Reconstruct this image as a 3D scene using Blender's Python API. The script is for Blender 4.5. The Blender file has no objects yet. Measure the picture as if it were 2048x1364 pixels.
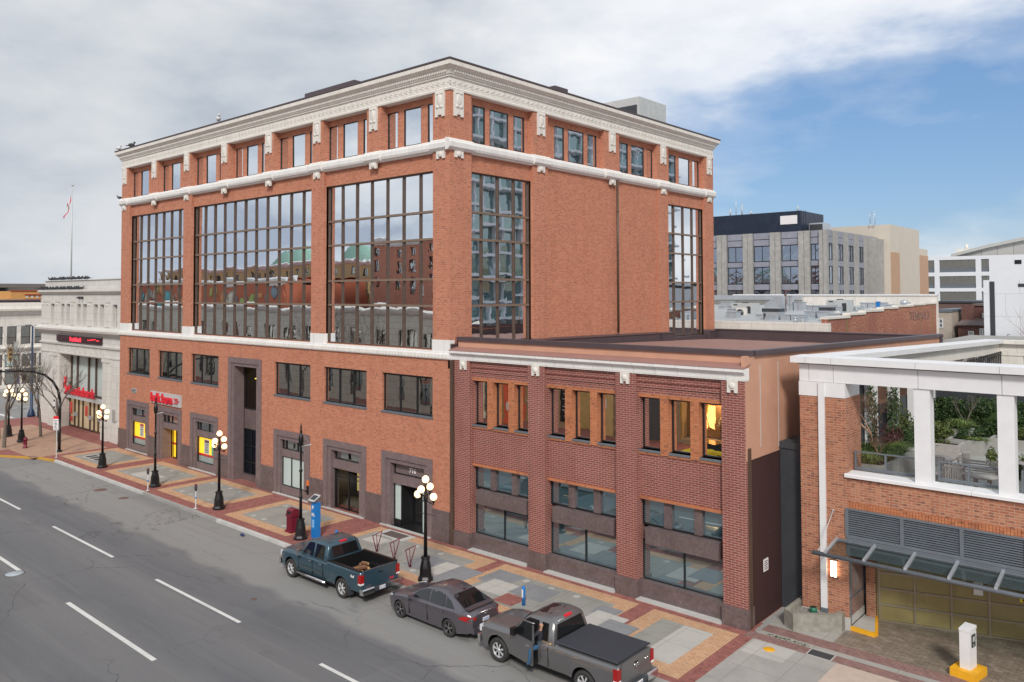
import bpy, bmesh, math, random
from mathutils import Vector, Matrix
random.seed(7)
S = bpy.context.scene
COL = S.collection
R = math.radians
# ------------------------------------------------------------------ camera
cam = bpy.data.cameras.new('camera'); camo = bpy.data.objects.new('camera', cam); COL.objects.link(camo)
rgt, upv, fwd = Vector((.75107906, .66020615, -.00284245)), Vector((.02260402, -.021412, .99951517)), Vector((-.65982521, .75077917, .03100542))
m = Matrix((rgt, upv, -fwd)).transposed().to_4x4(); m.translation = (28.114, -27.4765, 12.2)
camo.matrix_world = m
cam.sensor_width = 36; cam.lens = 1593.36 / 2048 * 36; cam.shift_y = (537 - 682) / 2048
cam.clip_start = .3; cam.clip_end = 3000
S.camera = camo
# ------------------------------------------------------------------ sky, clouds, sun
SUN_EL, SUN_AZ = 38, 140      # azimuth measured clockwise from +Y
W = bpy.data.worlds.new('World'); S.world = W; W.use_nodes = True
nt = W.node_tree; nt.nodes.clear()
def N(t, k, **kw):
    n = t.nodes.new(k)
    for a, b in kw.items(): setattr(n, a, b)
    return n
def L(t, a, b): t.links.new(a, b)
out = N(nt, 'ShaderNodeOutputWorld'); bg = N(nt, 'ShaderNodeBackground'); L(nt, bg.outputs[0], out.inputs[0])
sky = N(nt, 'ShaderNodeTexSky', sky_type='NISHITA', sun_disc=False, sun_elevation=R(SUN_EL), sun_rotation=R(SUN_AZ), air_density=1.0, dust_density=.6, ozone_density=2.2)
bg.inputs[1].default_value = .125
tc = N(nt, 'ShaderNodeTexCoord')
def mathn(t, op, a, b=None, c=None, clamp=False):
    n = N(t, 'ShaderNodeMath', operation=op, use_clamp=clamp)
    for i, v in enumerate((a, b, c)):
        if v is None: continue
        if isinstance(v, (int, float)): n.inputs[i].default_value = v
        else: L(t, v, n.inputs[i])
    return n.outputs[0]
def mixc(t, f, a, b, mode='MIX'):
    n = N(t, 'ShaderNodeMix', data_type='RGBA', blend_type=mode, clamp_factor=True)
    for i, v in ((0, f), (6, a), (7, b)):
        if isinstance(v, (int, float)): n.inputs[i].default_value = v
        elif isinstance(v, (tuple, list)): n.inputs[i].default_value = (*v[:3], 1)
        else: L(t, v, n.inputs[i])
    return n.outputs[2]
def ramp(t, f, stops):
    n = N(t, 'ShaderNodeValToRGB'); e = n.color_ramp.elements
    while len(e) > 1: e.remove(e[0])
    e[0].position = stops[0][0]; e[0].color = (*([stops[0][1]] * 3 if isinstance(stops[0][1], (int, float)) else stops[0][1]), 1)
    for p, c in stops[1:]:
        q = e.new(p); q.color = (*([c] * 3 if isinstance(c, (int, float)) else c), 1)
    L(t, f, n.inputs[0]); return n.outputs[0]
def noise(t, vec, scale, detail=5, rough=.5, dist=0, mapscale=None):
    if mapscale:
        mp = N(t, 'ShaderNodeMapping'); mp.inputs['Scale'].default_value = mapscale; L(t, vec, mp.inputs[0]); vec = mp.outputs[0]
    n = N(t, 'ShaderNodeTexNoise'); n.inputs['Scale'].default_value = scale; n.inputs['Detail'].default_value = detail
    n.inputs['Roughness'].default_value = rough; n.inputs['Distortion'].default_value = dist
    L(t, vec, n.inputs['Vector']); return n.outputs['Fac']
gen = tc.outputs['Generated']
vm = N(nt, 'ShaderNodeVectorMath', operation='DOT_PRODUCT'); L(nt, gen, vm.inputs[0]); vm.inputs[1].default_value = Vector((-.19, .955, .165)).normalized()
n1 = noise(nt, gen, 2.6, 7, .55, .15, (1, 1, 2.2)); n2 = noise(nt, gen, 9, 6, .55, 0, (1, 1, 2.8))
mask = mathn(nt, 'ADD', vm.outputs['Value'], mathn(nt, 'MULTIPLY', mathn(nt, 'SUBTRACT', n1, .5), .34))
mask = mathn(nt, 'ADD', mask, mathn(nt, 'MULTIPLY', mathn(nt, 'SUBTRACT', n2, .5), .12))
sep = N(nt, 'ShaderNodeSeparateXYZ'); L(nt, gen, sep.inputs[0])
hi = mathn(nt, 'MULTIPLY', mathn(nt, 'MAXIMUM', mathn(nt, 'SUBTRACT', sep.outputs[2], .235), 0), 1.4)   # cloud bank returns overhead
lo = mathn(nt, 'MULTIPLY', mathn(nt, 'MAXIMUM', mathn(nt, 'SUBTRACT', .10, sep.outputs[2]), 0), .9)
mask = mathn(nt, 'SUBTRACT', mathn(nt, 'SUBTRACT', mask, hi), lo)
cl = ramp(nt, mask, [(.84, 1), (.90, .78), (.955, .22), (1.0, .03)])
shade = noise(nt, gen, 3.6, 8, .55, .2, (1, 1, 2.4))
ccol = ramp(nt, shade, [(.36, (2.0, 2.25, 2.7)), (.48, (3.0, 3.2, 3.5)), (.63, (4.1, 4.12, 4.18))])
skyc = mixc(nt, .75, sky.outputs[0], (.31, .86, 1.85))
dl = N(nt, 'ShaderNodeVectorMath', operation='DOT_PRODUCT'); L(nt, gen, dl.inputs[0]); dl.inputs[1].default_value = Vector((-.93, .31, .2)).normalized()
ccol = mixc(nt, ramp(nt, dl.outputs['Value'], [(.72, 0), (1, .5)]), ccol, (2.2, 2.4, 2.6)); du = N(nt, 'ShaderNodeVectorMath', operation='DOT_PRODUCT'); L(nt, gen, du.inputs[0]); du.inputs[1].default_value = Vector((-.30, .91, .30)).normalized()
ccol = mixc(nt, ramp(nt, du.outputs['Value'], [(.9, 0), (.985, .65)]), ccol, (4.6, 4.65, 4.75))
fin = mixc(nt, cl, skyc, ccol)
L(nt, fin, bg.inputs[0])
sun = bpy.data.lights.new('sun', 'SUN'); sun.energy = 1.5; sun.angle = R(10); sun.color = (1, .95, .88)
suno = bpy.data.objects.new('sun', sun); COL.objects.link(suno)
d = Vector((math.sin(R(SUN_AZ)) * math.cos(R(SUN_EL)), math.cos(R(SUN_AZ)) * math.cos(R(SUN_EL)), math.sin(R(SUN_EL))))
suno.rotation_euler = d.to_track_quat('Z', 'Y').to_euler(); suno.location = (0, 0, 80)
S.view_settings.view_transform = 'Standard'; S.view_settings.look = 'None'; S.view_settings.exposure = .86; S.view_settings.gamma = 1
# ------------------------------------------------------------------ mesh helpers
def wt(o):
    v = Vector((0, 0, 0))
    while o: v = v + o.location; o = o.parent
    return v
def setp(o, label=None, cat=None, group=None, kind=None):
    if label: o['label'] = label
    if cat: o['category'] = cat
    if group: o['group'] = group
    if kind: o['kind'] = kind
    return o
class Fr:                       # wall frame: u along, v up, w inwards
    def __init__(s, o, U, N_): s.o, s.U, s.N = Vector(o), Vector(U).normalized(), Vector(N_).normalized()
    def p(s, u, v, w=0): return s.o + s.U * u + Vector((0, 0, v)) + s.N * w
WORLD = Fr((0, 0, 0), (1, 0, 0), (0, 1, 0))   # u=x, v=z, w=y
class MB:
    def __init__(s): s.v = []; s.f = []; s.m = []; s.k = 0; s.sm = []; s.smooth = False
    def mat(s, k): s.k = k; return s
    def add(s, vs, fs):
        b = len(s.v); s.v += [tuple(x) for x in vs]
        for f in fs: s.f.append([b + i for i in f]); s.m.append(s.k); s.sm.append(s.smooth)
        return s
    def quad(s, *ps): return s.add(ps, [range(len(ps))])
    def box(s, x0, x1, y0, y1, z0, z1):
        return s.add([(x, y, z) for z in (z0, z1) for y in (y0, y1) for x in (x0, x1)], [(0, 2, 3, 1), (4, 5, 7, 6), (0, 1, 5, 4), (2, 6, 7, 3), (0, 4, 6, 2), (1, 3, 7, 5)])
    def fb(s, F, u0, u1, v0, v1, w0, w1):
        return s.add([F.p(u, v, w) for v in (v0, v1) for w in (w0, w1) for u in (u0, u1)], [(0, 2, 3, 1), (4, 5, 7, 6), (0, 1, 5, 4), (2, 6, 7, 3), (0, 4, 6, 2), (1, 3, 7, 5)])
    def fq(s, F, u0, u1, v0, v1, w): return s.quad(F.p(u0, v0, w), F.p(u1, v0, w), F.p(u1, v1, w), F.p(u0, v1, w))
    def prof(s, F, u0, u1, pts):   # profile in (w,v) extruded along u, closed with ends
        n = len(pts); a = [F.p(u0, v, w) for w, v in pts]; b = [F.p(u1, v, w) for w, v in pts]
        return s.add(a + b, [(i, (i + 1) % n, n + (i + 1) % n, n + i) for i in range(n)] + [list(range(n))[::-1], list(range(n, 2 * n))])
    def prism(s, pts, z0, z1):
        n = len(pts); return s.add([(x, y, z0) for x, y in pts] + [(x, y, z1) for x, y in pts], [(i, (i + 1) % n, n + (i + 1) % n, n + i) for i in range(n)] + [list(range(n))[::-1], list(range(n, 2 * n))])
    def cyl(s, p0, p1, r0, r1=None, n=10, caps=True):
        r1 = r0 if r1 is None else r1; p0, p1 = Vector(p0), Vector(p1); d_ = (p1 - p0).normalized()
        a = d_.orthogonal().normalized(); b = d_.cross(a)
        vs = [p + (a * math.cos(t) + b * math.sin(t)) * r for p, r in ((p0, r0), (p1, r1)) for t in [2 * math.pi * i / n for i in range(n)]]
        fs = [(i, (i + 1) % n, n + (i + 1) % n, n + i) for i in range(n)]
        if caps: fs += [list(range(n))[::-1], list(range(n, 2 * n))]
        sm = s.smooth; s.smooth = True; s.add(vs, fs); s.smooth = sm; return s
    def lathe(s, prof, n=12, c=(0, 0, 0), sq=False):
        c = Vector(c); vs = []
        for r, z in prof:
            for i in range(n):
                t = 2 * math.pi * (i + .5) / n; vs.append(c + Vector((math.cos(t) * r, math.sin(t) * r, z)))
        fs = [(j * n + i, j * n + (i + 1) % n, (j + 1) * n + (i + 1) % n, (j + 1) * n + i) for j in range(len(prof) - 1) for i in range(n)]
        fs += [list(range(n))[::-1], list(range((len(prof) - 1) * n, len(prof) * n))]
        sm = s.smooth; s.smooth = not sq; s.add(vs, fs); s.smooth = sm; return s
    def sph(s, c, r, n=12, k=8, sc=(1, 1, 1)):
        pr = [(max(1e-4, math.sin(math.pi * j / k)) * r, -math.cos(math.pi * j / k) * r) for j in range(k + 1)]
        b = len(s.v); s.lathe(pr, n)
        for i in range(b, len(s.v)):
            x = s.v[i]; s.v[i] = (c[0] + x[0] * sc[0], c[1] + x[1] * sc[1], c[2] + x[2] * sc[2])
        return s
    def tube(s, pts, r, n=6, r1=None):
        for i in range(len(pts) - 1):
            a = r if r1 is None else r + (r1 - r) * i / (len(pts) - 1); b = r if r1 is None else r + (r1 - r) * (i + 1) / (len(pts) - 1)
            s.cyl(pts[i], pts[i + 1], a, b, n)
        return s
    def build(s, name, mats, parent=None, loc=None, recalc=True):
        me = bpy.data.meshes.new(name); o_ = Vector(loc) if loc else Vector((0, 0, 0))
        me.from_pydata([tuple(Vector(v) - o_) for v in s.v], [], s.f)
        if not isinstance(mats, (list, tuple)): mats = [mats]
        for q in mats: me.materials.append(q)
        me.polygons.foreach_set('material_index', s.m); me.polygons.foreach_set('use_smooth', s.sm)
        if recalc:
            bm = bmesh.new(); bm.from_mesh(me); bmesh.ops.recalc_face_normals(bm, faces=bm.faces); bm.to_mesh(me); bm.free()
        uv = me.uv_layers.new(name='UVMap'); vs = me.vertices; dat = []
        for p in me.polygons:
            n_ = p.normal; ax, ay, az = abs(n_.x), abs(n_.y), abs(n_.z)
            for vi in p.vertices:
                c = vs[vi].co
                if az >= ax and az >= ay: q = (c.x + o_.x, c.y + o_.y)
                elif ay >= ax: q = (c.x + o_.x, c.z + o_.z)
                else: q = (c.y + o_.y, c.z + o_.z)
                dat += q
        uv.data.foreach_set('uv', dat)
        o = bpy.data.objects.new(name, me); COL.objects.link(o)
        if loc: o.location = o_
        if parent:
            o.parent = parent
            o.location = o_ - wt(parent)
        return o
def lb(mb, name, mats, parent):     # vertices are in the parent's own space
    w_ = wt(parent); mb.v = [(v[0] + w_.x, v[1] + w_.y, v[2] + w_.z) for v in mb.v]; o = mb.build(name, mats, parent, w_); o.location = (0, 0, 0); return o
def thing(name, label, cat, loc=(0, 0, 0), group=None):
    o = bpy.data.objects.new(name, None); COL.objects.link(o); o.location = loc; o.empty_display_size = .3
    return setp(o, label, cat, group)
def kids(o): return [c for c in COL.objects if c.parent == o]
def dup(o, parent=None, loc=None, label=None, rz=None):
    c = o.copy(); COL.objects.link(c)
    if parent: c.parent = parent
    if loc is not None: c.location = loc
    if rz is not None: c.rotation_euler.z = rz
    if label: c['label'] = label
    for k_ in kids(o): dup(k_, c)
    return c
def wall(mb, F, u0, u1, v0, v1, holes, w=0, depth=.25):
    us = sorted({u0, u1} | {x for h in holes for x in h[:2]}); vs = sorted({v0, v1} | {x for h in holes for x in h[2:4]})
    for i in range(len(us) - 1):
        for j in range(len(vs) - 1):
            cu, cv = (us[i] + us[i + 1]) / 2, (vs[j] + vs[j + 1]) / 2
            if cu < u0 or cu > u1 or cv < v0 or cv > v1: continue
            if any(h[0] < cu < h[1] and h[2] < cv < h[3] for h in holes): continue
            mb.fq(F, us[i], us[i + 1], vs[j], vs[j + 1], w)
    for h in holes:
        a, b, c, d_ = h[:4]; w2 = w + (h[4] if len(h) > 4 else depth)
        P = F.p
        mb.quad(P(a, c, w), P(a, d_, w), P(a, d_, w2), P(a, c, w2)); mb.quad(P(b, c, w), P(b, d_, w), P(b, d_, w2), P(b, c, w2))
        mb.quad(P(a, c, w), P(b, c, w), P(b, c, w2), P(a, c, w2)); mb.quad(P(a, d_, w), P(b, d_, w), P(b, d_, w2), P(a, d_, w2))
def window(parent, F, u0, u1, v0, v1, w, cols=(), rows=(), fw=.05, fd=.06, mf=None, mg=None, name='window', edge=True, rh=None):
    rh = rh or fw
    mb = MB()
    if edge:
        mb.fb(F, u0, u0 + fw, v0, v1, w - fd, w + .02); mb.fb(F, u1 - fw, u1, v0, v1, w - fd, w + .02)
        mb.fb(F, u0 + fw, u1 - fw, v0, v0 + fw, w - fd, w + .02); mb.fb(F, u0 + fw, u1 - fw, v1 - fw, v1, w - fd, w + .02)
    for c in cols: mb.fb(F, c - fw / 2, c + fw / 2, v0 + fw, v1 - fw, w - fd - .01, w + .02)
    if rh != fw: mb.k = 1
    for r in rows: mb.fb(F, u0 + fw, u1 - fw, r - rh / 2, r + rh / 2, w - fd - .035, w + .02)
    o = mb.build(name, [mf, M['bronze_l']] if rh != fw else mf, parent)
    g = MB(); cc = [u0 + .01] + sorted(cols) + [u1 - .01]; rr = [v0 + .01] + sorted(rows) + [v1 - .01]
    for i in range(len(cc) - 1):           # each light sits at its own hair of tilt, as real glazing does
        for j in range(len(rr) - 1):
            e = [random.uniform(-.007, .007) for _ in range(3)]
            g.quad(F.p(cc[i], rr[j], w + e[0]), F.p(cc[i + 1], rr[j], w + e[1]), F.p(cc[i + 1], rr[j + 1], w + e[2] + e[1] - e[0] if 0 else w + e[1] + e[2] - e[0]), F.p(cc[i], rr[j + 1], w + e[2]))
    g.build('pane', mg, o); return o
def text(s, size, F, u, v, w, mat, parent=None, ext=.01, bold=0, name='lettering', sx=1, align='LEFT', rot=0):
    cu = bpy.data.curves.new(name, 'FONT'); cu.body = s; cu.size = size; cu.extrude = ext; cu.offset = bold; cu.align_x = align; cu.resolution_u = 3
    t = bpy.data.objects.new('t', cu); COL.objects.link(t); dg = bpy.context.evaluated_depsgraph_get()
    me = bpy.data.meshes.new_from_object(t.evaluated_get(dg)); bpy.data.objects.remove(t)
    ux, nz = F.U, -F.N
    c, s_ = math.cos(rot), math.sin(rot); X = ux * c + Vector((0, 0, s_)); Y = -ux * s_ + Vector((0, 0, c))
    o_ = F.p(u, v, w)
    for q in me.vertices: x, y, z = q.co; q.co = o_ + X * (x * sx) + Y * y + nz * z
    me.materials.clear(); me.materials.append(mat)
    o = bpy.data.objects.new(name, me); COL.objects.link(o)
    if parent: o.parent = parent; o.location = -wt(parent)
    return o
# ------------------------------------------------------------------ materials
def newmat(name):
    mt = bpy.data.materials.new(name); mt.use_nodes = True; t = mt.node_tree; b = t.nodes['Principled BSDF']; return mt, t, b
def uvn(t): return N(t, 'ShaderNodeTexCoord').outputs['UV']
def objn(t):
    g = N(t, 'ShaderNodeNewGeometry'); return g.outputs['Position']
def bump(t, b, h_, st=.3, dist=.02):
    n = N(t, 'ShaderNodeBump'); n.inputs['Strength'].default_value = st; n.inputs['Distance'].default_value = dist; L(t, h_, n.inputs['Height']); L(t, n.outputs[0], b.inputs['Normal'])
def plain(name, col, rough=.7, metal=0, var=.12, sc=3, spec=.5, bmp=0):
    mt, t, b = newmat(name); p = objn(t)
    c2 = [max(0, x * (1 - var)) for x in col]; c3 = [min(1, x * (1 + var)) for x in col]
    f = noise(t, p, sc, 6, .6); f2 = noise(t, p, sc * .18, 3)
    c = mixc(t, ramp(t, f, [(.3, 0), (.7, 1)]), c2, c3); c = mixc(t, mathn(t, 'MULTIPLY', ramp(t, f2, [(.35, 0), (.7, 1)]), .5), c, [x * (1 - var * 1.3) for x in col])
    L(t, c, b.inputs['Base Color']); b.inputs['Roughness'].default_value = rough; b.inputs['Metallic'].default_value = metal; b.inputs['Specular IOR Level'].default_value = spec
    if bmp: bump(t, b, noise(t, p, sc * 8, 4), bmp)
    return mt
def brick(name, c1, c2, mortar, bw=.29, bh=.09, ms=.011, dark=.25, patch=.2, light=None, mscale=1, rough=.85):
    mt, t, b = newmat(name); uv = uvn(t)
    br = N(t, 'ShaderNodeTexBrick'); br.offset = .5; L(t, uv, br.inputs['Vector'])
    br.inputs['Scale'].default_value = 1; br.inputs['Brick Width'].default_value = bw; br.inputs['Row Height'].default_value = bh
    br.inputs['Mortar Size'].default_value = ms; br.inputs['Mortar Smooth'].default_value = .3; br.inputs['Bias'].default_value = -.15
    br.inputs['Color1'].default_value = (*c1, 1); br.inputs['Color2'].default_value = (*c2, 1); br.inputs['Mortar'].default_value = (*mortar, 1)
    # odd dark and pale bricks: noise sampled at brick centres by snapping
    sn = N(t, 'ShaderNodeVectorMath', operation='SNAP'); L(t, uv, sn.inputs[0]); sn.inputs[1].default_value = (bw / 2, bh, 1)
    wn = N(t, 'ShaderNodeTexWhiteNoise', noise_dimensions='3D'); L(t, sn.outputs[0], wn.inputs['Vector'])
    dk = ramp(t, wn.outputs['Value'], [(.84, 0), (.9, 1)]); notm = mathn(t, 'SUBTRACT', 1, br.outputs['Fac'])
    c = mixc(t, mathn(t, 'MULTIPLY', mathn(t, 'MULTIPLY', dk, notm), dark), br.outputs['Color'], (.05, .03, .03))
    if light: c = mixc(t, mathn(t, 'MULTIPLY', mathn(t, 'MULTIPLY', ramp(t, wn.outputs['Value'], [(.0, 1), (.1, 1), (.12, 0)]), notm), .5), c, light)
    f = noise(t, uv, .5, 5, .6, .3); f2 = noise(t, uv, 2.2, 4, .6)
    c = mixc(t, mathn(t, 'MULTIPLY', ramp(t, f, [(.38, 0), (.72, 1)]), patch), c, [x * .62 for x in c1]); c = mixc(t, mathn(t, 'MULTIPLY', ramp(t, f2, [(.5, 0), (.75, 1)]), patch * .8), c, [min(1, x * 1.35 + .02) for x in c2])
    fs = noise(t, uv, 1.0, 6, .65, .3, (1.7, .13, 1)); c = mixc(t, mathn(t, 'MULTIPLY', ramp(t, fs, [(.5, 0), (.72, 1)]), .22), c, [x * .5 for x in c1])
    fs = noise(t, uv, 1.0, 5, .7, .2, (2.3, .22, 1)); c = mixc(t, mathn(t, 'MULTIPLY', ramp(t, fs, [(.62, 0), (.78, 1)]), .16), c, (.55, .48, .44))
    L(t, c, b.inputs['Base Color']); b.inputs['Roughness'].default_value = rough; b.inputs['Specular IOR Level'].default_value = .3
    bump(t, b, mathn(t, 'ADD', notm, mathn(t, 'MULTIPLY', noise(t, uv, 60, 3), .3)), .5, .008)
    return mt
def stone(name, col, bw=1.2, bh=.6, ms=.012, mort=None, rough=.7, var=.15, streak=.25, spec=.4):
    mt, t, b = newmat(name); uv = uvn(t); br = N(t, 'ShaderNodeTexBrick'); L(t, uv, br.inputs['Vector']); br.inputs['Scale'].default_value = 1
    br.inputs['Brick Width'].default_value = bw; br.inputs['Row Height'].default_value = bh; br.inputs['Mortar Size'].default_value = ms
    br.inputs['Color1'].default_value = (*[x * (1 - var / 2) for x in col], 1); br.inputs['Color2'].default_value = (*col, 1); br.inputs['Mortar'].default_value = (*(mort or [x * .55 for x in col]), 1)
    f = noise(t, uv, 1.4, 7, .65, .2, (1.6, .35, 1)); c = mixc(t, mathn(t, 'MULTIPLY', ramp(t, f, [(.45, 0), (.75, 1)]), streak), br.outputs['Color'], [x * .5 for x in col])
    f = noise(t, uv, 22, 5, .7); c = mixc(t, mathn(t, 'MULTIPLY', ramp(t, f, [(.4, 0), (.7, 1)]), var), c, [x * .6 for x in col])
    L(t, c, b.inputs['Base Color']); b.inputs['Roughness'].default_value = rough; b.inputs['Specular IOR Level'].default_value = spec
    bump(t, b, mathn(t, 'SUBTRACT', mathn(t, 'MULTIPLY', f, .4), br.outputs['Fac']), .3, .006)
    return mt
def fres(t, f0=.04):        # Schlick, the same from either side of a pane
    g = N(t, 'ShaderNodeNewGeometry'); v = N(t, 'ShaderNodeVectorMath', operation='DOT_PRODUCT'); L(t, g.outputs['Incoming'], v.inputs[0]); L(t, g.outputs['Normal'], v.inputs[1])
    return mathn(t, 'MULTIPLY_ADD', mathn(t, 'POWER', mathn(t, 'SUBTRACT', 1, mathn(t, 'ABSOLUTE', v.outputs['Value'])), 5), 1 - f0, f0)
def glass(name, body, refl=.6, tint=(.8, .84, .88), wav=.012, sc=.9, rough=.01):
    mt, t, b = newmat(name); t.nodes.remove(b); o_ = t.nodes['Material Output']
    df = N(t, 'ShaderNodeBsdfDiffuse'); df.inputs[0].default_value = (*body, 1)
    gl = N(t, 'ShaderNodeBsdfGlossy'); gl.inputs[0].default_value = (*tint, 1); gl.inputs[1].default_value = rough
    bp = N(t, 'ShaderNodeBump'); bp.inputs['Strength'].default_value = 1; bp.inputs['Distance'].default_value = wav; L(t, noise(t, objn(t), sc, 2, .4, .6), bp.inputs['Height']); L(t, bp.outputs[0], gl.inputs['Normal'])
    fac = mathn(t, 'ADD', refl, mathn(t, 'MULTIPLY', fres(t), 1 - refl), clamp=True)
    mx = N(t, 'ShaderNodeMixShader'); L(t, fac, mx.inputs[0]); L(t, df.outputs[0], mx.inputs[1]); L(t, gl.outputs[0], mx.inputs[2]); L(t, mx.outputs[0], o_.inputs[0]); return mt
def clear(name, refl=.03, tint=(.85, .92, .9)):
    mt, t, b = newmat(name); t.nodes.remove(b); o_ = t.nodes['Material Output']
    tr = N(t, 'ShaderNodeBsdfTransparent'); tr.inputs[0].default_value = (*tint, 1); gl = N(t, 'ShaderNodeBsdfGlossy'); gl.inputs[1].default_value = .02
    mx = N(t, 'ShaderNodeMixShader'); L(t, mathn(t, 'ADD', fres(t), refl, clamp=True), mx.inputs[0]); L(t, tr.outputs[0], mx.inputs[1]); L(t, gl.outputs[0], mx.inputs[2]); L(t, mx.outputs[0], o_.inputs[0]); return mt
def emit(name, col, st, base=None):
    mt, t, b = newmat(name); b.inputs['Base Color'].default_value = (*(base or col), 1); b.inputs['Emission Color'].default_value = (*col, 1); b.inputs['Emission Strength'].default_value = st; b.inputs['Roughness'].default_value = .5; return mt
def paint(name, col, rough=.3, flake=0, metal=0):
    mt, t, b = newmat(name); p = objn(t)
    c = mixc(t, mathn(t, 'MULTIPLY', noise(t, p, 5, 6, .65), .35), col, [x * .7 + .02 for x in col])
    L(t, c, b.inputs['Base Color']); b.inputs['Metallic'].default_value = metal; b.inputs['Roughness'].default_value = rough; b.inputs['Coat Weight'].default_value = .7; b.inputs['Coat Roughness'].default_value = .06
    return mt
M = {}
M['brick'] = brick('orange_brick', (.475, .172, .097), (.58, .238, .142), (.47, .26, .19), dark=.26, patch=.12, light=None)
M['brick_pier'] = brick('pier_brick', (.47, .17, .10), (.56, .225, .135), (.50, .29, .21), dark=.32, patch=.10, light=None)
M['brick_red'] = brick('oxblood_brick', (.235, .068, .056), (.28, .088, .070), (.46, .31, .26), bw=.29, bh=.088, ms=.012, dark=.2, patch=.28)
M['brick_trim'] = brick('orange_trim_brick', (.48, .17, .075), (.56, .22, .10), (.32, .14, .09), dark=.4, patch=.2)
M['brick_park'] = brick('garage_brick', (.36, .13, .075), (.47, .20, .11), (.46, .33, .25), dark=.4, patch=.25, light=(.5, .24, .14))
M['terra'] = stone('white_terracotta', (.80, .785, .76), 1.0, .9, .008, var=.08, streak=.24)
M['terra_c'] = stone('cream_terracotta', (.76, .725, .67), 1.0, .9, .008, var=.1, streak=.3)
M['granite'] = plain('brown_granite', (.15, .112, .11), .38, 0, .3, 9, .5)
M['granite_l'] = plain('mauve_granite', (.20, .15, .15), .42, 0, .25, 12, .5)
M['bronze'] = plain('bronze_frame', (.105, .068, .05), .42, .15, .15, 4)
M['bronze_l'] = plain('pale_bronze', (.22, .155, .115), .45, .1, .15, 4)
M['dkframe'] = plain('dark_frame', (.022, .022, .025), .35, .3, .1, 4)
M['cap'] = plain('brown_metal_cap', (.085, .062, .070), .45, .1, .12, 1.5)
M['soffit'] = plain('peach_stucco', (.56, .31, .21), .8, 0, .1, 1.2)
M['roofing'] = stone('brown_roof_membrane', (.33, .195, .165), 9, 1.0, .02, (.24, .13, .115), .9, .1, .45)
M['glass'] = glass('mirror_glass', (.02, .019, .017), .86, (.92, .96, 1), .0022)
M['glass_lo'] = glass('street_glass', (.02, .022, .022), .60, (.86, .87, .85), .0022)
M['glass_teal'] = glass('teal_shop_glass', (.07, .125, .145), .46, (.72, .82, .86), .001, .5)
M['glass_dk'] = glass('car_glass', (.01, .011, .012), .03, (.9, .95, 1), 0)
M['clear'] = clear('clear_glass')
M['glass_ann'] = glass('shop_upper_glass', (.02, .018, .015), .88, (1, .97, .92), .0022)
M['frost'] = plain('frosted_glass', (.52, .62, .60), .25, 0, .05, 1)
M['white'] = plain('white_paint', (.74, .74, .75), .55, 0, .05, 2)
M['black'] = plain('black_iron', (.016, .016, .018), .38, .3, .15, 6)
M['chrome'] = plain('chrome', (.75, .75, .76), .14, 1, .03, 3)
M['steel'] = plain('galvanised_steel', (.58, .63, .68), .42, .6, .12, 5)
M['steelp'] = plain('light_grey_metal', (.52, .54, .54), .5, .1, .1, 3)
M['grey'] = plain('grey_metal', (.16, .18, .205), .45, .2, .1, 4)
M['dgrey'] = plain('charcoal_metal', (.055, .06, .07), .5, .2, .12, 4)
M['tyre'] = plain('tyre_rubber', (.035, .033, .032), .8, 0, .2, 12)
M['red'] = plain('red_letter', (.72, .022, .04), .4, 0, .05, 3)
M['yellow'] = plain('yellow_paint', (.85, .42, .015), .6, 0, .1, 5)
M['blue'] = plain('blue_paint', (.012, .19, .56), .4, 0, .06, 3)
M['maroon'] = plain('maroon_paint', (.17, .012, .03), .4, 0, .12, 5)
M['conc'] = plain('grey_concrete', (.34, .335, .32), .85, 0, .15, 3, bmp=.15)
M['concl'] = plain('pale_concrete', (.50, .49, .465), .85, 0, .1, 3, bmp=.1)
M['wood'] = plain('weathered_teak', (.42, .385, .365), .8, 0, .15, 9)
M['paper'] = plain('white_notice', (.78, .76, .76), .6, 0, .02, 2)
M['orange'] = plain('orange_plastic', (.9, .2, .03), .5)
M['skin'] = plain('skin', (.42, .22, .15), .6)
M['denim'] = plain('denim', (.03, .09, .17), .9)
M['bark'] = plain('grey_bark', (.17, .145, .12), .9, 0, .3, 14)
M['twig'] = plain('tan_twig', (.36, .22, .14), .9, 0, .3, 10)
FR = Fr((0, 0, 0), (1, 0, 0), (0, 1, 0)); SD = Fr((-.1, 0, 0), (0, 1, 0), (-1, 0, 0))
# ================================================================== MAIN BUILDING
OB = thing('office_building', 'tall orange brick corner office block with white terracotta cornice and mirrored window grids', 'building', (-19, 10, 0))
def P(mb, name, mat, par=OB): return mb.build(name, mat, par)
GO = [(-36.65, -32.78), (-31.4, -27.58), (-26.3, -22.47), (-21.15, -17.1), (-15.65, -11.84), (-10.5, -6.6), (-5.3, -1.35)]
Z0, ZB, ZS0, ZS1, ZC = 0, 8.92, 19.29, 19.88, 22.33
low = MB()
holes = [(a, b, -.1, 3.9, .55) for i, (a, b) in enumerate(GO) if i != 3] + [(a, b, 5.98, 8.0, .22) for i, (a, b) in enumerate(GO) if i != 3] + [(GO[3][0], GO[3][1], -.1, 8.05, .8)]
wall(low, FR, -38.1, -.1, -.1, ZB, holes, 0)
wall(low, Fr((-38.1, 0, 0), (0, 1, 0), (1, 0, 0)), 0, 27.7, -.1, ZB, [], 0)
P(low, 'street_wall', M['brick'])
# granite base, per pier between openings
gb = MB(); ed = [-38.1] + [x for ab in GO for x in ab] + [-.1]
for i in range(0, len(ed), 2):
    a, b = ed[i], ed[i + 1]; gb = MB()
    gb.fb(FR, a, b, -.1, .32, -.10, .1); gb.fb(FR, a, b, .32, 1.5, -.07, .1)
    P(gb, 'granite_base', M['granite'])
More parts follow.
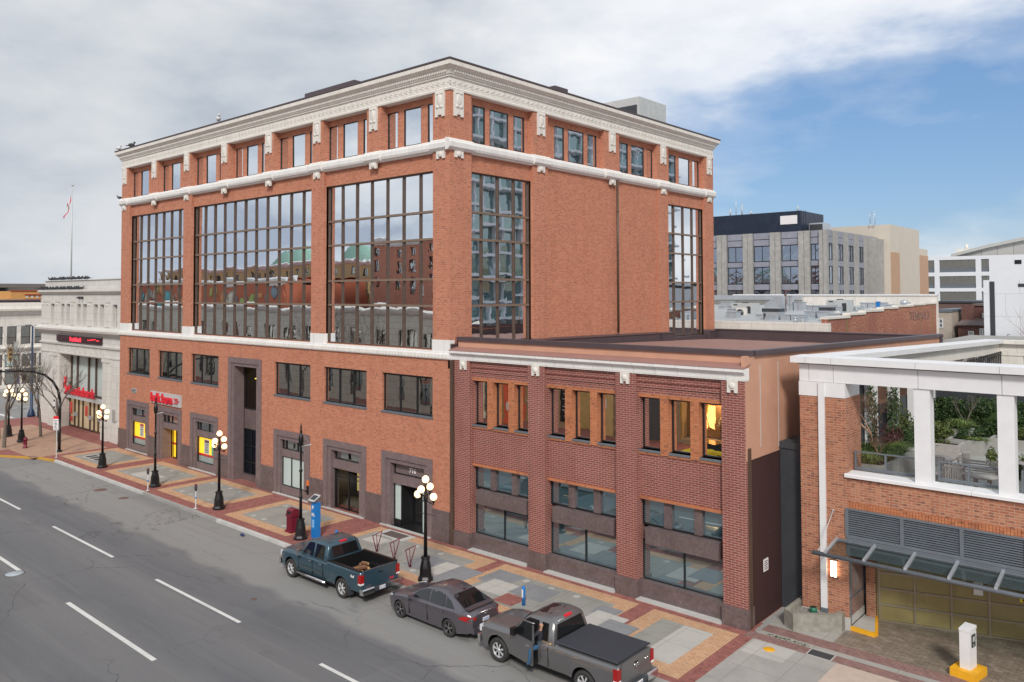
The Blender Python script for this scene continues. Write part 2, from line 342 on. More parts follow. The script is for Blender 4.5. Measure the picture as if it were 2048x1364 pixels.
# granite portals
for i, (a, b) in enumerate(GO):
    t = 3.9 if i != 3 else 8.05
    s = MB(); f = .36; f2 = .30
    for (o0, o1, w0, w1) in ((0, f, -.05, .12), (f, f + f2, .02, .2)):
        s.fb(FR, a + o0, a + o1, -.1, t - o0, w0, .75 if i in (1, 3) and o0 else w1 + .25); s.fb(FR, b - o1, b - o0, -.1, t - o0, w0, .75 if i in (1, 3) and o0 else w1 + .25)
        s.fb(FR, a + o1, b - o1, t - o1 if o0 == 0 else t - o0 - .22, t - o0, w0, .75 if i in (1, 3) and o0 else w1 + .25)
    P(s, 'portal', M['granite_l'])
M['shopyellow'] = emit('lit_yellow_wall', (1, .55, .02), .7, (.9, .5, .02)); M['shopwarm'] = emit('lit_shop_interior', (1, .72, .42), .35, (.6, .45, .3))  # shop lighting put into these wall colours as emission
def shopfront(i, kind):
    a, b = GO[i]; a += .66; b -= .66
    P(MB().fb(FR, a, b, 2.28, 2.72, .14, .5), 'panel', M['granite_l']); P(MB().fb(FR, a, b, -.1, .5, .10, .5), 'stallriser', M['granite_l'])
    c = (a + b) / 2
    window(OB, FR, a, b, 2.72, 3.33, .24, [a + .38, c + .35], [], .05, .05, M['dkframe'], M['glass_lo'], 'transom_window')
    if kind == 'o': window(OB, FR, a, b, .5, 2.28, .24, [c - .28], [], .05, .05, M['dkframe'], M['frost'], 'shop_window')
    if kind == 'w':
        q = MB(); q.fb(FR, a, b, .95, 2.28, .34, .38); q.k = 1; q.fb(FR, a, b, .5, .95, .32, .38); q.k = 2; q.fb(FR, a, b, .93, 1.08, .30, .34)
        P(q, 'lit_wall_and_decal', [M['shopyellow'], M['steelp'], M['red']])  # yellow slab emits to stand in for the lit shop interior
        window(OB, FR, a, b, .5, 2.28, .24, [], [], .05, .05, M['dkframe'], M['clear'], 'shop_window')
for i, k in ((0, 'w'), (2, 'w'), (4, 'o')): shopfront(i, k)
# posters in the yellow shop window openings
def poster(a, b, z0, z1, head, lines, col=None, w=.28):
    q = MB(); q.fb(FR, a, b, z0, z1, w, w + .012); q.k = 1; hh = (z1 - z0) * .2; q.fb(FR, a + .04, b - .04, z1 - hh, z1 - .05, w - .01, w)
    q.k = 2
    for j in range(lines):
        z = z1 - hh - .08 - j * ((z1 - z0 - hh - .12) / lines); e = random.uniform(.05, .16); q.fb(FR, a + e, b - e, z - .035, z, w - .008, w)
    return P(q, 'poster', [M['paper'], head, M['dgrey']])
poster(-34.95, -34.28, 1.15, 2.15, M['red'], 5); poster(-24.85, -24.15, 1.12, 2.1, M['maroon'], 6)
q = MB(); q.fb(FR, -23.85, -23.15, 1.1, 2.0, .28, .29); P(q, 'poster', plain('mint_poster', (.25, .62, .38), .6))
q = MB(); q.fb(FR, -34.1, -33.5, 1.5, 2.26, .28, .29); q.k = 1; q.fb(FR, -34.05, -33.5, 1.1, 1.5, .28, .29); P(q, 'poster', [M['red'], M['shopwarm']])
# yellow shop doorway (bay 2)
def door(par, F, u0, u1, v0, v1, w, mf, mg, name='door', stile=.09, handle=True):
    s = MB(); s.fb(F, u0, u0 + stile, v0, v1, w - .05, w); s.fb(F, u1 - stile, u1, v0, v1, w - .05, w); s.fb(F, u0 + stile, u1 - stile, v0, v0 + stile * 1.6, w - .05, w); s.fb(F, u0 + stile, u1 - stile, v1 - stile, v1, w - .05, w)
    o = s.build(name, mf, par); g = MB(); g.fq(F, u0 + .02, u1 - .02, v0 + .02, v1 - .02, w - .02); g.build('pane', mg, o)
    if handle: h = MB(); h.fb(F, u1 - stile - .02, u1 - stile + .03, v0 + .9, v0 + 1.25, w - .12, w - .06); h.build('handle', M['chrome'], o)
    return o
a, b = GO[1]; a += .66; b -= .66
s = MB(); s.fb(FR, a, b, 2.28, 2.72, .14, .9); P(s, 'panel', M['granite_l'])
window(OB, FR, a, b, 2.72, 3.33, .24, [(a + b) / 2], [], .05, .05, M['dkframe'], M['glass_lo'], 'transom_window')
s = MB(); s.fb(FR, a, b, 0, 2.28, .86, .9); P(s, 'interior_wall', M['shopyellow'])
s = MB(); s.fb(FR, a + .1, b - .1, 1.0, 1.14, .80, .82); P(s, 'door_stripe', M['red'])
door(OB, FR, a + .3, a + .85, .02, 2.25, .78, M['dkframe'], M['clear'], 'sidelight', .05, False); door(OB, FR, a + .9, b - .1, .02, 2.25, .78, M['dkframe'], M['clear'])
# tall entrance (bay 4)
a, b = GO[3]; a += .66; b -= .66; gn = glass('night_glass', (.004, .006, .010), .02, (.6, .7, .8), 0)
s = MB(); s.fb(FR, a, b, 3.3, 4.6, .8, 1.0); P(s, 'spandrel', M['granite'])
s = MB(); s.fb(FR, a - .4, b + .4, -.1, 8.1, 5.6, 5.7); s.fb(FR, a - 2.4, a - 2.3, -.1, 8.1, 1.6, 5.6); s.fb(FR, b + .3, b + .4, -.1, 8.1, .76, 5.6); s.fb(FR, a - 2.4, b + .4, 7.5, 7.6, .8, 5.6); s.fb(FR, a - 2.4, b + .4, 4.1, 4.2, 1.0, 5.6); s.fb(FR, a - 2.4, a, -.1, 8.1, .76, .82); P(s, 'lobby', plain('dark_lobby', (.03, .025, .02), .7))
window(OB, FR, a, b, 4.6, 7.39, .85, [], [], .07, .08, M['dkframe'], M['clear'], 'lobby_window')
s = MB(); s.fb(FR, a - .9, a + .8, 6.95, 7.05, 2.4, 2.7); P(s, 'lobby_light', emit('lobby_light', (1, .7, .12), 2.2)); P(MB().fb(FR, a - .6, b - .1, 6.4, 6.46, 1.9, 2.1), 'lobby_light', M.setdefault('ll', emit('lobby_light2', (1, .6, .1), 1.2))); P(MB().fb(FR, a - .4, b, 5.5, 5.58, 3.0, 3.2), 'lobby_light', M['ll'])
P(MB().fb(FR, a - 2.3, b + .2, 6.0, 7.45, 5.4, 5.5), 'interior_wall', emit('lobby_amber', (1, .55, .05), .16, (.35, .22, .05)))
window(OB, FR, a, b, .35, 3.3, .85, [a + .9, a + 1.8], [1.15, 2.2], .05, .06, M['dkframe'], gn, 'lobby_window')
P(MB().fb(FR, a, b, -.08, .35, .5, 1.0), 'threshold', M['granite'])
# gated recess (bay 6)
a, b = GO[5]; a += .66; b -= .66
s = MB(); s.fb(FR, a, b, 2.3, 2.78, .14, 1.0); P(s, 'panel', M['granite_l'])
s = MB(); s.fb(FR, a - 2.05, a - 2, -.1, 2.3, .6, 3.2); s.fb(FR, a - 2, a, -.1, 2.3, .5, .6); s.fb(FR, b, b + .05, -.1, 2.3, .4, 3.2); s.fb(FR, a, b, -.1, 2.35, 3.2, 3.3); s.fb(FR, a, b, 2.3, 2.36, .5, 3.2); P(s, 'alcove', M['granite'])
window(OB, FR, a, b, 2.78, 3.36, .38, [], [], .06, .05, M['dkframe'], M['glass_lo'], 'transom_window')
s = MB()
s.fb(FR, a, b, 2.0, 2.06, .32, .36); s.fb(FR, a, b, 1.78, 1.82, .32, .36); s.fb(FR, a, b, .06, .12, .32, .36)
for k in range(25): x = a + .05 + k * (b - a - .1) / 24; s.cyl((x, .34, .1), (x, .34, 2.22), .012, n=5)
for x in (a + .04, (a + b) / 2, b - .04): s.fb(FR, x - .04, x + .04, .03, 2.3, .3, .38)
P(s, 'gate', M['dkframe'])
window(OB, FR, a - 1.7, b - .2, .1, 2.2, 3.15, [a - .6, a + .6], [], .07, .05, M['dkframe'], emit('alcove_glow', (1, .75, .25), .35, (.5, .38, .12)), 'lobby_window')
# 716 doorway (bay 7)
a, b = GO[6]; a += .66; b -= .66
s = MB(); s.fb(FR, a, b, 2.22, 2.70, .2, 1.4); P(s, 'panel', M['granite_l'])
window(OB, FR, a, b, 2.70, 3.36, .36, [], [], .06, .05, M['dkframe'], M['granite_l'], 'transom_window')
text('716', .34, FR, (a + b) / 2 + .1, 2.9, .34, M['paper'], OB, .01, .012, 'street_number', align='CENTER')
s = MB(); s.fb(FR, a, a + .06, .02, 2.2, .3, .36); s.fb(FR, a + .55, a + .62, .02, 2.2, .3, 1.3); s.fb(FR, b - .5, b - .44, .02, 2.2, .3, .36); s.fb(FR, a, b, -.08, .02, .1, 1.5); s.fb(FR, a, a + .6, 0, .35, .3, .36); P(s, 'door_frame', M['dkframe'])
s = MB(); s.fq(FR, a + .06, a + .55, .35, 2.2, .34); s.fq(FR, b - .44, b, .02, 2.2, .34); P(s, 'sidelight', M['frost'])
door(OB, FR, a + .66, a + 1.5, .03, 2.2, 1.2, M['dkframe'], M['glass_lo']); door(OB, FR, a + 1.52, b - .1, .03, 2.2, 1.2, M['dkframe'], M['frost'])
s = MB(); s.fb(FR, a + 1.0, a + 1.3, 1.65, 1.8, 1.1, 1.12); P(s, 'door_notice', plain('green_notice', (.35, .5, .1), .5))
# second-floor windows
for i, (a, b) in enumerate(GO):
    if i == 3: continue
    window(OB, FR, a + .04, b - .04, 6.02, 7.95, .17, [a + (b - a) * .34, a + (b - a) * .67], [], .055, .05, M['dkframe'], M['glass_lo'], 'window')
sl = MB(); hd = MB()
for i, (a, b) in enumerate(GO):
    if i == 3: continue
    sl = MB(); sl.fb(FR, a - .04, b + .04, 5.9, 6.0, -.04, .18); P(sl, 'sill', M['grey'])
# ---- band course + pedestals
F_ = MB()
for F, u0, u1 in ((FR, -38.22, .02),):
    F_.prof(F, u0, u1, [(-.12, ZB + .05), (-.12, 9.2), (-.06, 9.22), (-.06, 9.30), (.3, 9.34), (.3, ZB), (-.04, ZB)])
P(F_, 'band_course', M['terra'])
orn = MB()
for k in range(150):
    x = -37.9 + k * .252; orn.fb(FR, x, x + .16, 9.0, 9.16, -.135, -.11)
P(orn, 'band_ornament', M['terra_c'])
BIG = [(-38.1, -36.63), (-27.64, -26.45), (-11.82, -10.6), (-1.34, -.1)]
ROWS = [16.38, 14.98, 12.93, 11.56]
ped = MB()
for a, b in BIG: P(MB().fb(FR, a - .02, b + .02, 9.30, 9.9, -.03, .3), 'pedestal', M['terra'])
# ---- recessed bay walls and glazed grids (front)
rw = MB(); pr = MB()
for k in range(3):
    a, b = BIG[k][1], BIG[k + 1][0]
    wall(rw, FR, a, b, 9.3, ZS0 + .05, [(a, b, 9.36, 18.44)], .2, .2)
for a, b in BIG: P(MB().fb(FR, a, b, 9.9, ZS0 + .05, 0, .45), 'pier', M['brick_pier'])
for k, n in ((0, 7), (1, 11), (2, 7)):
    a, b = BIG[k][1], BIG[k + 1][0]; st = (b - a) / n
    window(OB, FR, a, b, 9.36, 18.44, .40, [a + st * j for j in range(1, n)], ROWS, .07, .085, M['bronze'], M['glass'], 'glazed_grid', rh=.115)
# side
SP = [(0, 1.52), (6.43, 7.75), (19.7, 21.05), (26.35, 27.7)]
wall(rw, SD, 1.52, 6.43, 8.6, ZS0 + .05, [(1.52, 6.43, 9.3, 18.44)], .2, .2)
wall(rw, SD, 7.75, 19.7, 8.6, ZS0 + .05, [], .12, .2)
wall(rw, SD, 21.05, 26.35, 8.6, ZS0 + .05, [(21.05, 26.35, 9.1, 18.4)], .2, .2)
for a, b in SP: P(MB().fb(SD, a + (.003 if a == 0 else 0), b, 8.6, ZS0 + .05, -.003, .45), 'pier', M['brick_pier'])
window(OB, SD, 1.52, 6.43, 9.36, 18.44, .38, [2.62, 3.88, 5.18], ROWS, .07, .085, M['bronze'], M['glass'], 'glazed_grid', rh=.115)
window(OB, SD, 21.05, 26.35, 9.15, 18.4, .38, [22.35, 23.67, 25.0], ROWS, .07, .085, M['bronze'], M['glass'], 'glazed_grid', rh=.115)
# ---- upper storey
UP = [(-38.1, -36.97), (-32.86, -31.78), (-27.69, -26.63), (-22.4, -21.34), (-16.95, -15.85), (-11.77, -10.7), (-6.64, -5.4), (-1.34, -.1)]
US = [(0, 1.52), (6.43, 7.75), (13.35, 14.99), (19.65, 21.09), (26.38, 27.7)]
for a, b in UP: P(MB().fb(FR, a, b, ZS1 - .05, ZC + .1, 0, .5), 'pier', M['brick_pier'])
for a, b in US: P(MB().fb(SD, a + (.003 if a == 0 else 0), b, ZS1 - .05, ZC + .1, -.003, .5), 'pier', M['brick_pier'])
for k in range(7):
    a, b = UP[k][1], UP[k + 1][0]; c = (a + b) / 2; hs = [(c - 2.02, c - 1.17, 20.0, 21.98), (c - .68, c + .68, 20.0, 21.98), (c + 1.17, c + 2.02, 20.0, 21.98)]
    wall(rw, FR, a, b, ZS1 - .05, ZC + .1, hs, .43, .18)
    for h in hs: window(OB, FR, h[0], h[1], h[2], h[3], .50, [], [], .05, .04, M['dkframe'], M['glass'], 'window')
for k in range(4):
    a, b = US[k][1], US[k + 1][0]
    t = [[(1.96, 2.92), (3.27, 4.77), (5.18, 6.11)], [(8.78, 9.73), (10.12, 11.68), (12.07, 13.03)], [(15.59, 16.58), (16.96, 18.53), (18.96, 19.6)], [(21.78, 22.76), (23.18, 24.74), (25.18, 26.15)]][k]
    hs = [(p_, q_, 20.0, 21.95) for p_, q_ in t]
    wall(rw, SD, a, b, ZS1 - .05, ZC + .1, hs, .36, .18)
    for h in hs: window(OB, SD, h[0], h[1], h[2], h[3], .42, [], [], .05, .04, M['dkframe'], M['glass'], 'window')
# back and roof shell
rw.fq(Fr((-38.1, 27.7, 0), (1, 0, 0), (0, -1, 0)), 0, 38, 0, ZC, 0); rw.fq(Fr((-38.1, 0, 0), (0, 1, 0), (1, 0, 0)), 0, 27.7, 8, ZC, 0)
P(rw, 'bay_walls', M['brick'])
lamp_in = MB()
for k, z in ((3, 21.2), (3, 20.7), (2, 21.35)): 
    pass
# ---- string course (breaks forward over piers)
def ring(mb, pts, p0=.0):        # profile swept round street face, side face, with mitred corner; pts=(proj,z)
    x0, x1, y1 = -38.1, -.1, 27.7
    def path(p): return [(x0 - p, 27.7 + p), (x0 - p, -p), (x1 + p, -p), (x1 + p, y1 + p)]
    rows = [path(p) for p, z in pts]; n = 4
    vs = [(x, y, pts[j][1]) for j, r_ in enumerate(rows) for x, y in r_]; m_ = len(pts)
    mb.add(vs, [(j * n + i, j * n + i + 1, ((j + 1) % m_) * n + i + 1, ((j + 1) % m_) * n + i) for j in range(m_) for i in range(n - 1)])
sc_ = MB(); ring(sc_, [(-.5, 19.29), (-.02, 19.29), (.02, 19.36), (.10, 19.40), (.15, 19.52), (.15, 19.72), (.08, 19.8), (.02, 19.88), (-.5, 19.9)])
for a, b in UP: sc_.prof(FR, a - .06, b + (.06 if b < -1 else .0), [(.1, 19.31), (-.1, 19.33), (-.22, 19.46), (-.24, 19.7), (-.1, 19.9), (.1, 19.93)])
for a, b in US: sc_.prof(SD, a - (0 if a == 0 else .06) - (.24 if a == 0 else 0), b + .06, [(.1, 19.312), (-.1, 19.332), (-.22, 19.462), (-.24, 19.702), (-.1, 19.902), (.1, 19.932)])
P(sc_, 'string_course', M['terra'])
# ---- entablature + cornice
co = MB(); ring(co, [(-.5, 22.33), (.06, 22.33), (.08, 22.42), (.02, 22.5), (.02, 22.98), (.09, 23.0), (.09, 23.06), (.14, 23.1), (.20, 23.3), (.33, 23.42), (.38, 23.46), (.42, 23.48), (.42, 23.68), (.40, 23.7), (-.6, 23.7)])
P(co, 'cornice', M['terra_c'])
cp = MB(); ring(cp, [(-.62, 23.7), (.43, 23.7), (.45, 23.72), (.45, 23.8), (-.62, 23.82)]); P(cp, 'roof_edge', M['cap'])
orn = MB()
def scroll(mb, F, u, v, r):      # running scroll of the frieze
    mb.fb(F, u - r, u + r * .2, v - r * .4, v + r * .1, -.045, -.018); mb.fb(F, u - r * .3, u + r * .9, v + r * .1, v + r * .8, -.05, -.018); mb.fb(F, u + r * .2, u + r, v - r * .9, v - r * .4, -.045, -.018)
for k in range(94): scroll(orn, FR, -37.8 + k * .405, 22.74, .13)
for k in range(68): scroll(orn, SD, .25 + k * .405, 22.74, .13)
for k in range(210): orn.fb(FR, -38.1 + k * .181, -38.0 + k * .181, 23.2, 23.3, -.24, -.17)
for k in range(152): orn.fb(SD, .1 + k * .181, .2 + k * .181, 23.2, 23.3, -.24, -.17)
P(orn, 'frieze_ornament', M['terra_c'])
# ---- terracotta cartouches
def cart(F, c, top, h, w_, nm='cartouche'):
    s = MB(); hw = w_ / 2
    s.fb(F, c - hw, c + hw, top - h + .1, top, -.09, .02); s.fb(F, c - hw, c - hw * .4, top - h, top - h + .1, -.09, .02); s.fb(F, c + hw * .4, c + hw, top - h, top - h + .1, -.09, .02)
    ce = F.p(c, top - h * (.5 if h < .6 else .34), -.09); s.sph(ce, 1, 10, 6, (abs(F.U.x) * hw * .55 + abs(F.N.x) * .05, abs(F.U.y) * hw * .55 + abs(F.N.y) * .05, h * .26 if h > .6 else hw * .5))
    if h > .6:
        for e in (-1, 1): s.sph(F.p(c + e * hw * .4, top - h * .62, -.1), 1, 8, 5, (abs(F.U.x) * .09 + .05, abs(F.U.y) * .09 + .05, .09))
        for e in range(3): s.sph(F.p(c, top - h * (.72 + .06 * e), -.1), .03, 6, 4)
        s.fb(F, c - hw * .7, c + hw * .7, top - .16, top - .08, -.13, -.09)
    P(s, nm, M['terra_c'])
for a, b in UP: cart(FR, (a + b) / 2 - (.05 if b > -1 else 0), 22.35, 1.3, .66)
for a, b in US: cart(SD, (a + b) / 2 if a else .55, 22.35, 1.3, .66)
for i, (a, b) in enumerate(UP): cart(FR, (a + b) / 2, 19.36, .42 if any(abs(a - x) < .3 for x, _ in BIG) else .38, .6, 'bracket')
for i, (a, b) in enumerate(US): cart(SD, (a + b) / 2 if a else .57, 19.36, .38, .6, 'bracket')
s = MB(); s.cyl((.02, 14.62, 9.7), (.02, 14.62, 19.35), .07, n=8)
for z in (12.2, 14.8, 17.3): s.cyl((.02, 14.62, z), (.02, 14.62, z + .08), .085, n=8)
P(s, 'drainpipe', M['bronze'])
# roof, penthouse
s = MB(); s.box(-37.6, -.6, .6, 27.2, 23.2, 23.3); P(s, 'roof', M['roofing'])
s = MB(); s.box(-27.0, -20.8, 10, 13.5, 23.3, 27.9); s.k = 1; s.box(-27.15, -20.65, 9.85, 13.65, 27.85, 28.5); P(s, 'penthouse', [M['brick_pier'], M['cap']]); s = MB(); s.box(-10.6, -9.2, 20, 21.4, 23.3, 27.5); s.k = 1; s.box(-10.7, -9.1, 19.9, 21.5, 27.5, 28.0)
P(s, 'penthouse', [M['brick_pier'], M['cap']])
s = MB(); s.box(-5.9, -1.7, 20, 23.6, 23.3, 25.95); s.k = 1; s.box(-5.3, -3.8, 19.97, 20, 24.2, 25.4); s.box(-3.6, -1.9, 19.97, 20, 24.2, 25.4); s.k = 2
for x, y in ((-5, 21.8), (-2.8, 21.2), (-2.8, 22.8)): s.lathe([(.6, 25.95), (.62, 26.12), (.5, 26.14)], 14, (x, y, 0))
s.box(-4.75, -4.7, 19.95, 20, 23.3, 25.95)
P(s, 'cooling_unit', [M['steelp'], M['dgrey'], M['steel']])
# curb flashing at annex roof level along the side
s = MB()
for a, b, w in ((7.75, 19.7, -.22), (6.35, 7.85, -.34), (19.6, 21.15, -.34), (26.25, 27.8, -.34), (0, 1.6, -.1)):
    za, zb = 9.78 - .011 * a, 9.78 - .011 * b
    s.add([SD.p(u, v, ww) for u, v0, v1 in ((a, 8.5, za), (b, 8.5, zb)) for v, ww in ((v0, .15), (v0, w), (v1 - .12, w), (v1 - .10, w - .06), (v1, .15))], [(0, 1, 6, 5), (1, 2, 7, 6), (2, 3, 8, 7), (3, 4, 9, 8), (0, 1, 2, 3, 4), (5, 6, 7, 8, 9)])
s.fb(SD, 21.1, 26.3, 8.5, 9.12, -.12, .3); s.fb(SD, 1.6, 6.4, 8.5, 9.3, -.12, .3)
P(s, 'roof_flashing', M['cap'])
s = MB(); s.box(.0, .18, -.12, .06, -.05, 8.95); P(s, 'corner_pipe', M['bronze'])

# ================================================================== ANNEX
AX = thing('shop_annex', 'low oxblood brick annex with white cornice and brown flat roof beside the tall block', 'building', (7.7, 10, 0))
def A(mb, name, mat): return mb.build(name, mat, AX)
AP = [(.2, 1.22), (4.9, 5.85), (9.6, 10.58), (14.3, 15.25)]
aw = MB()
for k in range(3):
    a, b = AP[k][1], AP[k + 1][0]; g = (b - a); x = [a, a + .98, a + 1.4, a + 2.38, a + 2.8, b]
    hs = [(a + .03, a + 1.0, 5.92, 8.0), (a + 1.36, a + 2.33, 5.92, 8.0), (a + 2.69, b, 5.92, 8.0)]
    wall(aw, FR, a, b, 3.97, 8.16, hs, .25, .3)
    for j, (z0, z1, w) in enumerate(((8.16, 8.42, .22), (8.42, 8.64, .17), (8.64, 8.97, .12))): aw.fb(FR, a, b, z0, z1, w, .5)
    wn = AX
    for h in hs: window(AX, FR, h[0] + .02, h[1] - .02, 5.94, 7.98, .5, [], [], .05, .04, M['dkframe'], M['glass_ann'], 'window')
for a, b in AP: aw.fb(FR, a, b, .72, 8.97, 0, .6)
A(aw, 'front_wall', M['brick_red'])
tr = MB(); sl = MB()
for k in range(3):
    a, b = AP[k][1], AP[k + 1][0]
    for u0, u1 in ((a + 1.0, a + 1.36), (a + 2.33, a + 2.69)): tr.fb(FR, u0 - .004, u1 + .004, 5.78, 8.164, .19, .548)
    for u0, u1 in ((a, a + 1.0), (a + 1.36, a + 2.33), (a + 2.69, b)):
        tr.fb(FR, u0, u1, 8.02, 8.16, .2, .5); tr.fb(FR, u0, u1, 5.74, 5.83, .2, .5); A(MB().fb(FR, u0 + .01, u1 - .01, 5.83, 5.92, .17, .5), 'sill', M['grey'])
    tr.fb(FR, a, b, 3.94, 4.06, .2, .5)
A(tr, 'orange_brick_trim', M['brick_trim'])
gs = MB()
for a, b in AP: A(MB().fb(FR, a - .04, b + .04, -.1, .74, -.06, .5), 'granite_base', M['granite'])
for k in range(3): A(MB().fb(FR, AP[k][1] + .04, AP[k + 1][0] - .04, -.1, .7, .18, .6), 'granite_stallriser', M['granite'])
for k in range(3):
    a, b = AP[k][1], AP[k + 1][0]
    window(AX, FR, a, b, 2.87, 3.94, .5, [], [], .06, .06, M['dkframe'], M['glass_teal'], 'transom_window')
    A(MB().fb(FR, a + 1.02, a + 1.36, 2.9, 3.9, .38, .5), 'mullion_panel', M['granite']); A(MB().fb(FR, a + 2.35, a + 2.69, 2.9, 3.9, .38, .5), 'mullion_panel', M['granite'])
    s = MB(); s.fb(FR, a + .32, b - .22, 2.2, 2.85, .12, .45); s.fb(FR, a + .05, b, 2.3, 2.75, .44, .56); A(s, 'fascia_panel', M['granite'])
    window(AX, FR, a, b, .7, 2.25, .5, [(a + b) / 2], [], .04, .05, M['dkframe'], M['glass_teal'], 'shop_window')
co = MB(); co.prof(FR, .02, 15.27, [(.3, 8.96), (-.03, 8.96), (-.04, 9.2), (-.10, 9.22), (-.12, 9.28), (-.2, 9.3), (-.2, 9.42), (.3, 9.42)]); A(co, 'cornice', M['terra'])
fl = MB(); fl.add([(.0, -.22, 9.42), (15.3, -.22, 9.42), (15.3, .42, 9.56), (.0, .42, 9.56), (.0, -.22, 9.44), (15.3, -.22, 9.44), (15.3, .42, 9.58), (.0, .42, 9.58)], [(0, 1, 5, 4), (4, 5, 6, 7), (0, 4, 7, 3), (1, 5, 6, 2)]); A(fl, 'cornice_flashing', plain('pink_flashing', (.36, .19, .16), .6, .1, .1))
pa = MB(); pa.box(.05, 15.25, .42, .6, 9.5, 9.86); A(pa, 'parapet', M['soffit'])
def slopebox(mb, x0, x1, y0, y1, zt, th, sl=.0172):  # box whose top falls gently to the back
    mb.add([(x, y, (zt - sl * y) - dz) for dz in (th, 0) for y in (y0, y1) for x in (x0, x1)], [(0, 2, 3, 1), (4, 5, 7, 6), (0, 1, 5, 4), (2, 6, 7, 3), (0, 4, 6, 2), (1, 3, 7, 5)])
cp = MB(); cp.box(.0, 15.3, .34, .72, 9.86, 10.06)
slopebox(cp, 15.02, 15.36, .722, 27.9, 10.06, .2); cp.box(0, 15.36, 27.5, 27.9, 8.2, 9.42); cp.box(0, 15.4, 27.45, 27.95, 9.42, 9.5)
cp.box(15.02, 15.1, .73, 27.5, 8.2, 9.4)
A(cp, 'parapet_cap', M['cap'])
rf = MB(); rf.add([(-.2, .6, 9.42), (15.03, .6, 9.42), (15.03, 27.5, 8.75), (-.2, 27.5, 8.75)], [(0, 1, 2, 3)]); A(rf, 'roof', M['roofing'])
ew = MB(); EW = Fr((15.25, 0, 0), (0, 1, 0), (-1, 0, 0))
ew.mat(0); slopebox(ew, 15.1, 15.253, .005, 27.8, 9.87, 3.82); ew.mat(1).fb(EW, .35, 27.8, -.1, 6.05, -.01, .15); ew.mat(2).fb(EW, .14, .35, -.1, 6.5, -.05, .1)
A(ew, 'side_wall', [M['soffit'], stone('brown_side_panel', (.062, .028, .026), 1.1, 3, .012, var=.3), M['bronze']])
s = MB(); s.fb(EW, 1.25, 1.28, 6.4, 9.5, -.02, 0); s.fb(EW, 2.9, 2.93, 6.2, 9.5, -.02, 0); A(s, 'joint_strips', M['steelp'])
for a, b in AP: 
    s = MB(); c = (a + b) / 2 if a > 1 else .85; s.fb(FR, c - .2, c + .2, 8.62, 8.98, -.09, .02); s.fb(FR, c - .2, c - .08, 8.52, 8.62, -.09, .02); s.fb(FR, c + .08, c + .2, 8.52, 8.62, -.09, .02); s.sph(FR.p(c, 8.78, -.09), 1, 10, 6, (.13, .05, .13)); A(s, 'cartouche', M['terra_c'])
s = MB(); s.fb(EW, 1.35, 1.75, 1.75, 2.2, -.03, 0); s.k = 1
for j in range(5): s.fb(EW, 1.4, 1.7 - .05 * (j % 2), 2.1 - j * .07, 2.13 - j * .07, -.034, -.03)
setp(s.build('wall_notice', [M['paper'], M['dgrey']], loc=(15.3, 1.5, 1.75)), 'small white notice on the dark brown side wall of the annex', 'sign')
# dark shaft between annex and garage
s = MB(); s.box(15.28, 16.22, 2.95, 4.3, -.1, 6.15); s.k = 1; s.box(15.28, 16.25, 2.9, 4.35, 6.15, 6.4); s.box(15.4, 16.1, 3.1, 4.2, 6.4, 6.45)
setp(s.build('metal_shaft', [M['dgrey'], M['dgrey']], loc=(15.7, 3.6, 0)), 'dark grey metal clad shaft filling the gap between annex and parking garage', 'shaft')
# shop sign
q = MB(); q.fb(FR, -33.0, -27.7, 4.05, 4.95, -.12, .0)
SG = thing('shop_sign', 'long grey sign board with red shop lettering above the yellow lit doorway', 'sign', (-30.3, -.1, 4.05))
q = MB(); q.fb(FR, -32.35, -27.6, 4.05, 4.92, -.12, -.002); q.build('board', M['steelp'], SG)
text('bulk barn', .92, FR, -32.15, 4.2, -.18, M['red'], SG, .05, .03, 'lettering', .98)
q = MB(); 
for z, a in ((4.66, -28.2), (4.52, -28.0), (4.36, -28.2)): q.fb(FR, a - .3, a + .25, z - .05, z, -.22, -.13)
q.build('logo', M['red'], SG)
q = MB(); q.fb(FR, -35.8, -35.0, 4.5, 4.85, -.03, .0); q.k = 1
for j in range(3): q.fb(FR, -35.75, -35.05, 4.55 + j * .1, 4.6 + j * .1, -.04, -.03)
P(q, 'wall_vent', [M['steelp'], M['dkframe']])
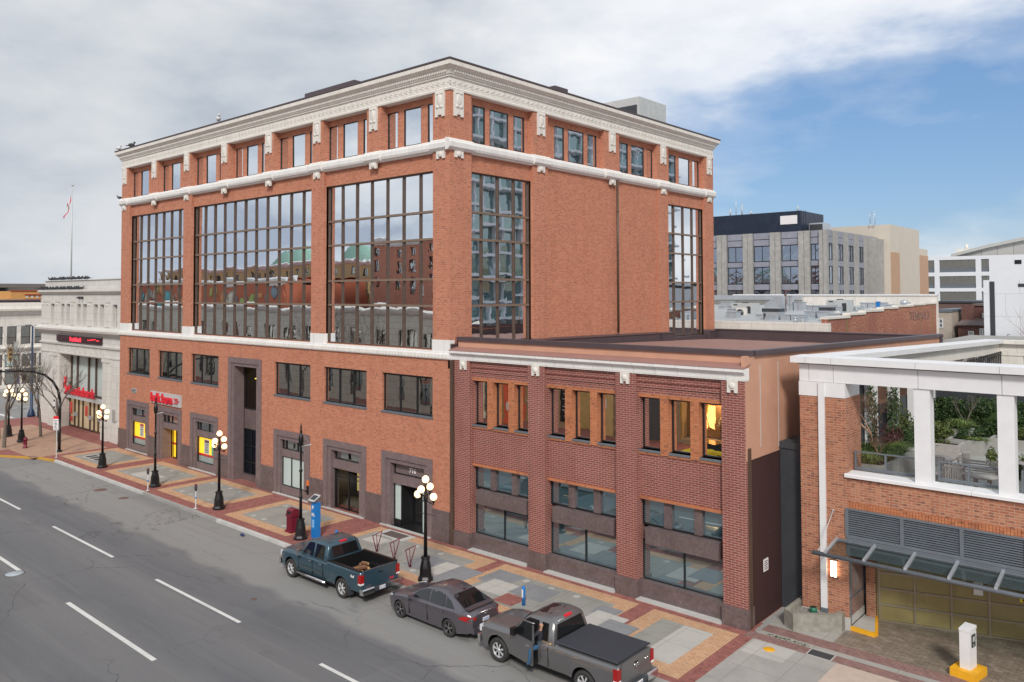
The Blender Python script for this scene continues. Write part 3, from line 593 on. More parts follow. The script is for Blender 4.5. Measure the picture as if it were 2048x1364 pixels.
# ================================================================== GROUND
def tx(name, fn, rough=.85, bm_=.25, sc=40):
    mt, t, b = newmat(name); p = objn(t); L(t, fn(t, p), b.inputs['Base Color']); b.inputs['Roughness'].default_value = rough; b.inputs['Specular IOR Level'].default_value = .35
    bump(t, b, noise(t, p, sc, 5, .7), bm_, .01); return mt
def asphalt(t, p):
    sp = N(t, 'ShaderNodeSeparateXYZ'); L(t, p, sp.inputs[0]); y = sp.outputs[1]
    edge = mathn(t, 'ADD', y, mathn(t, 'MULTIPLY', mathn(t, 'SUBTRACT', noise(t, p, .35, 4), .5), 1.6))
    par = ramp(t, mathn(t, 'MULTIPLY_ADD', edge, .1, 1), [(.085, 0), (.125, 1)])     # worn parking lane beside the kerb
    g = noise(t, p, 38, 6, .8); c = mixc(t, ramp(t, g, [(.35, 0), (.68, 1)]), (.098, .100, .110), (.150, .152, .163))
    c = mixc(t, mathn(t, 'MULTIPLY', ramp(t, noise(t, p, .5, 6, .6, .4, (.25, 1.4, 1)), [(.4, 0), (.7, 1)]), .45), c, (.185, .182, .18))
    c2 = mixc(t, ramp(t, g, [(.3, 0), (.7, 1)]), (.235, .23, .222), (.31, .305, .292))
    c = mixc(t, mathn(t, 'MULTIPLY', par, .9), c, c2)
    # tyre-polished tracks along the lanes, worn pale line between lanes, patches, cracks, oil
    tr = N(t, 'ShaderNodeTexWave', wave_type='BANDS', bands_direction='Y'); tr.inputs['Scale'].default_value = .09; tr.inputs['Distortion'].default_value = 1.2; tr.inputs['Detail'].default_value = 3; L(t, p, tr.inputs[0])
    c = mixc(t, mathn(t, 'MULTIPLY', tr.outputs['Fac'], .34), c, (.215, .208, .20))
    vo = N(t, 'ShaderNodeTexVoronoi', feature='DISTANCE_TO_EDGE'); vo.inputs['Scale'].default_value = .16
    dn = N(t, 'ShaderNodeVectorMath', operation='ADD'); L(t, p, dn.inputs[0]); nn = N(t, 'ShaderNodeTexNoise'); nn.inputs['Scale'].default_value = .9; nn.inputs['Detail'].default_value = 7; L(t, p, nn.inputs['Vector'])
    L(t, nn.outputs['Color'], dn.inputs[1]); L(t, dn.outputs[0], vo.inputs['Vector'])
    c = mixc(t, mathn(t, 'MULTIPLY', ramp(t, vo.outputs['Distance'], [(.0, 1), (.0045, 0)]), mathn(t, 'MULTIPLY', ramp(t, noise(t, p, .13, 2), [(.45, 0), (.55, 1)]), .7)), c, (.03, .03, .035))
    c = mixc(t, mathn(t, 'MULTIPLY', ramp(t, noise(t, p, .95, 4, .5, 0, (.6, 1.6, 1)), [(.64, 0), (.74, 1)]), .35), c, (.06, .058, .06))
    fs = noise(t, p, 1, 5, .7, .1, (.06, 2.6, 1)); c = mixc(t, mathn(t, 'MULTIPLY', ramp(t, fs, [(.52, 0), (.68, 1)]), .35), c, (.21, .205, .2)); fs = noise(t, p, 1, 4, .7, .1, (.05, 4.5, 1)); c = mixc(t, mathn(t, 'MULTIPLY', ramp(t, fs, [(.56, 0), (.7, 1)]), .3), c, (.07, .07, .075))
    sp2 = N(t, 'ShaderNodeTexVoronoi'); sp2.inputs['Scale'].default_value = 1.1; L(t, p, sp2.inputs['Vector']); c = mixc(t, mathn(t, 'MULTIPLY', ramp(t, sp2.outputs['Distance'], [(.02, 1), (.06, 0)]), .6), c, (.045, .044, .046))
    wn = N(t, 'ShaderNodeTexWhiteNoise'); sn = N(t, 'ShaderNodeVectorMath', operation='SNAP'); L(t, p, sn.inputs[0]); sn.inputs[1].default_value = (7.3, 3.1, 50); L(t, sn.outputs[0], wn.inputs[0])
    return mixc(t, mathn(t, 'MULTIPLY', ramp(t, wn.outputs['Value'], [(.8, 0), (.82, 1)]), .18), c, (.09, .09, .095))
M['asphalt'] = tx('asphalt', asphalt, .72, .3, 90)
def concf(c0, c1, dk=.35):
    def f(t, p):
        c = mixc(t, ramp(t, noise(t, p, 30, 6, .75), [(.35, 0), (.65, 1)]), c0, c1)
        c = mixc(t, mathn(t, 'MULTIPLY', ramp(t, noise(t, p, .9, 7, .65), [(.45, 0), (.75, 1)]), dk), c, [x * .6 for x in c0])
        jb = N(t, 'ShaderNodeTexBrick'); jb.offset = 0; jb.inputs['Scale'].default_value = 1; jb.inputs['Brick Width'].default_value = 1.35; jb.inputs['Row Height'].default_value = 1.35; jb.inputs['Mortar Size'].default_value = .012; L(t, p, jb.inputs['Vector'])
        c = mixc(t, mathn(t, 'MULTIPLY', jb.outputs['Fac'], .5), c, [x * .4 for x in c0]); c = mixc(t, mathn(t, 'MULTIPLY', ramp(t, noise(t, p, .35, 5, .7, .5), [(.48, 0), (.62, 1)]), .25), c, [x * .62 for x in c0])
        vo = N(t, 'ShaderNodeTexVoronoi'); vo.inputs['Scale'].default_value = 2.3; L(t, p, vo.inputs['Vector'])
        return mixc(t, mathn(t, 'MULTIPLY', ramp(t, vo.outputs['Distance'], [(.03, 1), (.05, 0)]), .6), c, [x * .35 for x in c0])
    return f
M['pave_grey'] = tx('exposed_aggregate', concf((.27, .265, .24), (.36, .35, .32)), .85)
M['pave_pale'] = tx('pale_slab', concf((.43, .415, .385), (.53, .51, .475), .15), .85)
M['pave_slate'] = tx('slate_slab', concf((.22, .225, .235), (.28, .285, .295), .2), .85)
M['pave_mid'] = tx('concrete_walk', concf((.34, .325, .30), (.43, .415, .385), .3), .85)
def pav(name, c1, c2, mo, bw=.22, bh=.11, dk=.3):
    m_ = brick(name, c1, c2, mo, bw, bh, .007, dark=dk, patch=.3); return m_
M['pave_red'] = pav('red_pavers', (.30, .105, .09), (.37, .15, .125), (.16, .10, .09))
M['pave_orange'] = pav('orange_pavers', (.56, .33, .19), (.62, .40, .25), (.28, .17, .11), dk=.15)
M['pave_tan'] = pav('tan_pavers', (.44, .27, .19), (.50, .33, .24), (.26, .18, .14), dk=.12)
M['pave_pink'] = pav('pink_pavers', (.27, .15, .135), (.34, .20, .18), (.14, .11, .10))
M['pave_wet'] = brick('driveway_pavers', (.25, .20, .16), (.36, .30, .24), (.12, .105, .09), .3, .1, .01, dark=.3, patch=.5, rough=.42)
M['kerb_w'] = tx('white_kerb', concf((.48, .48, .465), (.66, .66, .64), .45), .8)
M['kerb_y'] = tx('yellow_kerb', concf((.50, .27, .05), (.60, .34, .06), .3), .8)
def st(mb, name, mat, kind='structure'): return setp(mb.build(name, mat), kind=kind)
g = MB(); g.box(-1500, 1500, -1500, 1500, -.6, -.15); st(g, 'road', M['asphalt'])
walk = [(70, -5.36), (-36.3, -5.36), (-38.2, -5.75), (-40.2, -6.75), (-42.4, -7.9), (-45, -9.0), (-52, -9.4), (-57, -8.2), (-59.8, -5.2), (-61.0, -1), (-61.0, 80), (-38.15, 80), (-38.15, 1.0), (15.2, 1.0), (15.2, 6), (70, 6)]
def inset(P_, d):
    return [(x, y + d) if i < 2 else ((x + d * .45, y + d * .9) if i < 6 else ((x + (d * .7 if i > 6 else 0), y + d * .7) if i < 9 else ((x + d, y) if i < 11 else (x, y)))) for i, (x, y) in enumerate(P_)]
g = MB(); g.prism(inset(walk, .2), -.14, 0); st(g, 'sidewalk', M['pave_red'])
IN = inset(walk, .2)
def kerb(i0, i1, ts, name, mat, lo=None, hi=None):
    mb = MB()
    for i in range(i0, i1):
        a, b, c, d_ = walk[i], walk[i + 1], IN[i + 1], IN[i]
        if lo is not None and i == i0 == 0: a = (hi, a[1]); d_ = (hi, d_[1]); b = (lo, b[1]); c = (lo, c[1])
        mb.prism([a, b, c, d_], -.148, .004)
    st(mb, name, mat)
for lo, hi, m_ in ((-5.6, 17.2, 'conc'), (-12.7, -5.6, 'kerb_w'), (-21.7, -12.7, 'conc'), (-36.3, -21.7, 'kerb_w')): kerb(0, 1, None, 'kerb', M[m_], lo, hi)
mb = MB(); mb.prism([(28, -5.36), (17.2, -5.36), (17.2, -5.16), (28, -5.16)], -.148, -.05); st(mb, 'kerb', M['conc'])
kerb(1, 5, None, 'kerb', M['kerb_y']); kerb(5, 10, None, 'kerb', M['conc'])
def sheet(name, x0, x1, y0, y1, z, mat, holes=None):
    m_ = MB(); m_.box(x0, x1, y0, y1, -.002, z); return st(m_, name, mat)
def frame(x0, x1, y0, y1, gx0, gx1, gy0, gy1, z=.004):
    m_ = MB()
    for a, b, c, d_ in ((x0, x1, y0, gy0), (x0, x1, gy1, y1), (x0, gx0, gy0, gy1), (gx1, x1, gy0, gy1)): m_.box(a, b, c, d_, z - .003, z)
    return st(m_, 'paving_border', M['pave_orange'])
T = [(-29.75, -22.55, -4.45, -.35, -29.1, -23.2, -3.9, -1.0), (-21.75, -15.15, -4.5, -.35, -21.0, -15.8, -3.9, -1.0), (-13.3, -7.2, -4.6, -.38, -12.6, -7.9, -3.95, -1.05), (-4.9, 3.35, -4.6, -.4, -4.4, 2.65, -4.0, -1.05), (3.9, 10.95, -4.6, -.42, 4.5, 10.3, -4.05, -1.1), (11.65, 15.15, -4.85, -.48, 12.35, 14.45, -4.15, -1.05), (-37.6, -31.2, -4.5, -.3, -36.9, -31.9, -3.9, -1.0)]
for t_ in T:
    frame(*t_); sheet('paving_panel', *t_[4:], .004, M['pave_grey'])
for x0, x1, y0, y1, m_ in ((-27.4, -24.6, -3.7, -2.5, 'pave_pale'), (.3, 2.1, -3.5, -1.8, 'pave_slate'), (1.7, 3.4, -3.4, -1.95, 'pave_pale'), (2.6, 3.95, -4.1, -1.9, 'pave_slate'), (4.2, 5.7, -2.6, -1.1, 'pave_slate'), (4.8, 6.6, -3.4, -2.1, 'pave_pale'), (6.2, 7.9, -2.9, -1.5, 'pave_slate'), (6.3, 7.3, -3.9, -2.95, 'pave_red'), (9.9, 10.9, -2.3, -1.45, 'pave_slate'), (10.1, 11.5, -3.5, -2.0, 'pave_pale'), (10.9, 12.2, -3.9, -2.4, 'pave_slate'), (13.3, 14.45, -4.15, -1.1, 'pave_pale'), (-3.9, -2.6, -2.4, -1.6, 'pave_pale')):
    PZ = globals().get('PZ', .0075) + .0009; sheet('paving_panel', x0, x1, y0, y1, PZ, M[m_])
sheet('paving_field', -55.5, -38.3, -6.2, -.75, .004, M['pave_tan']); sheet('paving_field', -50, -43.5, -8.2, -6.22, .004, M['pave_tan'])
sheet('paving_strip', -36, -.2, -.32, -.06, .004, M['pave_red'])
# pale sill strips in front of shop openings, light disks in panels
for a, b in list(((-36.6, -32.8), (-26.3, -22.5), (-15.6, -11.9), (-10.5, -6.7), (-5.3, -1.4))) + [(1.24, 4.86), (5.87, 9.56), (10.6, 14.26)]:
    m_ = MB(); m_.box(a, b, -.16, .2 if a > 0 else .02, -.02, .05); st(m_, 'threshold_strip', M['concl'])
for (x0, x1, y0, y1, a, b, c, d_) in T[:5]:
    for k in range(7):
        x = a + .35 + (b - a - .7) * ((k * .37) % 1); y = c + .3 if k % 2 else d_ - .3
        m_ = MB(); m_.lathe([(.16, .0045), (.15, .0065)], 12, (x, y, 0)); st(m_, 'inlay_disc', M['pave_pale'])
# covers and grates
def flat(name, label, cat, mb, mats, loc, group=None): return setp(mb.build(name, mats, loc=loc), label, cat, group)
m_ = MB(); m_.box(-4.2, -2.1, -1.35, -.42, .006, .016); m_.k = 1; m_.box(-3.85, -2.45, -1.2, -.55, .016, .024)
flat('utility_cover', 'brown utility cover in a white frame in front of the numbered doorway', 'cover', m_, [M['concl'], plain('rust_cover', (.12, .09, .08), .7)], (-3.1, -.9, 0))
m_ = MB(); m_.box(-36.2, -33.9, -3.5, -2.5, .0045, .012)
for k in range(3): m_.mat(1).box(-35.9 + k * .75, -35.35 + k * .75, -3.4, -2.6, .012, .018)
flat('vent_grate', 'slotted sidewalk grate in the grey paving beside the farthest globe lamp of the row', 'grate', m_, [M['pave_pale'], M['dgrey']], (-35, -3, 0))
# right side: concrete, gutter, driveway
sheet('concrete_walk', 15.65, 60, -5.14, -.45, .004, M['pave_mid'])
sheet('paving_panel', 15.75, 17.2, -1.65, -.46, .008, M['pave_pale'])
sheet('paving_strip', 15.3, 60, -.45, .08, .004, M['pave_pink']); sheet('gutter', 15.5, 60, .08, .38, .006, M['pave_mid'])
sheet('paving_strip', 15.4, 60, .38, 1.02, .004, M['pave_pink']); sheet('concrete_apron', 15.3, 17.9, 1.02, 3.0, .004, M['pave_mid'])
sheet('driveway', 17.9, 40, 1.02, 6.5, .005, M['pave_wet']); sheet('paving_field', 18.55, 60, -5.1, -.47, .008, plain('peach_paving', (.53, .42, .35), .85, 0, .1, 3))
m_ = MB(); m_.box(15.42, 15.58, .2, 2.9, 0, .03); st(m_, 'gutter', M['conc'])
m_ = MB(); m_.box(17.52, 18.36, -.48, .06, .008, .016); m_.k = 1; m_.box(17.56, 18.32, -.44, .02, .016, .02)
flat('drain_grate', 'dark rectangular drain grate in the concrete walk near the driveway', 'grate', m_, [M['concl'], M['dgrey']], (17.9, -.2, 0))
m_ = MB(); m_.lathe([(.2, .009), (.19, .014)], 14, (16.45, -.95, 0)); st(m_, 'yellow_paint_spot', M['yellow'])
weed = MB()
for k in range(160):
    x = 15.9 + random.random() * 1.5; y = .1 + random.gauss(.08, .05); h = random.uniform(.01, .035); a = random.random() * 3.1; dx, dy = math.cos(a) * .04, math.sin(a) * .04
    weed.quad((x - dx, y - dy, .006), (x + dx, y + dy, .006), (x + dy * .5, y + dx, h))
M['moss'] = plain('moss', (.06, .085, .03), .9, 0, .3, 9); setp(weed.build('moss', M['moss']), kind='stuff')
# lane markings
M['mark'] = tx('road_paint', concf((.62, .62, .60), (.72, .72, .70), .25), .7)
for y, w, sg in ((-11.45, .07, ((-30.6, -23.7), (-18.6, -11.0), (-6.57, .35), (5.46, 12.4), (17.5, 24.5), (-42.5, -35.7), (-54, -48))), (-14.97, .085, ((-19.2, -12.05), (-6.65, 1.0), (5.3, 12.9), (-31, -24), (-43, -36)))):
    for a, b in sg:
        m_ = MB(); m_.box(a, b, y - w, y + w, -.149, -.144); st(m_, 'lane_marking', M['mark'])
for y, c in ((2.2, 'kerb_y'), (5.4, 'mark')): pass
for x, c in ((-66.5, 'mark'), (-70.2, 'mark')): 
    m_ = MB(); m_.box(x - .08, x + .08, 2, 60, -.149, -.144); st(m_, 'lane_marking', M[c])
for x in (-73.4, -84): m_ = MB(); m_.box(x - .1, x + .1, 2, 60, -.149, -.144); st(m_, 'lane_marking', M['kerb_y'])
m_ = MB(); m_.box(-88, -62.5, -.5, -.1, -.149, -.144); st(m_, 'crosswalk_line', M['mark'])
m_ = MB(); m_.box(-200, -86, -80, 80, -.14, 0); st(m_, 'sidewalk', M['pave_mid'])
m_ = MB(); m_.box(-200, 70, -40, -22.5, -.14, 0); st(m_, 'sidewalk', M['pave_red'])
# road covers
def cover(x, y, r, mat, lab):
    m_ = MB(); m_.lathe([(r, -.148), (r * .98, -.138)], 18, (x, y, 0)); m_.k = 1; m_.lathe([(r * .85, -.137), (r * .84, -.134)], 18, (x, y, 0)); flat('manhole_cover', lab, 'manhole cover', m_, [M['asphalt'], mat], (x, y, -.15))
cover(-12.0, -15.25, .42, M['steel'], 'steel manhole cover at the end of the near dashed lane line'); rc = plain('rusty_iron', (.17, .09, .075), .7, 0, .3, 9)
cover(-24.9, -6.6, .45, rc, 'reddish manhole cover in the parking lane near the parking meters'); cover(-21.7, -6.5, .33, rc, 'small rusty cover in the parking lane close to the kerb'); cover(-1.3, -9.9, .13, rc, 'tiny round valve cap in the road beside the blue pickup')
m_ = MB(); m_.sph((-9.35, -5.75, -.08), .12, 7, 5, (1.6, .7, .6)); flat('litter_bag', 'crumpled dark blue bag lying in the gutter by the worn white kerb', 'bag', m_, plain('navy_bag', (.02, .03, .12), .6), (-9.35, -5.75, -.15))
# ================================================================== STREET FURNITURE
M['globe'] = emit('lit_globe', (1, .66, .34), 1.25, (1, .8, .5))
def lampbase(mb):
    mb.lathe([(.34, 0), (.34, .1), (.30, .16), (.27, .2), (.25, .55), (.19, .82), (.17, .9), (.21, .93), (.2, .99), (.10, 1.02)], 8, sq=True)
def globe_lamp(x, y, rot, label):
    t = thing('street_lamp', label, 'street lamp', (x, y, 0), 'cluster globe lamps along the street')
    s = MB(); lampbase(s); lb(s, 'base', M['black'], t)
    s = MB(); s.lathe([(.085, 1.0), (.06, 3.3), (.09, 3.35), (.1, 3.5), (.06, 3.62), (.05, 4.0), (.09, 4.05), (.08, 4.1)], 10)
    c, sn = math.cos(rot), math.sin(rot); gl = []
    for k, (r_, z) in enumerate(((.43, 3.52), (.30, 3.84), (.43, 3.52), (.30, 3.84))):
        a = rot + k * math.pi / 2; dx, dy = math.cos(a), math.sin(a)
        s.tube([(0, 0, 3.35), (dx * r_ * .5, dy * r_ * .5, 3.28 + (z - 3.5)), (dx * r_, dy * r_, z - .27), (dx * r_, dy * r_, z - .12)], .025, 6); s.lathe([(.03, z - .2), (.08, z - .13), (.085, z - .1)], 8, (dx * r_, dy * r_, 0)); gl.append((dx * r_, dy * r_, z + .05))
    s.cyl((-c * .5, -sn * .5, 2.8), (c * .5, sn * .5, 2.8), .015, n=5); gl.append((0, 0, 4.26))
    lb(s, 'pole', M['black'], t)
    for q in gl:
        m_ = MB(); m_.sph(q, .155, 14, 10); lb(m_, 'globe', M['globe'], t)
    return t

GLA = globe_lamp(2.66, -4.15, .15, 'five globe lamp lit beside the parked grey sedan, nearest of the row')
globe_lamp(-14.56, -4.2, .15, 'lit five globe lamp with two hanging arms outside the tall dark entrance')
globe_lamp(-30.95, -4.08, .15, 'lit five globe lamp near the start of the white kerb by the bank')
globe_lamp(-46.3, -4.45, .3, 'lit globe lamp right behind the red fire hydrant')
globe_lamp(-50.0, -4.3, .5, 'lit globe lamp farthest left beside the bicycle rack')
def plain_pole(x, y, label):
    t = thing('banner_pole', label, 'lamp post', (x, y, 0), 'dark posts between the globe lamps')
    s = MB(); lampbase(s); lb(s, 'base', M['black'], t)
    s = MB(); s.lathe([(.085, 1.0), (.065, 2.0), (.09, 2.03), (.09, 2.1), (.06, 2.14), (.055, 3.3), (.09, 3.33), (.09, 3.42), (.055, 3.46), (.055, 4.6), (.11, 4.66), (.13, 4.95), (.1, 5.15), (.05, 5.2), (.07, 5.3), (.03, 5.42), (.05, 5.5), (.012, 5.75)], 10); lb(s, 'pole', M['black'], t)
    s = MB(); s.cyl((0, 0, 4.55), (.75, .1, 4.75), .022, n=6); lb(s, 'banner_arm', M['steelp'], t); return t
plain_pole(-22.6, -4.17, 'tall dark post without globes standing by the pale paving slab'); q_ = plain_pole(-6.3, -4.34, 'tall dark post without globes between the red bin and the blue pay station')
s = MB(); s.box(-.04, .04, -.04, .04, 1.95, 2.45); lb(s, 'holder', M['black'], q_); 
s = MB(); s.box(.12, .2, .25, .33, 2.15, 2.6); s.k = 1; s.box(.12, .2, .25, .33, 2.6, 2.85); s.k = 0; s.box(0, .14, .2, .28, 2.3, 2.36); lb(s, 'marker', [M['black'], M['orange']], q_)
def meter(x, y, label):
    t = thing('parking_meter', label, 'parking meter', (x, y, 0), 'parking meters on grey posts at the kerb')
    s = MB(); s.lathe([(.13, .0), (.12, .03), (.03, .05), (.03, 1.02)], 8); lb(s, 'post', M['steelp'], t)
    s = MB(); s.lathe([(.05, 1.0), (.075, 1.08), (.08, 1.25), (.06, 1.3)], 10); s.k = 1; s.sph((0, 0, 1.32), .085, 10, 6, (1, 1, .8)); lb(s, 'head', [M['dgrey'], M['maroon']], t)
    s = MB(); s.cyl((0, 0, .55), (0, 0, .66), .034, n=8); lb(s, 'sticker', M['blue'], t)
meter(-21.9, -4.94, 'parking meter at the front of the pale paving slab, left of the other'); meter(-15.65, -5.02, 'parking meter beside the lit globe lamp outside the tall entrance')
# parking sign, bin, pay station, blue markers
t = thing('parking_sign', 'white parking sign with red header on a thin kerb post by the arched pole', 'sign', (-37.1, -4.95, 0))
s = MB(); s.lathe([(.1, 0), (.09, .03), (.028, .04), (.028, 2.95)], 8); lb(s, 'post', M['steelp'], t)
rt = math.atan2(-.66, .75) * 0
SGN = Fr((-37.1, -5.0, 0), (.8, .6, 0), (-.6, .8, 0))
s = MB(); s.fb(SGN, -.2, .2, 2.05, 2.9, -.02, .0); s.mat(1).fb(SGN, -.2, .2, 2.9, 3.1, -.02, .0)
for j in range(7): s.mat(2).fb(SGN, -.14 + .03 * (j % 2), .14 - .04 * (j % 3), 2.12 + j * .105, 2.16 + j * .105, -.026, -.02)
s.build('panel', [M['paper'], M['red'], M['dgrey']], t)
t = thing('litter_bin', 'maroon square litter bin with domed hood beside the dark post', 'litter bin', (-7.65, -3.9, 0))
s = MB(); s.box(-.3, .3, -.3, .3, 0, .05); s.box(-.27, .27, -.27, .27, .05, .12); s.box(-.225, .225, -.225, .225, .12, .82)
for k in range(-3, 4): s.box(k * .06 - .012, k * .06 + .012, -.235, .235, .15, .8); s.box(-.235, .235, k * .06 - .012, k * .06 + .012, .15, .8)
s.box(-.28, .28, -.28, .28, .82, .87); lb(s, 'body', M['maroon'], t)
s = MB(); s.prof(Fr((-.24, 0, 0), (1, 0, 0), (0, 1, 0)), 0, .48, [(-.24, .87), (-.24, 1.0), (-.2, 1.12), (-.1, 1.19), (.1, 1.19), (.2, 1.12), (.24, 1.0), (.24, .87)]); s.k = 1; s.box(-.15, .15, -.245, -.2, .92, 1.08); lb(s, 'hood', [M['maroon'], M['black']], t)
t = thing('pay_station', 'blue parking pay station with white lettering and tilted solar panel', 'pay station', (-5.9, -3.72, 0))
s = MB(); s.box(-.17, .17, -.16, .16, 0, 1.75); lb(s, 'cabinet', M['blue'], t)
PF = Fr((-5.9, -3.885, 0), (1, 0, 0), (0, 1, 0)); text('P', .26, PF, -.09, 1.42, 0, M['paper'], t, .004, .01); text('(P)', .17, PF, -.13, 1.12, 0, M['paper'], t, .004, .006)
s = MB(); s.box(-.12, .12, -.166, -.16, .5, .95); s.k = 1
for j in range(5): s.box(-.09, .07, -.169, -.166, .86 - j * .075, .88 - j * .075)
s.box(-.02, .11, -.169, -.16, 1.08, 1.18); lb(s, 'instructions', [plain('light_blue', (.05, .35, .75), .5), M['paper']], t)
s = MB(); s.add([(-.25, -.3, 1.85), (.25, -.3, 1.85), (.25, .1, 2.08), (-.25, .1, 2.08), (-.25, -.3, 1.89), (.25, -.3, 1.89), (.25, .1, 2.12), (-.25, .1, 2.12)], [(0, 3, 2, 1), (4, 5, 6, 7), (0, 1, 5, 4), (2, 3, 7, 6), (0, 4, 7, 3), (1, 2, 6, 5)])
s.k = 1; s.add([(-.19, -.24, 1.928), (.19, -.24, 1.928), (.19, .03, 2.083), (-.19, .03, 2.083)], [(0, 1, 2, 3)]); s.k = 0; s.box(-.04, .04, -.1, .0, 1.75, 1.98); lb(s, 'solar_panel', [M['steelp'], M['dgrey']], t)
def marker(x, y, label, h=.75):
    t = thing('stall_marker', label, 'marker post', (x, y, 0), 'short blue stall markers'); s = MB(); s.lathe([(.07, 0), (.07, h), (.06, h + .03)], 12); lb(s, 'post', M['blue'], t)
    s = MB(); s.box(-.035, .035, -.078, -.068, h * .45, h * .9); lb(s, 'number_plate', M['paper'], t)
marker(-3.95, -3.9, 'short blue stall marker behind the blue pickup'); marker(7.6, -3.5, 'short blue stall marker behind the hood of the grey pickup', .7)
def rack(x, y, label):
    t = thing('bicycle_rack', label, 'bicycle rack', (x, y, 0), 'maroon triangular bicycle racks'); s = MB()
    s.tube([(0, 0, 0), (-.22, 0, .72), (.34, 0, 1.02), (0, 0, 0)], .022, 6); s.tube([(.08, 0, .0), (.0, 0, .82)], .018, 6); lb(s, 'frame', M['maroon'], t); t.rotation_euler.z = .2
rack(-1.85, -3.15, 'maroon triangular bicycle rack nearest the blue marker, partly hidden by the cab'); rack(-.35, -3.35, 'middle maroon triangular bicycle rack behind the pickup bed'); rack(.95, -3.55, 'maroon triangular bicycle rack closest to the five globe lamp')
t = thing('fire_hydrant', 'dark red fire hydrant on the tan corner paving', 'fire hydrant', (-43.1, -5.15, 0))
s = MB(); s.lathe([(.2, 0), (.2, .05), (.13, .07), (.12, .62), (.17, .64), (.17, .7), (.14, .78), (.07, .86), (.04, .87), (.04, .93)], 12); lb(s, 'barrel', M['maroon'], t)
s = MB(); s.cyl((-.22, 0, .5), (.22, 0, .5), .06, n=8); s.cyl((0, -.24, .45), (0, 0, .45), .08, n=8); lb(s, 'nozzles', M['maroon'], t)
t = thing('bicycle_rack', 'dark maroon looped bicycle rack at the left frame edge', 'bicycle rack', (-50.4, -5.2, 0))
s = MB()
for k in range(3): s.tube([(k * .5, 0, 0), (k * .5 - .1, 0, .75), (k * .5 + .35, 0, .85), (k * .5 + .3, 0, 0)], .025, 6)
lb(s, 'frame', M['maroon'], t)
# arched signal pole, blue pole, bin
t = thing('arched_signal_pole', 'black pole bending in a wide arch out over the street corner', 'signal pole', (-39.4, -3.95, 0))
s = MB(); s.lathe([(.22, 0), (.2, .1), (.11, .14)], 10); pts = [(0, 0, .1), (0, 0, 2.5), (0, 0, 4.0), (0, -.16, 4.8), (0, -.5, 5.45), (0, -1.05, 6.0), (0, -1.8, 6.32), (0, -2.6, 6.45), (0, -4.0, 6.5), (0, -7.5, 6.45)]
s.tube(pts, .11, 10, .06); lb(s, 'mast', M['black'], t)
s = MB(); s.box(-.15, .15, -6.6, -6.3, 5.5, 6.4); lb(s, 'signal_head', plain('signal_yellow', (.55, .33, .06), .5), t)
NV = plain('navy_paint', (.02, .045, .10), .45, .2, .1, 4)
t = thing('street_light_pole', 'tall dark blue street light pole with signal arm on the corner', 'street light', (-61.0, .95, 0))
s = MB(); s.lathe([(.38, 0), (.36, .2), (.25, .6), (.18, .75), (.14, .8), (.08, 9.0)], 10); s.tube([(0, 0, 9.0), (-.1, -.2, 9.15), (-.3, -.9, 9.12)], .05, 6); lb(s, 'pole', NV, t)
s = MB(); s.box(-.42, -.18, -1.3, -.6, 9.05, 9.17); lb(s, 'luminaire', M['steelp'], t)
s = MB(); s.tube([(0, 0, 4.4), (-.1, -.1, 5.6), (-.3, -.5, 6.4), (-.5, -1.2, 6.8), (-.6, -1.6, 6.75)], .05, 6); lb(s, 'signal_arm', M['steelp'], t)
s = MB(); s.box(-.8, -.5, -1.95, -1.6, 5.6, 7.0); s.k = 1; 
for z in (5.85, 6.3, 6.75): s.cyl((-.5, -1.78, z), (-.46, -1.78, z), .12, n=10)
s.k = 2; s.box(-.55, -.35, -1.5, -1.2, 6.6, 7.5); lb(s, 'signal_head', [plain('signal_yellow2', (.6, .36, .1), .5), M['black'], M['steelp']], t)
t = thing('street_bin', 'dark blue cylindrical bin on the corner by the light pole', 'litter bin', (-60.0, 1.45, 0)); s = MB(); s.lathe([(.27, 0), (.28, 1.0), (.3, 1.02), (.22, 1.2)], 12); lb(s, 'body', NV, t)
# ================================================================== BARE STREET TREES
def bare_tree(x, y, h, label, seed, cat='tree', nm='bare_tree', mt=None, r0=.13, grp='leafless street trees on the corner', spread=.5, trunk=.30, depth=6, z0=0):
    rn = random.Random(seed); t = thing(nm, label, cat, (x, y, z0), grp); tr = MB(); br = MB()
    def grow(mb, p, d_, ln, r, k):
        segs = 3; q = p; dd = d_.copy()
        for i in range(segs):
            gg = .03 if k == 0 else .13; dd = (dd + Vector((rn.gauss(0, gg), rn.gauss(0, gg), rn.gauss(.06, .05)))).normalized(); n_ = q + dd * ln / segs
            mb.cyl(q, n_, r * (1 - i * .12), r * (1 - (i + 1) * .12), max(3, 7 - k), caps=False); q = n_
            if k >= 2 and k < depth and rn.random() < .6:
                sd = (dd + Vector((rn.gauss(0, .6), rn.gauss(0, .6), rn.gauss(.1, .35)))).normalized(); grow(br, q, sd, ln * .55, r * .4, k + 2)
        if k < depth:
            for i in range(3 if k < 2 else rn.choice((2, 2, 3))):
                a = rn.random() * 6.28; sp = spread * rn.uniform(.6, 1.2); nd = (dd + Vector((math.cos(a) * sp, math.sin(a) * sp, .15))).normalized(); grow(br, q, nd, ln * rn.uniform(.62, .82), r * .55, k + 1)
    grow(tr, Vector((0, 0, 0)), Vector((0, 0, 1)), h * trunk, r0, 0)
    lb(tr, 'trunk', mt or M['bark'], t); lb(br, 'crown', mt or M['bark'], t); return t
bare_tree(-44.6, -6.2, 9.0, 'leafless tree nearest the left edge, standing by the yellow kerb', 3, r0=.15)
bare_tree(-47.8, -2.5, 7.8, 'leafless tree behind the red hydrant in front of the bank side', 5)
bare_tree(-44.0, -2.5, 7.4, 'leafless tree directly behind the arched black pole', 11)
bare_tree(-63.5, -8.5, 10.5, 'tall leafless tree behind the left globe lamps near the far shop', 21)
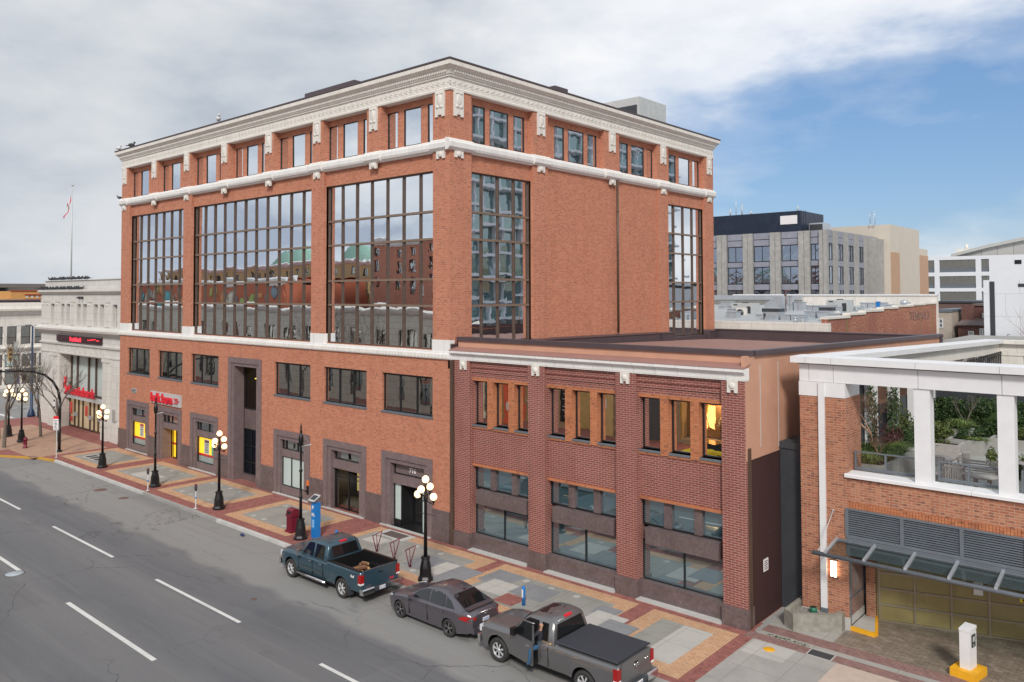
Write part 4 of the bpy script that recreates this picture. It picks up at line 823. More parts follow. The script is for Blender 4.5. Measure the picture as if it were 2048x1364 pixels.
# ================================================================== VEHICLES (x runs from nose to tail, front axle at x=0)
def interp(tab, x):
    for i in range(len(tab) - 1):
        a, b = tab[i], tab[i + 1]
        if x <= b[0] or i == len(tab) - 2:
            f = 0 if b[0] == a[0] else max(0, min(1, (x - a[0]) / (b[0] - a[0]))); return [a[k] + (b[k] - a[k]) * f for k in range(1, len(a))]
def vehicle(par, tab, wb, R_, arch, wz, bodymat, W_, bed=None, flare=0):
    # tab rows: x, z_top, z_shoulder, half width, z_rocker
    x0, x1 = tab[0][0], tab[-1][0]; xs = set(); n = 60
    for i in range(n + 1): xs.add(round(x0 + (x1 - x0) * i / n, 4))
    for c in (0, wb):
        for i in range(-12, 13): xs.add(round(c + arch * math.sin(i / 12 * math.pi / 2), 4))
    for r in tab: xs.add(r[0])
    if bed: xs |= {bed[0], bed[0] + .002, bed[1], bed[1] + .002}
    xs = sorted(x for x in xs if x0 <= x <= x1); mb = MB(); mb.smooth = True; rows = []
    for x in xs:
        zt, zs, w, zr = interp(tab, x); zb = zr; fl = 0
        for c in (0, wb):
            if abs(x - c) < arch: zb = max(zb, wz + math.sqrt(max(0, arch * arch - (x - c) ** 2)))
            if abs(x - c) < arch + .22: fl = max(fl, flare * min(1, (arch + .22 - abs(x - c)) / .16))
        zb = min(zb, zs - .12); sec = []
        for k in range(8):
            f = k / 7; z = zb + (zs - zb) * f; zz = (z - zr) / (zs - zr); ww = w - .055 * (1 - zz) ** 2 * 1.2 - .03 * max(0, zz - .75) * 3 + fl * (.6 + .4 * (1 - zz) if zz < .8 else .3); sec.append((ww, z))
        if bed and bed[0] < x <= bed[1]: sec += [(w - .035, zt), (w - .12, zt), (w - .14, bed[2]), (0, bed[2])]
        else: sec += [(w - .10, zs + (zt - zs) * .62), (w - .26, zs + (zt - zs) * .9), (w * .5, zt), (0, zt + .012)]
        rows.append(sec)
    for s_ in (-1, 1):
        m_ = len(rows[0]); vs = [(x, s_ * y, z) for x, sec in zip(xs, rows) for y, z in sec]
        mb.add(vs, [(i * m_ + j, i * m_ + j + 1, (i + 1) * m_ + j + 1, (i + 1) * m_ + j) for i in range(len(xs) - 1) for j in range(m_ - 1)])
        mb.smooth = False
        for i in (0, len(xs) - 1): mb.add([(xs[i], s_ * y, z) for y, z in rows[i]] + [(xs[i], 0, rows[i][0][1])], [list(range(m_ + 1))])
        mb.smooth = True
    o = lb(mb, 'body', bodymat, par)
    u = MB(); u.box(x0 + .25, x1 - .2, -W_ + .30, W_ - .30, .22, .62)
    for c in (0, wb): u.box(c - arch, c + arch, -W_ + .12, W_ - .12, .45, wz + arch + .03) if 0 else None
    for c in (0, wb):
        for s_ in (-1, 1):
            pts = [(c + arch * 1.02 * math.cos(a), wz + arch * 1.02 * math.sin(a)) for a in [math.pi * i / 10 for i in range(11)]]
            u.add([(x, s_ * yy, z) for yy in (W_ - .04, W_ - .36) for x, z in pts], [(i, i + 1, 12 + i, 11 + i) for i in range(10)]); u.add([(x, s_ * (W_ - .36), z) for x, z in pts] + [(c, s_ * (W_ - .36), wz - .2)], [list(range(12))])
    lb(u, 'underbody', M['black'], par); return o, xs
def wheel(par, x, y, z, r, wd, rimr, spokes, side, rimmat):
    s = MB(); h = wd / 2; ax = side
    pr = [(rimr * .96, -h), (r * .93, -h), (r * .985, -h * .82), (r, -h * .5), (r, h * .5), (r * .985, h * .82), (r * .93, h), (rimr, h), (rimr * .97, h * .5)]
    vs = []; n = 24
    for q, yy in pr:
        for i in range(n): t_ = 2 * math.pi * i / n; vs.append((x + q * math.cos(t_), y + yy * ax, z + q * math.sin(t_)))
    s.smooth = True; s.add(vs, [(j * n + i, j * n + (i + 1) % n, (j + 1) * n + (i + 1) % n, (j + 1) * n + i) for j in range(len(pr) - 1) for i in range(n)])
    o = lb(s, 'wheel', M['tyre'], par); m_ = MB(); yo = y + ax * h * .35
    m_.mat(1); m_.cyl((x, y + ax * h * .1, z), (x, y + ax * h * .2, z), rimr * .97, n=24)
    m_.mat(0); ring_ = [(rimr, .72), (rimr * .9, .8), (rimr * .86, .4)]; vs = []
    for q, yy in ring_:
        for i in range(n): t_ = 2 * math.pi * i / n; vs.append((x + q * math.cos(t_), y + ax * h * yy, z + q * math.sin(t_)))
    m_.add(vs, [(j * n + i, j * n + (i + 1) % n, (j + 1) * n + (i + 1) % n, (j + 1) * n + i) for j in range(2) for i in range(n)])
    for k in range(spokes):
        a = 2 * math.pi * k / spokes + .3; da = .62 / spokes * 2.2
        p = [(x + rimr * q * math.cos(a + e * da * g_), y + ax * h * yy, z + rimr * q * math.sin(a + e * da * g_)) for q, yy, g_ in ((.16, .72, 1.6), (.92, .62, .75)) for e in (-1, 1)]
        b_ = [(px, py - ax * .03, pz) for px, py, pz in p]; m_.add(p + b_, [(0, 1, 3, 2), (0, 2, 6, 4), (1, 3, 7, 5)])
    m_.cyl((x, y + ax * h * .5, z), (x, y + ax * h * .76, z), rimr * .24, rimr * .2, 12); lb(m_, 'rim', [rimmat, M['black']], o); return o
def cabin(par, X, zb, zr, wb_, wr, mat, belt):   # X=(ws_base, ws_top, rear_top, rear_base)
    a, b, c, d_ = X; mb = MB(); mb.smooth = True
    st_ = [(a, zb + .0, 0), (a + (b - a) * .5, (zb + zr) / 2, .5), (b - .06, zr - .05, .93), (b + .15, zr, 1), ((b + c) / 2, zr + .03, 1), (c - .12, zr + .005, 1), (c + .02, zr - .05, .94), (c + (d_ - c) * .5, (zb + zr) / 2, .5), (d_, zb, 0)]
    rows = []
    for x, z, f in st_:
        w1 = wb_ + (wr - wb_) * f; rows.append([(x, wb_, zb - .06), (x, w1, zb + (z - zb) * .97), (x, w1 - .05 * f - .01, z), (x, w1 - .22, z + .03 * f), (x, 0, z + .045 * f)])
    for s_ in (-1, 1):
        mb.add([(x, s_ * y, z) for r_ in rows for x, y, z in r_], [(i * 5 + j, i * 5 + j + 1, (i + 1) * 5 + j + 1, (i + 1) * 5 + j) for i in range(len(rows) - 1) for j in range(4)])
    return lb(mb, 'cab', mat, par)
def sidewin(par, pts, zb, zr, wb_, wr, s_, name='side_window', off=.008, mat=None):
    mb = MB(); mb.add([(x, s_ * (wb_ + (wr - wb_) * (z - zb) / (zr - zb) + off), z) for x, z in pts], [list(range(len(pts)))]); return lb(mb, name, mat or M['glass_dk'], par)
def pickup(loc, label, bodymat, rim, kind):
    t = thing('pickup_truck', label, 'pickup truck', loc, 'vehicles parked along the kerb')
    wb_ = 3.63 if kind == 'crew' else 3.55; W_ = 1.0; zt = 1.17
    xe = wb_ + 1.25
    bz = (1.85 if kind == 'crew' else 1.62)   # bed start
    bed0 = wb_ - .45 - .45 if kind == 'crew' else wb_ - 1.0
    bed0 = 2.58 if kind == 'crew' else 2.38
    tab = [(-.93, .80, .62, .78, .36), (-.90, 1.0, .84, .86, .34), (-.8, 1.10, .93, .93, .33), (-.5, 1.15, .99, .98, .36), (.5, 1.20, 1.05, 1.0, .42), (.75, 1.22, 1.07, 1.0, .43), (bed0 - .05, 1.24, 1.09, 1.0, .43), (bed0, 1.26, 1.12, 1.0, .43), (xe - .06, 1.30, 1.14, 1.0, .47), (xe - .02, 1.30, 1.1, .985, .52)]
    body, xs = vehicle(t, tab, wb_, .40, .475, .42, bodymat, W_, (bed0 + .06, xe - .09, .72) if kind == 'crew' else None, .03)
    zb, zr, w1, w2 = 1.2, 1.84, .93, .74
    wsb, wst = .58, 1.22; rt, rb = bed0 - .17, bed0 - .03
    cabin(t, (wsb, wst, rt, rb), zb, zr, w1, w2, bodymat, 0)
    m = MB(); m.add([(wsb + .07, -.78, zb + .06), (wsb + .07, .78, zb + .06), (wst - .08, .66, zr - .08), (wst - .08, -.66, zr - .08)], [(0, 1, 2, 3)]); m.v = [(x - .03, y, z + .03) for x, y, z in m.v]; lb(m, 'windscreen', M['glass_dk'], t)
    m = MB(); m.add([(rb - .012, -.76, zb + .1), (rb - .012, .76, zb + .1), (rt + .045, .62, zr - .1), (rt + .045, -.62, zr - .1)], [(0, 1, 2, 3)]); m.v = [(x + .012, y, z) for x, y, z in m.v]; lb(m, 'rear_window', M['glass_dk'], t)
    m1 = wst + .38 if kind == 'crew' else wst + .5; m2 = rt - .12
    for s_ in (-1, 1):
        sidewin(t, [(wsb + .22, zb + .04), (m1 - .06, zb + .04), (m1 - .08, zr - .09), (wst + .02, zr - .09), (wst - .12, zr - .17)], zb, zr, w1, w2, s_)
        sidewin(t, [(m1 + .07, zb + .04), (m2, zb + .04), (m2 - .06, zr - .09), (m1 + .05, zr - .09)], zb, zr, w1, w2, s_)
        # mirrors, handles, lights
        m = MB(); m.box(wsb + .18, wsb + .34, *sorted((s_ * (W_ + .02), s_ * (W_ + .24))), 1.2, 1.42); m.k = 1; m.box(wsb + .17, wsb + .18, *sorted((s_ * (W_ + .04), s_ * (W_ + .22))), 1.22, 1.4) if 0 else None; m.k = 0; m.box(wsb + .22, wsb + .28, *sorted((s_ * (W_ - .1), s_ * (W_ + .04))), 1.22, 1.27); lb(m, 'mirror', [M['chrome'] if kind == 'crew' else M['black'], M['black']], t)
        for xh in (m1 - .22, m2 - .18): m = MB(); m.box(xh, xh + .17, *sorted((s_ * (W_ - .005), s_ * (W_ + .028))), 1.02, 1.055); lb(m, 'handle', M['chrome'], t)
        m = MB(); m.k = 0; m.box(xe - .16, xe + .01, *sorted((s_ * (W_ - .17), s_ * (W_ + .012))), .78, 1.17); m.k = 1; m.box(xe - .15, xe + .012, *sorted((s_ * (W_ - .165), s_ * (W_ + .014))), .78, .85); lb(m, 'tail_light', [plain('tail_red', (.36, .012, .012), .2, 0, .1, 9), M['white']], t)
        m = MB(); m.box(-.92, -.74, *sorted((s_ * .58, s_ * .90)), .78, .98); lb(m, 'headlight', plain('lamp_glass', (.6, .62, .66), .1, 0, .1, 8), t)
        for x in (0, wb_): wheel(t, x, s_ * (W_ - .13), .395, .395, .26, .265, 6 if kind == 'crew' else 7, s_, rim)
        for xg in (m1 - .0, m2 + .06, wsb + .02):   # door shut lines
            m = MB(); m.box(xg - .006, xg + .006, *sorted((s_ * (W_ - .02), s_ * (W_ + .0035))), .5, 1.1); lb(m, 'door_gap', M['black'], t)
        if kind == 'crew':
            m = MB(); m.cyl((.55, s_ * (W_ + .02), .38), (2.55, s_ * (W_ + .02), .38), .06, n=8); m.k = 1; m.box(.6, 2.5, *sorted((s_ * (W_ - .06), s_ * (W_ + .04))), .42, .447); lb(m, 'side_step', [M['chrome'], M['black']], t)
            m = MB(); m.box(wsb + .1, m2 + .02, *sorted((s_ * (W_ - .0), s_ * (W_ + .012))), .68, .73); lb(m, 'side_trim', plain('dull_trim', (.09, .12, .12), .4, .3), t)
            m = MB(); m.box(wb_ + .47, wb_ + .50, *sorted((s_ * (W_ - .26), s_ * (W_ + .0))), .22, .62); lb(m, 'mud_flap', M['dgrey'], t)
    # tailgate, bumper, plate
    m = MB(); m.box(xe - .04, xe + .004, -.80, .80, .60, 1.27); m.k = 1; m.box(xe + .004, xe + .012, -.10, .10, 1.08, 1.13); m.k = 0; m.box(xe - .03, xe + .008, -.8, .8, 1.24, 1.30); lb(m, 'tailgate', [bodymat, M['black']], t)
    m = MB(); m.k = 0
    for a, b in ((-1.0, -.42), (.42, 1.0)): m.prof(Fr((xe, 0, 0), (0, 1, 0), (-1, 0, 0)), a, b, [(-.17, .42), (-.17, .60), (-.12, .64), (.05, .64), (.05, .40)])
    m.k = 1; m.prof(Fr((xe, 0, 0), (0, 1, 0), (-1, 0, 0)), -.42, .42, [(-.14, .44), (-.14, .58), (.05, .6), (.05, .42)]); lb(m, 'bumper', [M['chrome'], M['dgrey']], t)
    m = MB(); m.box(xe + .14, xe + .15, -.15, .15, .46, .60); lb(m, 'plate', M['paper'], t); RF = Fr((loc[0] + xe + .15, loc[1], loc[2]), (0, 1, 0), (-1, 0, 0))
    m = MB(); m.box(-1.0, -.88, -.92, .92, .40, .66); m.k = 1; m.box(-.96, -.9, -.52, .52, .70, .98); lb(m, 'grille_bumper', [M['chrome'], M['black']], t)
    m = MB(); m.box(rt - .06, rt + .03, -.17, .17, zr - .02, zr + .045); lb(m, 'brake_light', M['red'], t)
    m = MB()
    for k in range(-2, 3): m.box(wst + (.55 if kind != 'crew' else .25), rt - .2, k * .22 - .012, k * .22 + .012, zr + .035, zr + (.062 if abs(k) < 2 else .05))
    lb(m, 'roof_ribs', bodymat, t)
    if kind == 'crew':
        m = MB(); m.box(bed0 + .07, xe - .10, -.86, .86, .72, .735)
        for s_ in (-1, 1): m.box(bed0 + .07, xe - .1, *sorted((s_ * .84, s_ * .865)), .73, 1.27); m.box(bed0 + .05, xe - .08, *sorted((s_ * .85, s_ * .975)), 1.27, 1.318); m.box(wb_ - .4, wb_ + .4, *sorted((s_ * .62, s_ * .84)), .73, .95)
        m.box(bed0 + .06, bed0 + .09, -.86, .86, .73, 1.27); m.box(xe - .12, xe - .09, -.86, .86, .73, 1.29); lb(m, 'bed_liner', M['black'], t)
    else:
        m = MB(); m.add([(bed0 + .03, -.93, 1.30), (xe - .05, -.93, 1.335), (xe - .05, .93, 1.335), (bed0 + .03, .93, 1.30), (bed0 + .03, -.90, 1.345), (xe - .05, -.90, 1.37), (xe - .05, .90, 1.37), (bed0 + .03, .90, 1.345)], [(4, 5, 6, 7), (0, 1, 5, 4), (1, 2, 6, 5), (2, 3, 7, 6), (3, 0, 4, 7)]); lb(m, 'bed_cover', plain('black_tonneau', (.035, .038, .05), .75, 0, .15, 30, bmp=.3), t)
        m = MB(); m.add([(wst + .12, -.42, zr + .052), (wst + .58, -.42, zr + .062), (wst + .58, .42, zr + .062), (wst + .12, .42, zr + .052)], [(0, 1, 2, 3)]); lb(m, 'sunroof', M['glass_dk'], t)
    return t, RF, xe, bed0, wb_, m1
PB = paint('teal_blue_paint', (.035, .082, .115), .3, 0, .35); PG = paint('grey_truck_paint', (.17, .167, .17), .28, 0, .5); PS = paint('purple_grey_paint', (.125, .115, .135), .28, 0, .5)
rimc = plain('bright_alloy', (.75, .76, .78), .35, .5, .08, 8)
tk, RF, xe, bed0, wb_, m1 = pickup((-2.35, -6.5, -.15), 'dark teal crew cab pickup truck with firewood in its open bed', PB, rimc, 'crew')
tx_ = text('SIERRA', .1, Fr((-2.35 + xe + .006, -6.5, -.15), (0, 1, 0), (-1, 0, 0)), -.74, .66, 0, M['chrome'], tk, .004, .002); text('GMC', .1, Fr((-2.35 + xe + .006, -6.5, -.15), (0, 1, 0), (-1, 0, 0)), .48, .68, 0, M['red'], tk, .004, .003)
text('4x4', .16, Fr((-2.35, -7.515, -.15), (1, 0, 0), (0, 1, 0)), wb_ + .62, 1.0, -.005, M['paper'], tk, .004, .003); text('BC 472', .1, RF, -.13, .49, .002, M['blue'], tk, .002, .002)
tg, RF, xe2, bed02, wb2, m12 = pickup((9.85, -6.48, -.15), 'grey pickup truck with black bed cover and driver door ajar', PG, rimc, 'quad')
text('EV 1857', .09, RF, -.13, .49, .002, M['blue'], tg, .002, .002); text('RAM 1500', .13, Fr((9.85, -7.495, -.15), (1, 0, 0), (0, 1, 0)), .68, .93, -.005, M['paper'], tg, .004, .002)
EF = Fr((9.85 + xe2 + .006, -6.48, -.15), (0, 1, 0), (-1, 0, 0))
m = MB(); m.sph(EF.p(0, 1.0, -.01), 1, 8, 6, (.015, .05, .07)); 
for s_ in (-1, 1): m.tube([EF.p(s_ * .03, 1.05, -.01), EF.p(s_ * .1, 1.09, -.01), EF.p(s_ * .12, 1.02, -.01), EF.p(s_ * .08, .98, -.01)], .018, 5)
m.build('emblem', M['chrome'], tg); text('4x4', .12, EF, .5, 1.0, -.002, M['chrome'], tg, .004, .002)
# door ajar (hinged at front), its opening, and driver stepping out
DA = R(11); dp = thing('tmp', '', 'x'); bpy.data.objects.remove(dp)
hx, hy = 9.85 + .6, -6.48 - 1.0
DF = Fr((hx, hy - .02, -.15), (math.cos(DA), -math.sin(DA), 0), (math.sin(DA), math.cos(DA), 0))
m = MB(); L_ = m12 - .6
m.fb(DF, 0, L_, .46, 1.13, 0, .05); m.fb(DF, L_ - .06, L_, 1.13, 1.72, .05, .09); m.fb(DF, .1, L_, 1.13, 1.2, .0, .06)
for a, b in (((.08, 1.2), (.55, 1.72)), ((.55, 1.72), (L_ - .03, 1.75))): m.cyl(DF.p(a[0], a[1], .07), DF.p(b[0], b[1], .14), .028, n=6)
dr = m.build('open_door', PG, tg); m = MB(); m.quad(DF.p(.12, 1.2, .05), DF.p(L_ - .06, 1.2, .05), DF.p(L_ - .06, 1.7, .12), DF.p(.55, 1.7, .12)); m.build('door_glass', M['glass_dk'], dr)
m = MB(); m.fb(DF, L_ - .3, L_ - .12, 1.02, 1.055, -.03, .0); m.build('handle', M['chrome'], dr)
m = MB(); m.box(hx + .1, hx + L_ + .02, -7.495, -7.47, .3, .98); m.mat(0).box(hx + L_ - .22, hx + L_ - .02, -7.44, -7.40, .98, 1.6); m.build('door_opening', M['black'], tg)
def figure(name, label, loc, joints, radii, mats, group=None, cat='person', sub=1):
    """joints {n:(x,y,z)}, edges from 'parent' order, skinned as one surface"""
    t = thing(name, label, cat, loc, group); bm = bmesh.new(); sk = bm.verts.layers.skin.verify(); vv = {}
    for n_, (p, par_) in joints.items():
        v = bm.verts.new(p); vv[n_] = v; v[sk].radius = radii.get(n_, (.05, .05))
        if par_: bm.edges.new((vv[par_], v))
        else: v[sk].use_root = True
    me = bpy.data.meshes.new('body'); bm.to_mesh(me); bm.free(); o = bpy.data.objects.new('body', me); COL.objects.link(o)
    md = o.modifiers.new('s', 'SKIN'); md.use_smooth_shade = True; o.modifiers.new('b', 'SUBSURF').levels = sub
    dg = bpy.context.evaluated_depsgraph_get(); me2 = bpy.data.meshes.new_from_object(o.evaluated_get(dg)); o.modifiers.clear(); o.data = me2; me2.name = 'body'
    for q in mats: me2.materials.append(q)
    for p in me2.polygons:
        z = p.center.z; p.material_index = joints_mat(p.center, joints); p.use_smooth = True
    o.parent = t; return t
def joints_mat(c, joints):
    best = min(joints, key=lambda k: (Vector(joints[k][0]) - c).length); return MATK.get(best, 0)
MATK = {'head': 1, 'neck': 1, 'hl': 1, 'hr': 1, 'hip': 2, 'kl': 2, 'kr': 2, 'al': 2, 'ar': 2, 'fl': 3, 'fr': 3}
J = {'hip': ((0, 0, 0), None), 'chest': ((-.03, 0, .34), 'hip'), 'neck': ((-.02, 0, .52), 'chest'), 'head': ((-.04, 0, .70), 'neck'), 'sl': ((-.02, .19, .46), 'chest'), 'el': ((-.22, .24, .26), 'sl'), 'hl': ((-.42, .14, .34), 'el'), 'sr': ((-.02, -.19, .46), 'chest'), 'er': ((-.20, -.27, .26), 'sr'), 'hr': ((-.38, -.24, .18), 'er'),
     'kl': ((-.42, .08, .04), 'hip'), 'al': ((-.44, .08, -.36), 'kl'), 'fl': ((-.6, .08, -.42), 'al'), 'kr': ((-.18, -.40, -.05), 'hip'), 'ar': ((-.16, -.46, -.46), 'kr'), 'fr': ((-.28, -.5, -.53), 'ar')}
RA = {'hip': (.15, .12), 'chest': (.16, .11), 'neck': (.055, .055), 'head': (.095, .11), 'sl': (.07, .07), 'sr': (.07, .07), 'el': (.045, .045), 'er': (.045, .045), 'hl': (.035, .03), 'hr': (.035, .03), 'kl': (.07, .07), 'kr': (.07, .07), 'al': (.05, .05), 'ar': (.05, .05), 'fl': (.045, .035), 'fr': (.045, .035)}
figure('person', 'person in dark jacket and blue jeans sitting in the open doorway of the grey pickup', (11.62, -7.28, .85), J, RA, [plain('dark_jacket', (.03, .03, .04), .9), M['skin'], M['denim'], M['black']])
# firewood
rn = random.Random(4)
WD = [plain('firewood_bark', (.20, .10, .055), .9, 0, .35, 14), plain('split_firewood', (.58, .33, .14), .85, 0, .2, 10)]
pile = [(.55, 0, .05, .1), (.75, .25, .05, .9), (.95, -.1, .05, -.5), (1.1, .3, .06, .3), (.45, .3, .05, -.9), (.8, 0, .2, .6), (1.0, .12, .21, -.3), (.62, .18, .2, -.1), (1.2, -.02, .05, 1.2), (.85, .14, .35, .1), (1.3, .22, .08, -1), (.35, .05, .06, 1.4)]
labs = ['split log at the front of the firewood pile', 'pale split log lying crosswise on the bed floor', 'short log leaning to the tailgate side', 'thick log near the far wheel hump', 'log nearest the cab on the far side', 'log resting across two others in the middle', 'upper log toward the tailgate', 'upper log toward the cab', 'stubby log under the tailgate end', 'topmost log of the firewood pile', 'log touching the far bed wall', 'log nearest the cab window']
for (a, b, c, r_), lb_ in zip(pile, labs):
    m = MB(); n = 7; ln = .36; px = -2.35 + bed0 + .3 + a; py = -6.5 + b; pz = -.15 + .79 + c; d_ = Vector((math.cos(r_), math.sin(r_), rn.uniform(-.15, .2)))
    m.cyl(Vector((px, py, pz)) - d_ * ln / 2, Vector((px, py, pz)) + d_ * ln / 2, rn.uniform(.06, .09), rn.uniform(.05, .08), 6)
    m.m = [1 if i >= 6 or i % 3 == 0 else 0 for i in range(len(m.f))]; m.sm = [False] * len(m.f)
    setp(m.build('firewood_log', WD, loc=(px, py, pz - .07)), lb_ + ' in the blue pickup', 'log', 'firewood in the pickup bed')
# ---- sedan
def sedan():
    t = thing('sedan', 'purple grey four door sedan parked between the two pickups', 'car', (4.55, -6.32, -.15), 'vehicles parked along the kerb'); wb_ = 2.65; W_ = .91; xe = 3.68
    tab = [(-.84, .50, .42, .58, .30), (-.80, .66, .55, .70, .24), (-.65, .76, .66, .82, .22), (-.35, .85, .76, .885, .22), (0, .91, .83, .905, .22), (.55, .98, .88, .91, .20), (1.5, 1.0, .91, .91, .19), (2.6, 1.03, .95, .91, .2), (3.1, 1.05, .97, .885, .22), (3.45, 1.05, .95, .82, .28), (3.60, 1.0, .88, .74, .33), (3.66, .92, .8, .68, .37)]
    vehicle(t, tab, wb_, .31, .355, .325, PS, W_, None, .015)
    mb = MB(); mb.smooth = True; zb = .93
    st_ = [(.38, .95, .80, .78), (.75, 1.14, .79, .68), (1.12, 1.33, .78, .60), (1.35, 1.405, .775, .575), (1.75, 1.445, .77, .57), (2.15, 1.43, .77, .565), (2.5, 1.36, .765, .56), (2.85, 1.22, .755, .57), (3.2, 1.05, .74, .62), (3.28, 1.02, .72, .6)]
    rows = [[(x, .85, zb - .03), (x, max(wr + .03, .85 - (z - zb) * .56), zb + (z - zb) * .93), (x, wr, z), (x, 0, z + .03)] for x, z, wb2_, wr in st_]
    for s_ in (-1, 1): mb.add([(x, s_ * y, z) for r_ in rows for x, y, z in r_], [(i * 4 + j, i * 4 + j + 1, (i + 1) * 4 + j + 1, (i + 1) * 4 + j) for i in range(len(rows) - 1) for j in range(3)])
    lb(mb, 'roof', PS, t)
    def sw(pts, s_, nm='side_window'):
        m = MB(); m.add([(x, s_ * (.855 - (z - zb) * .56 + .008), z) for x, z in pts], [list(range(len(pts)))]); lb(m, nm, M['glass_dk'], t)
    for s_ in (-1, 1):
        sw([(.62, .97), (1.52, .99), (1.50, 1.36), (1.25, 1.335), (.92, 1.20)], s_); sw([(1.58, .99), (2.36, 1.01), (2.28, 1.34), (1.9, 1.385), (1.56, 1.37)], s_); sw([(2.42, 1.01), (2.86, 1.04), (2.6, 1.23), (2.36, 1.31)], s_, 'quarter_window')
        m = MB(); m.box(.68, .84, *sorted((s_ * .90, s_ * 1.08)), .96, 1.09); lb(m, 'mirror', PS, t)
        for xh in (1.3, 2.2): m = MB(); m.box(xh, xh + .16, *sorted((s_ * .885, s_ * .925)), .80, .83); lb(m, 'handle', PS, t)
        for xg in (.55, 1.54, 2.42): m = MB(); m.box(xg - .005, xg + .005, *sorted((s_ * .87, s_ * .913)), .32, .9); lb(m, 'door_gap', M['black'], t)
        m = MB(); m.add([(x, s_ * y, z) for x, y, z in ((3.12, .893, .80), (3.42, .835, .74), (3.62, .735, .72), (3.68, .52, .76), (3.68, .5, .86), (3.60, .755, .89), (3.42, .845, .92))] , [list(range(7))]); m.v = [(x + .008, y * 1.012, z) for x, y, z in m.v]; lb(m, 'tail_light', plain('tail_red2', (.42, .015, .015), .15, 0, .1, 12), t)
        m = MB(); m.add([(x, s_ * y, z) for x, y, z in ((-.80, .5, .58), (-.68, .80, .64), (-.35, .885, .76), (-.42, .86, .80), (-.66, .72, .74), (-.80, .5, .66))], [list(range(6))]); m.v = [(x - .01, y * 1.01, z + .012) for x, y, z in m.v]; lb(m, 'headlight', plain('lamp_glass2', (.5, .5, .52), .1, 0, .1, 8), t)
        for x in (0, wb_): wheel(t, x, s_ * (W_ - .11), .315, .315, .21, .225, 5, s_, plain('dark_alloy', (.28, .28, .29), .3, .8, .2, 8))
    m = MB(); m.add([(2.56, -.54, 1.36), (2.56, .54, 1.36), (3.18, .60, 1.075), (3.18, -.60, 1.075)], [(0, 1, 2, 3)]); m.v = [(x + .02, y, z + .03) for x, y, z in m.v]; lb(m, 'rear_window', M['glass_dk'], t)
    m = MB(); m.add([(.42, -.70, .99), (.42, .70, .99), (1.2, .56, 1.385), (1.2, -.56, 1.385)], [(0, 1, 2, 3)]); m.v = [(x - .02, y, z + .035) for x, y, z in m.v]; lb(m, 'windscreen', M['glass_dk'], t)
    m = MB(); m.box(3.67, 3.69, -.16, .16, .62, .74); lb(m, 'plate', M['paper'], t); text('HX 203', .08, Fr((4.55 + 3.69, -6.32, -.15), (0, 1, 0), (-1, 0, 0)), -.13, .65, -.002, M['blue'], t, .002, .002)
    m = MB(); m.box(3.5, 3.72, -.66, .66, .30, .46); m.k = 1; m.box(3.6, 3.725, -.5, .5, .24, .3); lb(m, 'bumper', [PS, M['dgrey']], t)
    m = MB(); m.add([(3.28, -.66, 1.075), (3.5, -.68, 1.10), (3.5, .68, 1.10), (3.28, .66, 1.075), (3.28, -.66, 1.06), (3.5, -.68, 1.085), (3.5, .68, 1.085), (3.28, .66, 1.06)], [(0, 1, 2, 3), (4, 5, 6, 7), (1, 2, 6, 5), (0, 1, 5, 4), (2, 3, 7, 6)]); lb(m, 'spoiler', PS, t)
    m = MB(); m.sph((3.66, 0, .86), 1, 10, 6, (.03, .07, .03)); lb(m, 'emblem', M['chrome'], t)
    m = MB(); m.add([(2.42, .1, 1.41), (2.5, .1, 1.4), (2.56, .1, 1.46)], [(0, 1, 2)]); m.cyl((2.45, .1, 1.40), (2.6, .1, 1.5), .01, n=5); lb(m, 'antenna', M['black'], t)
sedan()
# ================================================================== PARKING GARAGE + TERRACE
PK = thing('parking_garage', 'brick parking garage with white concrete beam frame and roof terrace', 'building', (26, 12, 0))
def K(mb, name, mat): return mb.build(name, mat, PK)
GF = Fr((0, 2.45, 0), (1, 0, 0), (0, 1, 0)); XR = 34
m = MB(); wall(m, GF, 17.96, XR, 3.3, 5.5, [(17.96, XR, 3.36, 4.38)], 0, .2); K(m, 'street_wall', M['brick_park'])
m = MB(); m.box(17.96, XR, 2.44, 2.7, 4.38, 4.62); m2 = m; 
s = MB()
for k in range(160): s.box(17.98 + k * .1, 18.065 + k * .1, 2.43, 2.46, 4.39, 4.62)
K(s, 'soldier_course', M['brick_trim'])
m = MB(); m.box(16.3, 18.0, 2.42, 4.0, .45, 8.33); K(m, 'corner_pier', M['brick_park'])
m = MB(); m.box(16.28, 18.03, 2.38, 4.05, -.15, .45); K(m, 'plinth', M['concl'])
m = MB(); m.box(16.28, 17.97, 2.40, 4.0, 8.335, 8.86); K(m, 'pier_cap', M['white'])
m = MB(); m.box(17.02, 17.24, 2.33, 2.42, .62, 8.86); K(m, 'downpipe', M['white'])
m = MB(); m.box(17.0, 17.26, 2.34, 2.42, .45, .62); K(m, 'pipe_shoe', M['grey'])
# sill, beam, cap
for a, b in ((17.93, 22.0), (22.01, 26.1), (26.11, 30.2), (30.21, XR)): m = MB(); m.prof(GF, a, b, [(-.12, 5.5), (-.12, 5.6), (-.1, 5.63), (.55, 5.66), (.55, 5.5)]); K(m, 'sill', M['white'])
xs = [16.28, 16.65, 17.55, 20.42, 22.92, 25.6, 28.3, 31, XR]
for a, b in zip(xs, xs[1:]): m = MB(); m.box(a + .008, b - .008, 2.45, 3.2, 8.87, 9.5); K(m, 'beam', M['white'])
m = MB(); m.box(16.2, XR, 2.5, 3.1, 9.5, 9.56)
K(m, 'beam_joint', M['conc'])
xs = [16.03, 16.6, 17.55, 20.4, 22.9, 25.6, 28.3, 31, XR]
for a, b in zip(xs, xs[1:]): m = MB(); m.box(a + .006, b - .006, 2.2, 3.45, 9.56, 9.79); K(m, 'beam_cap', M['white'])
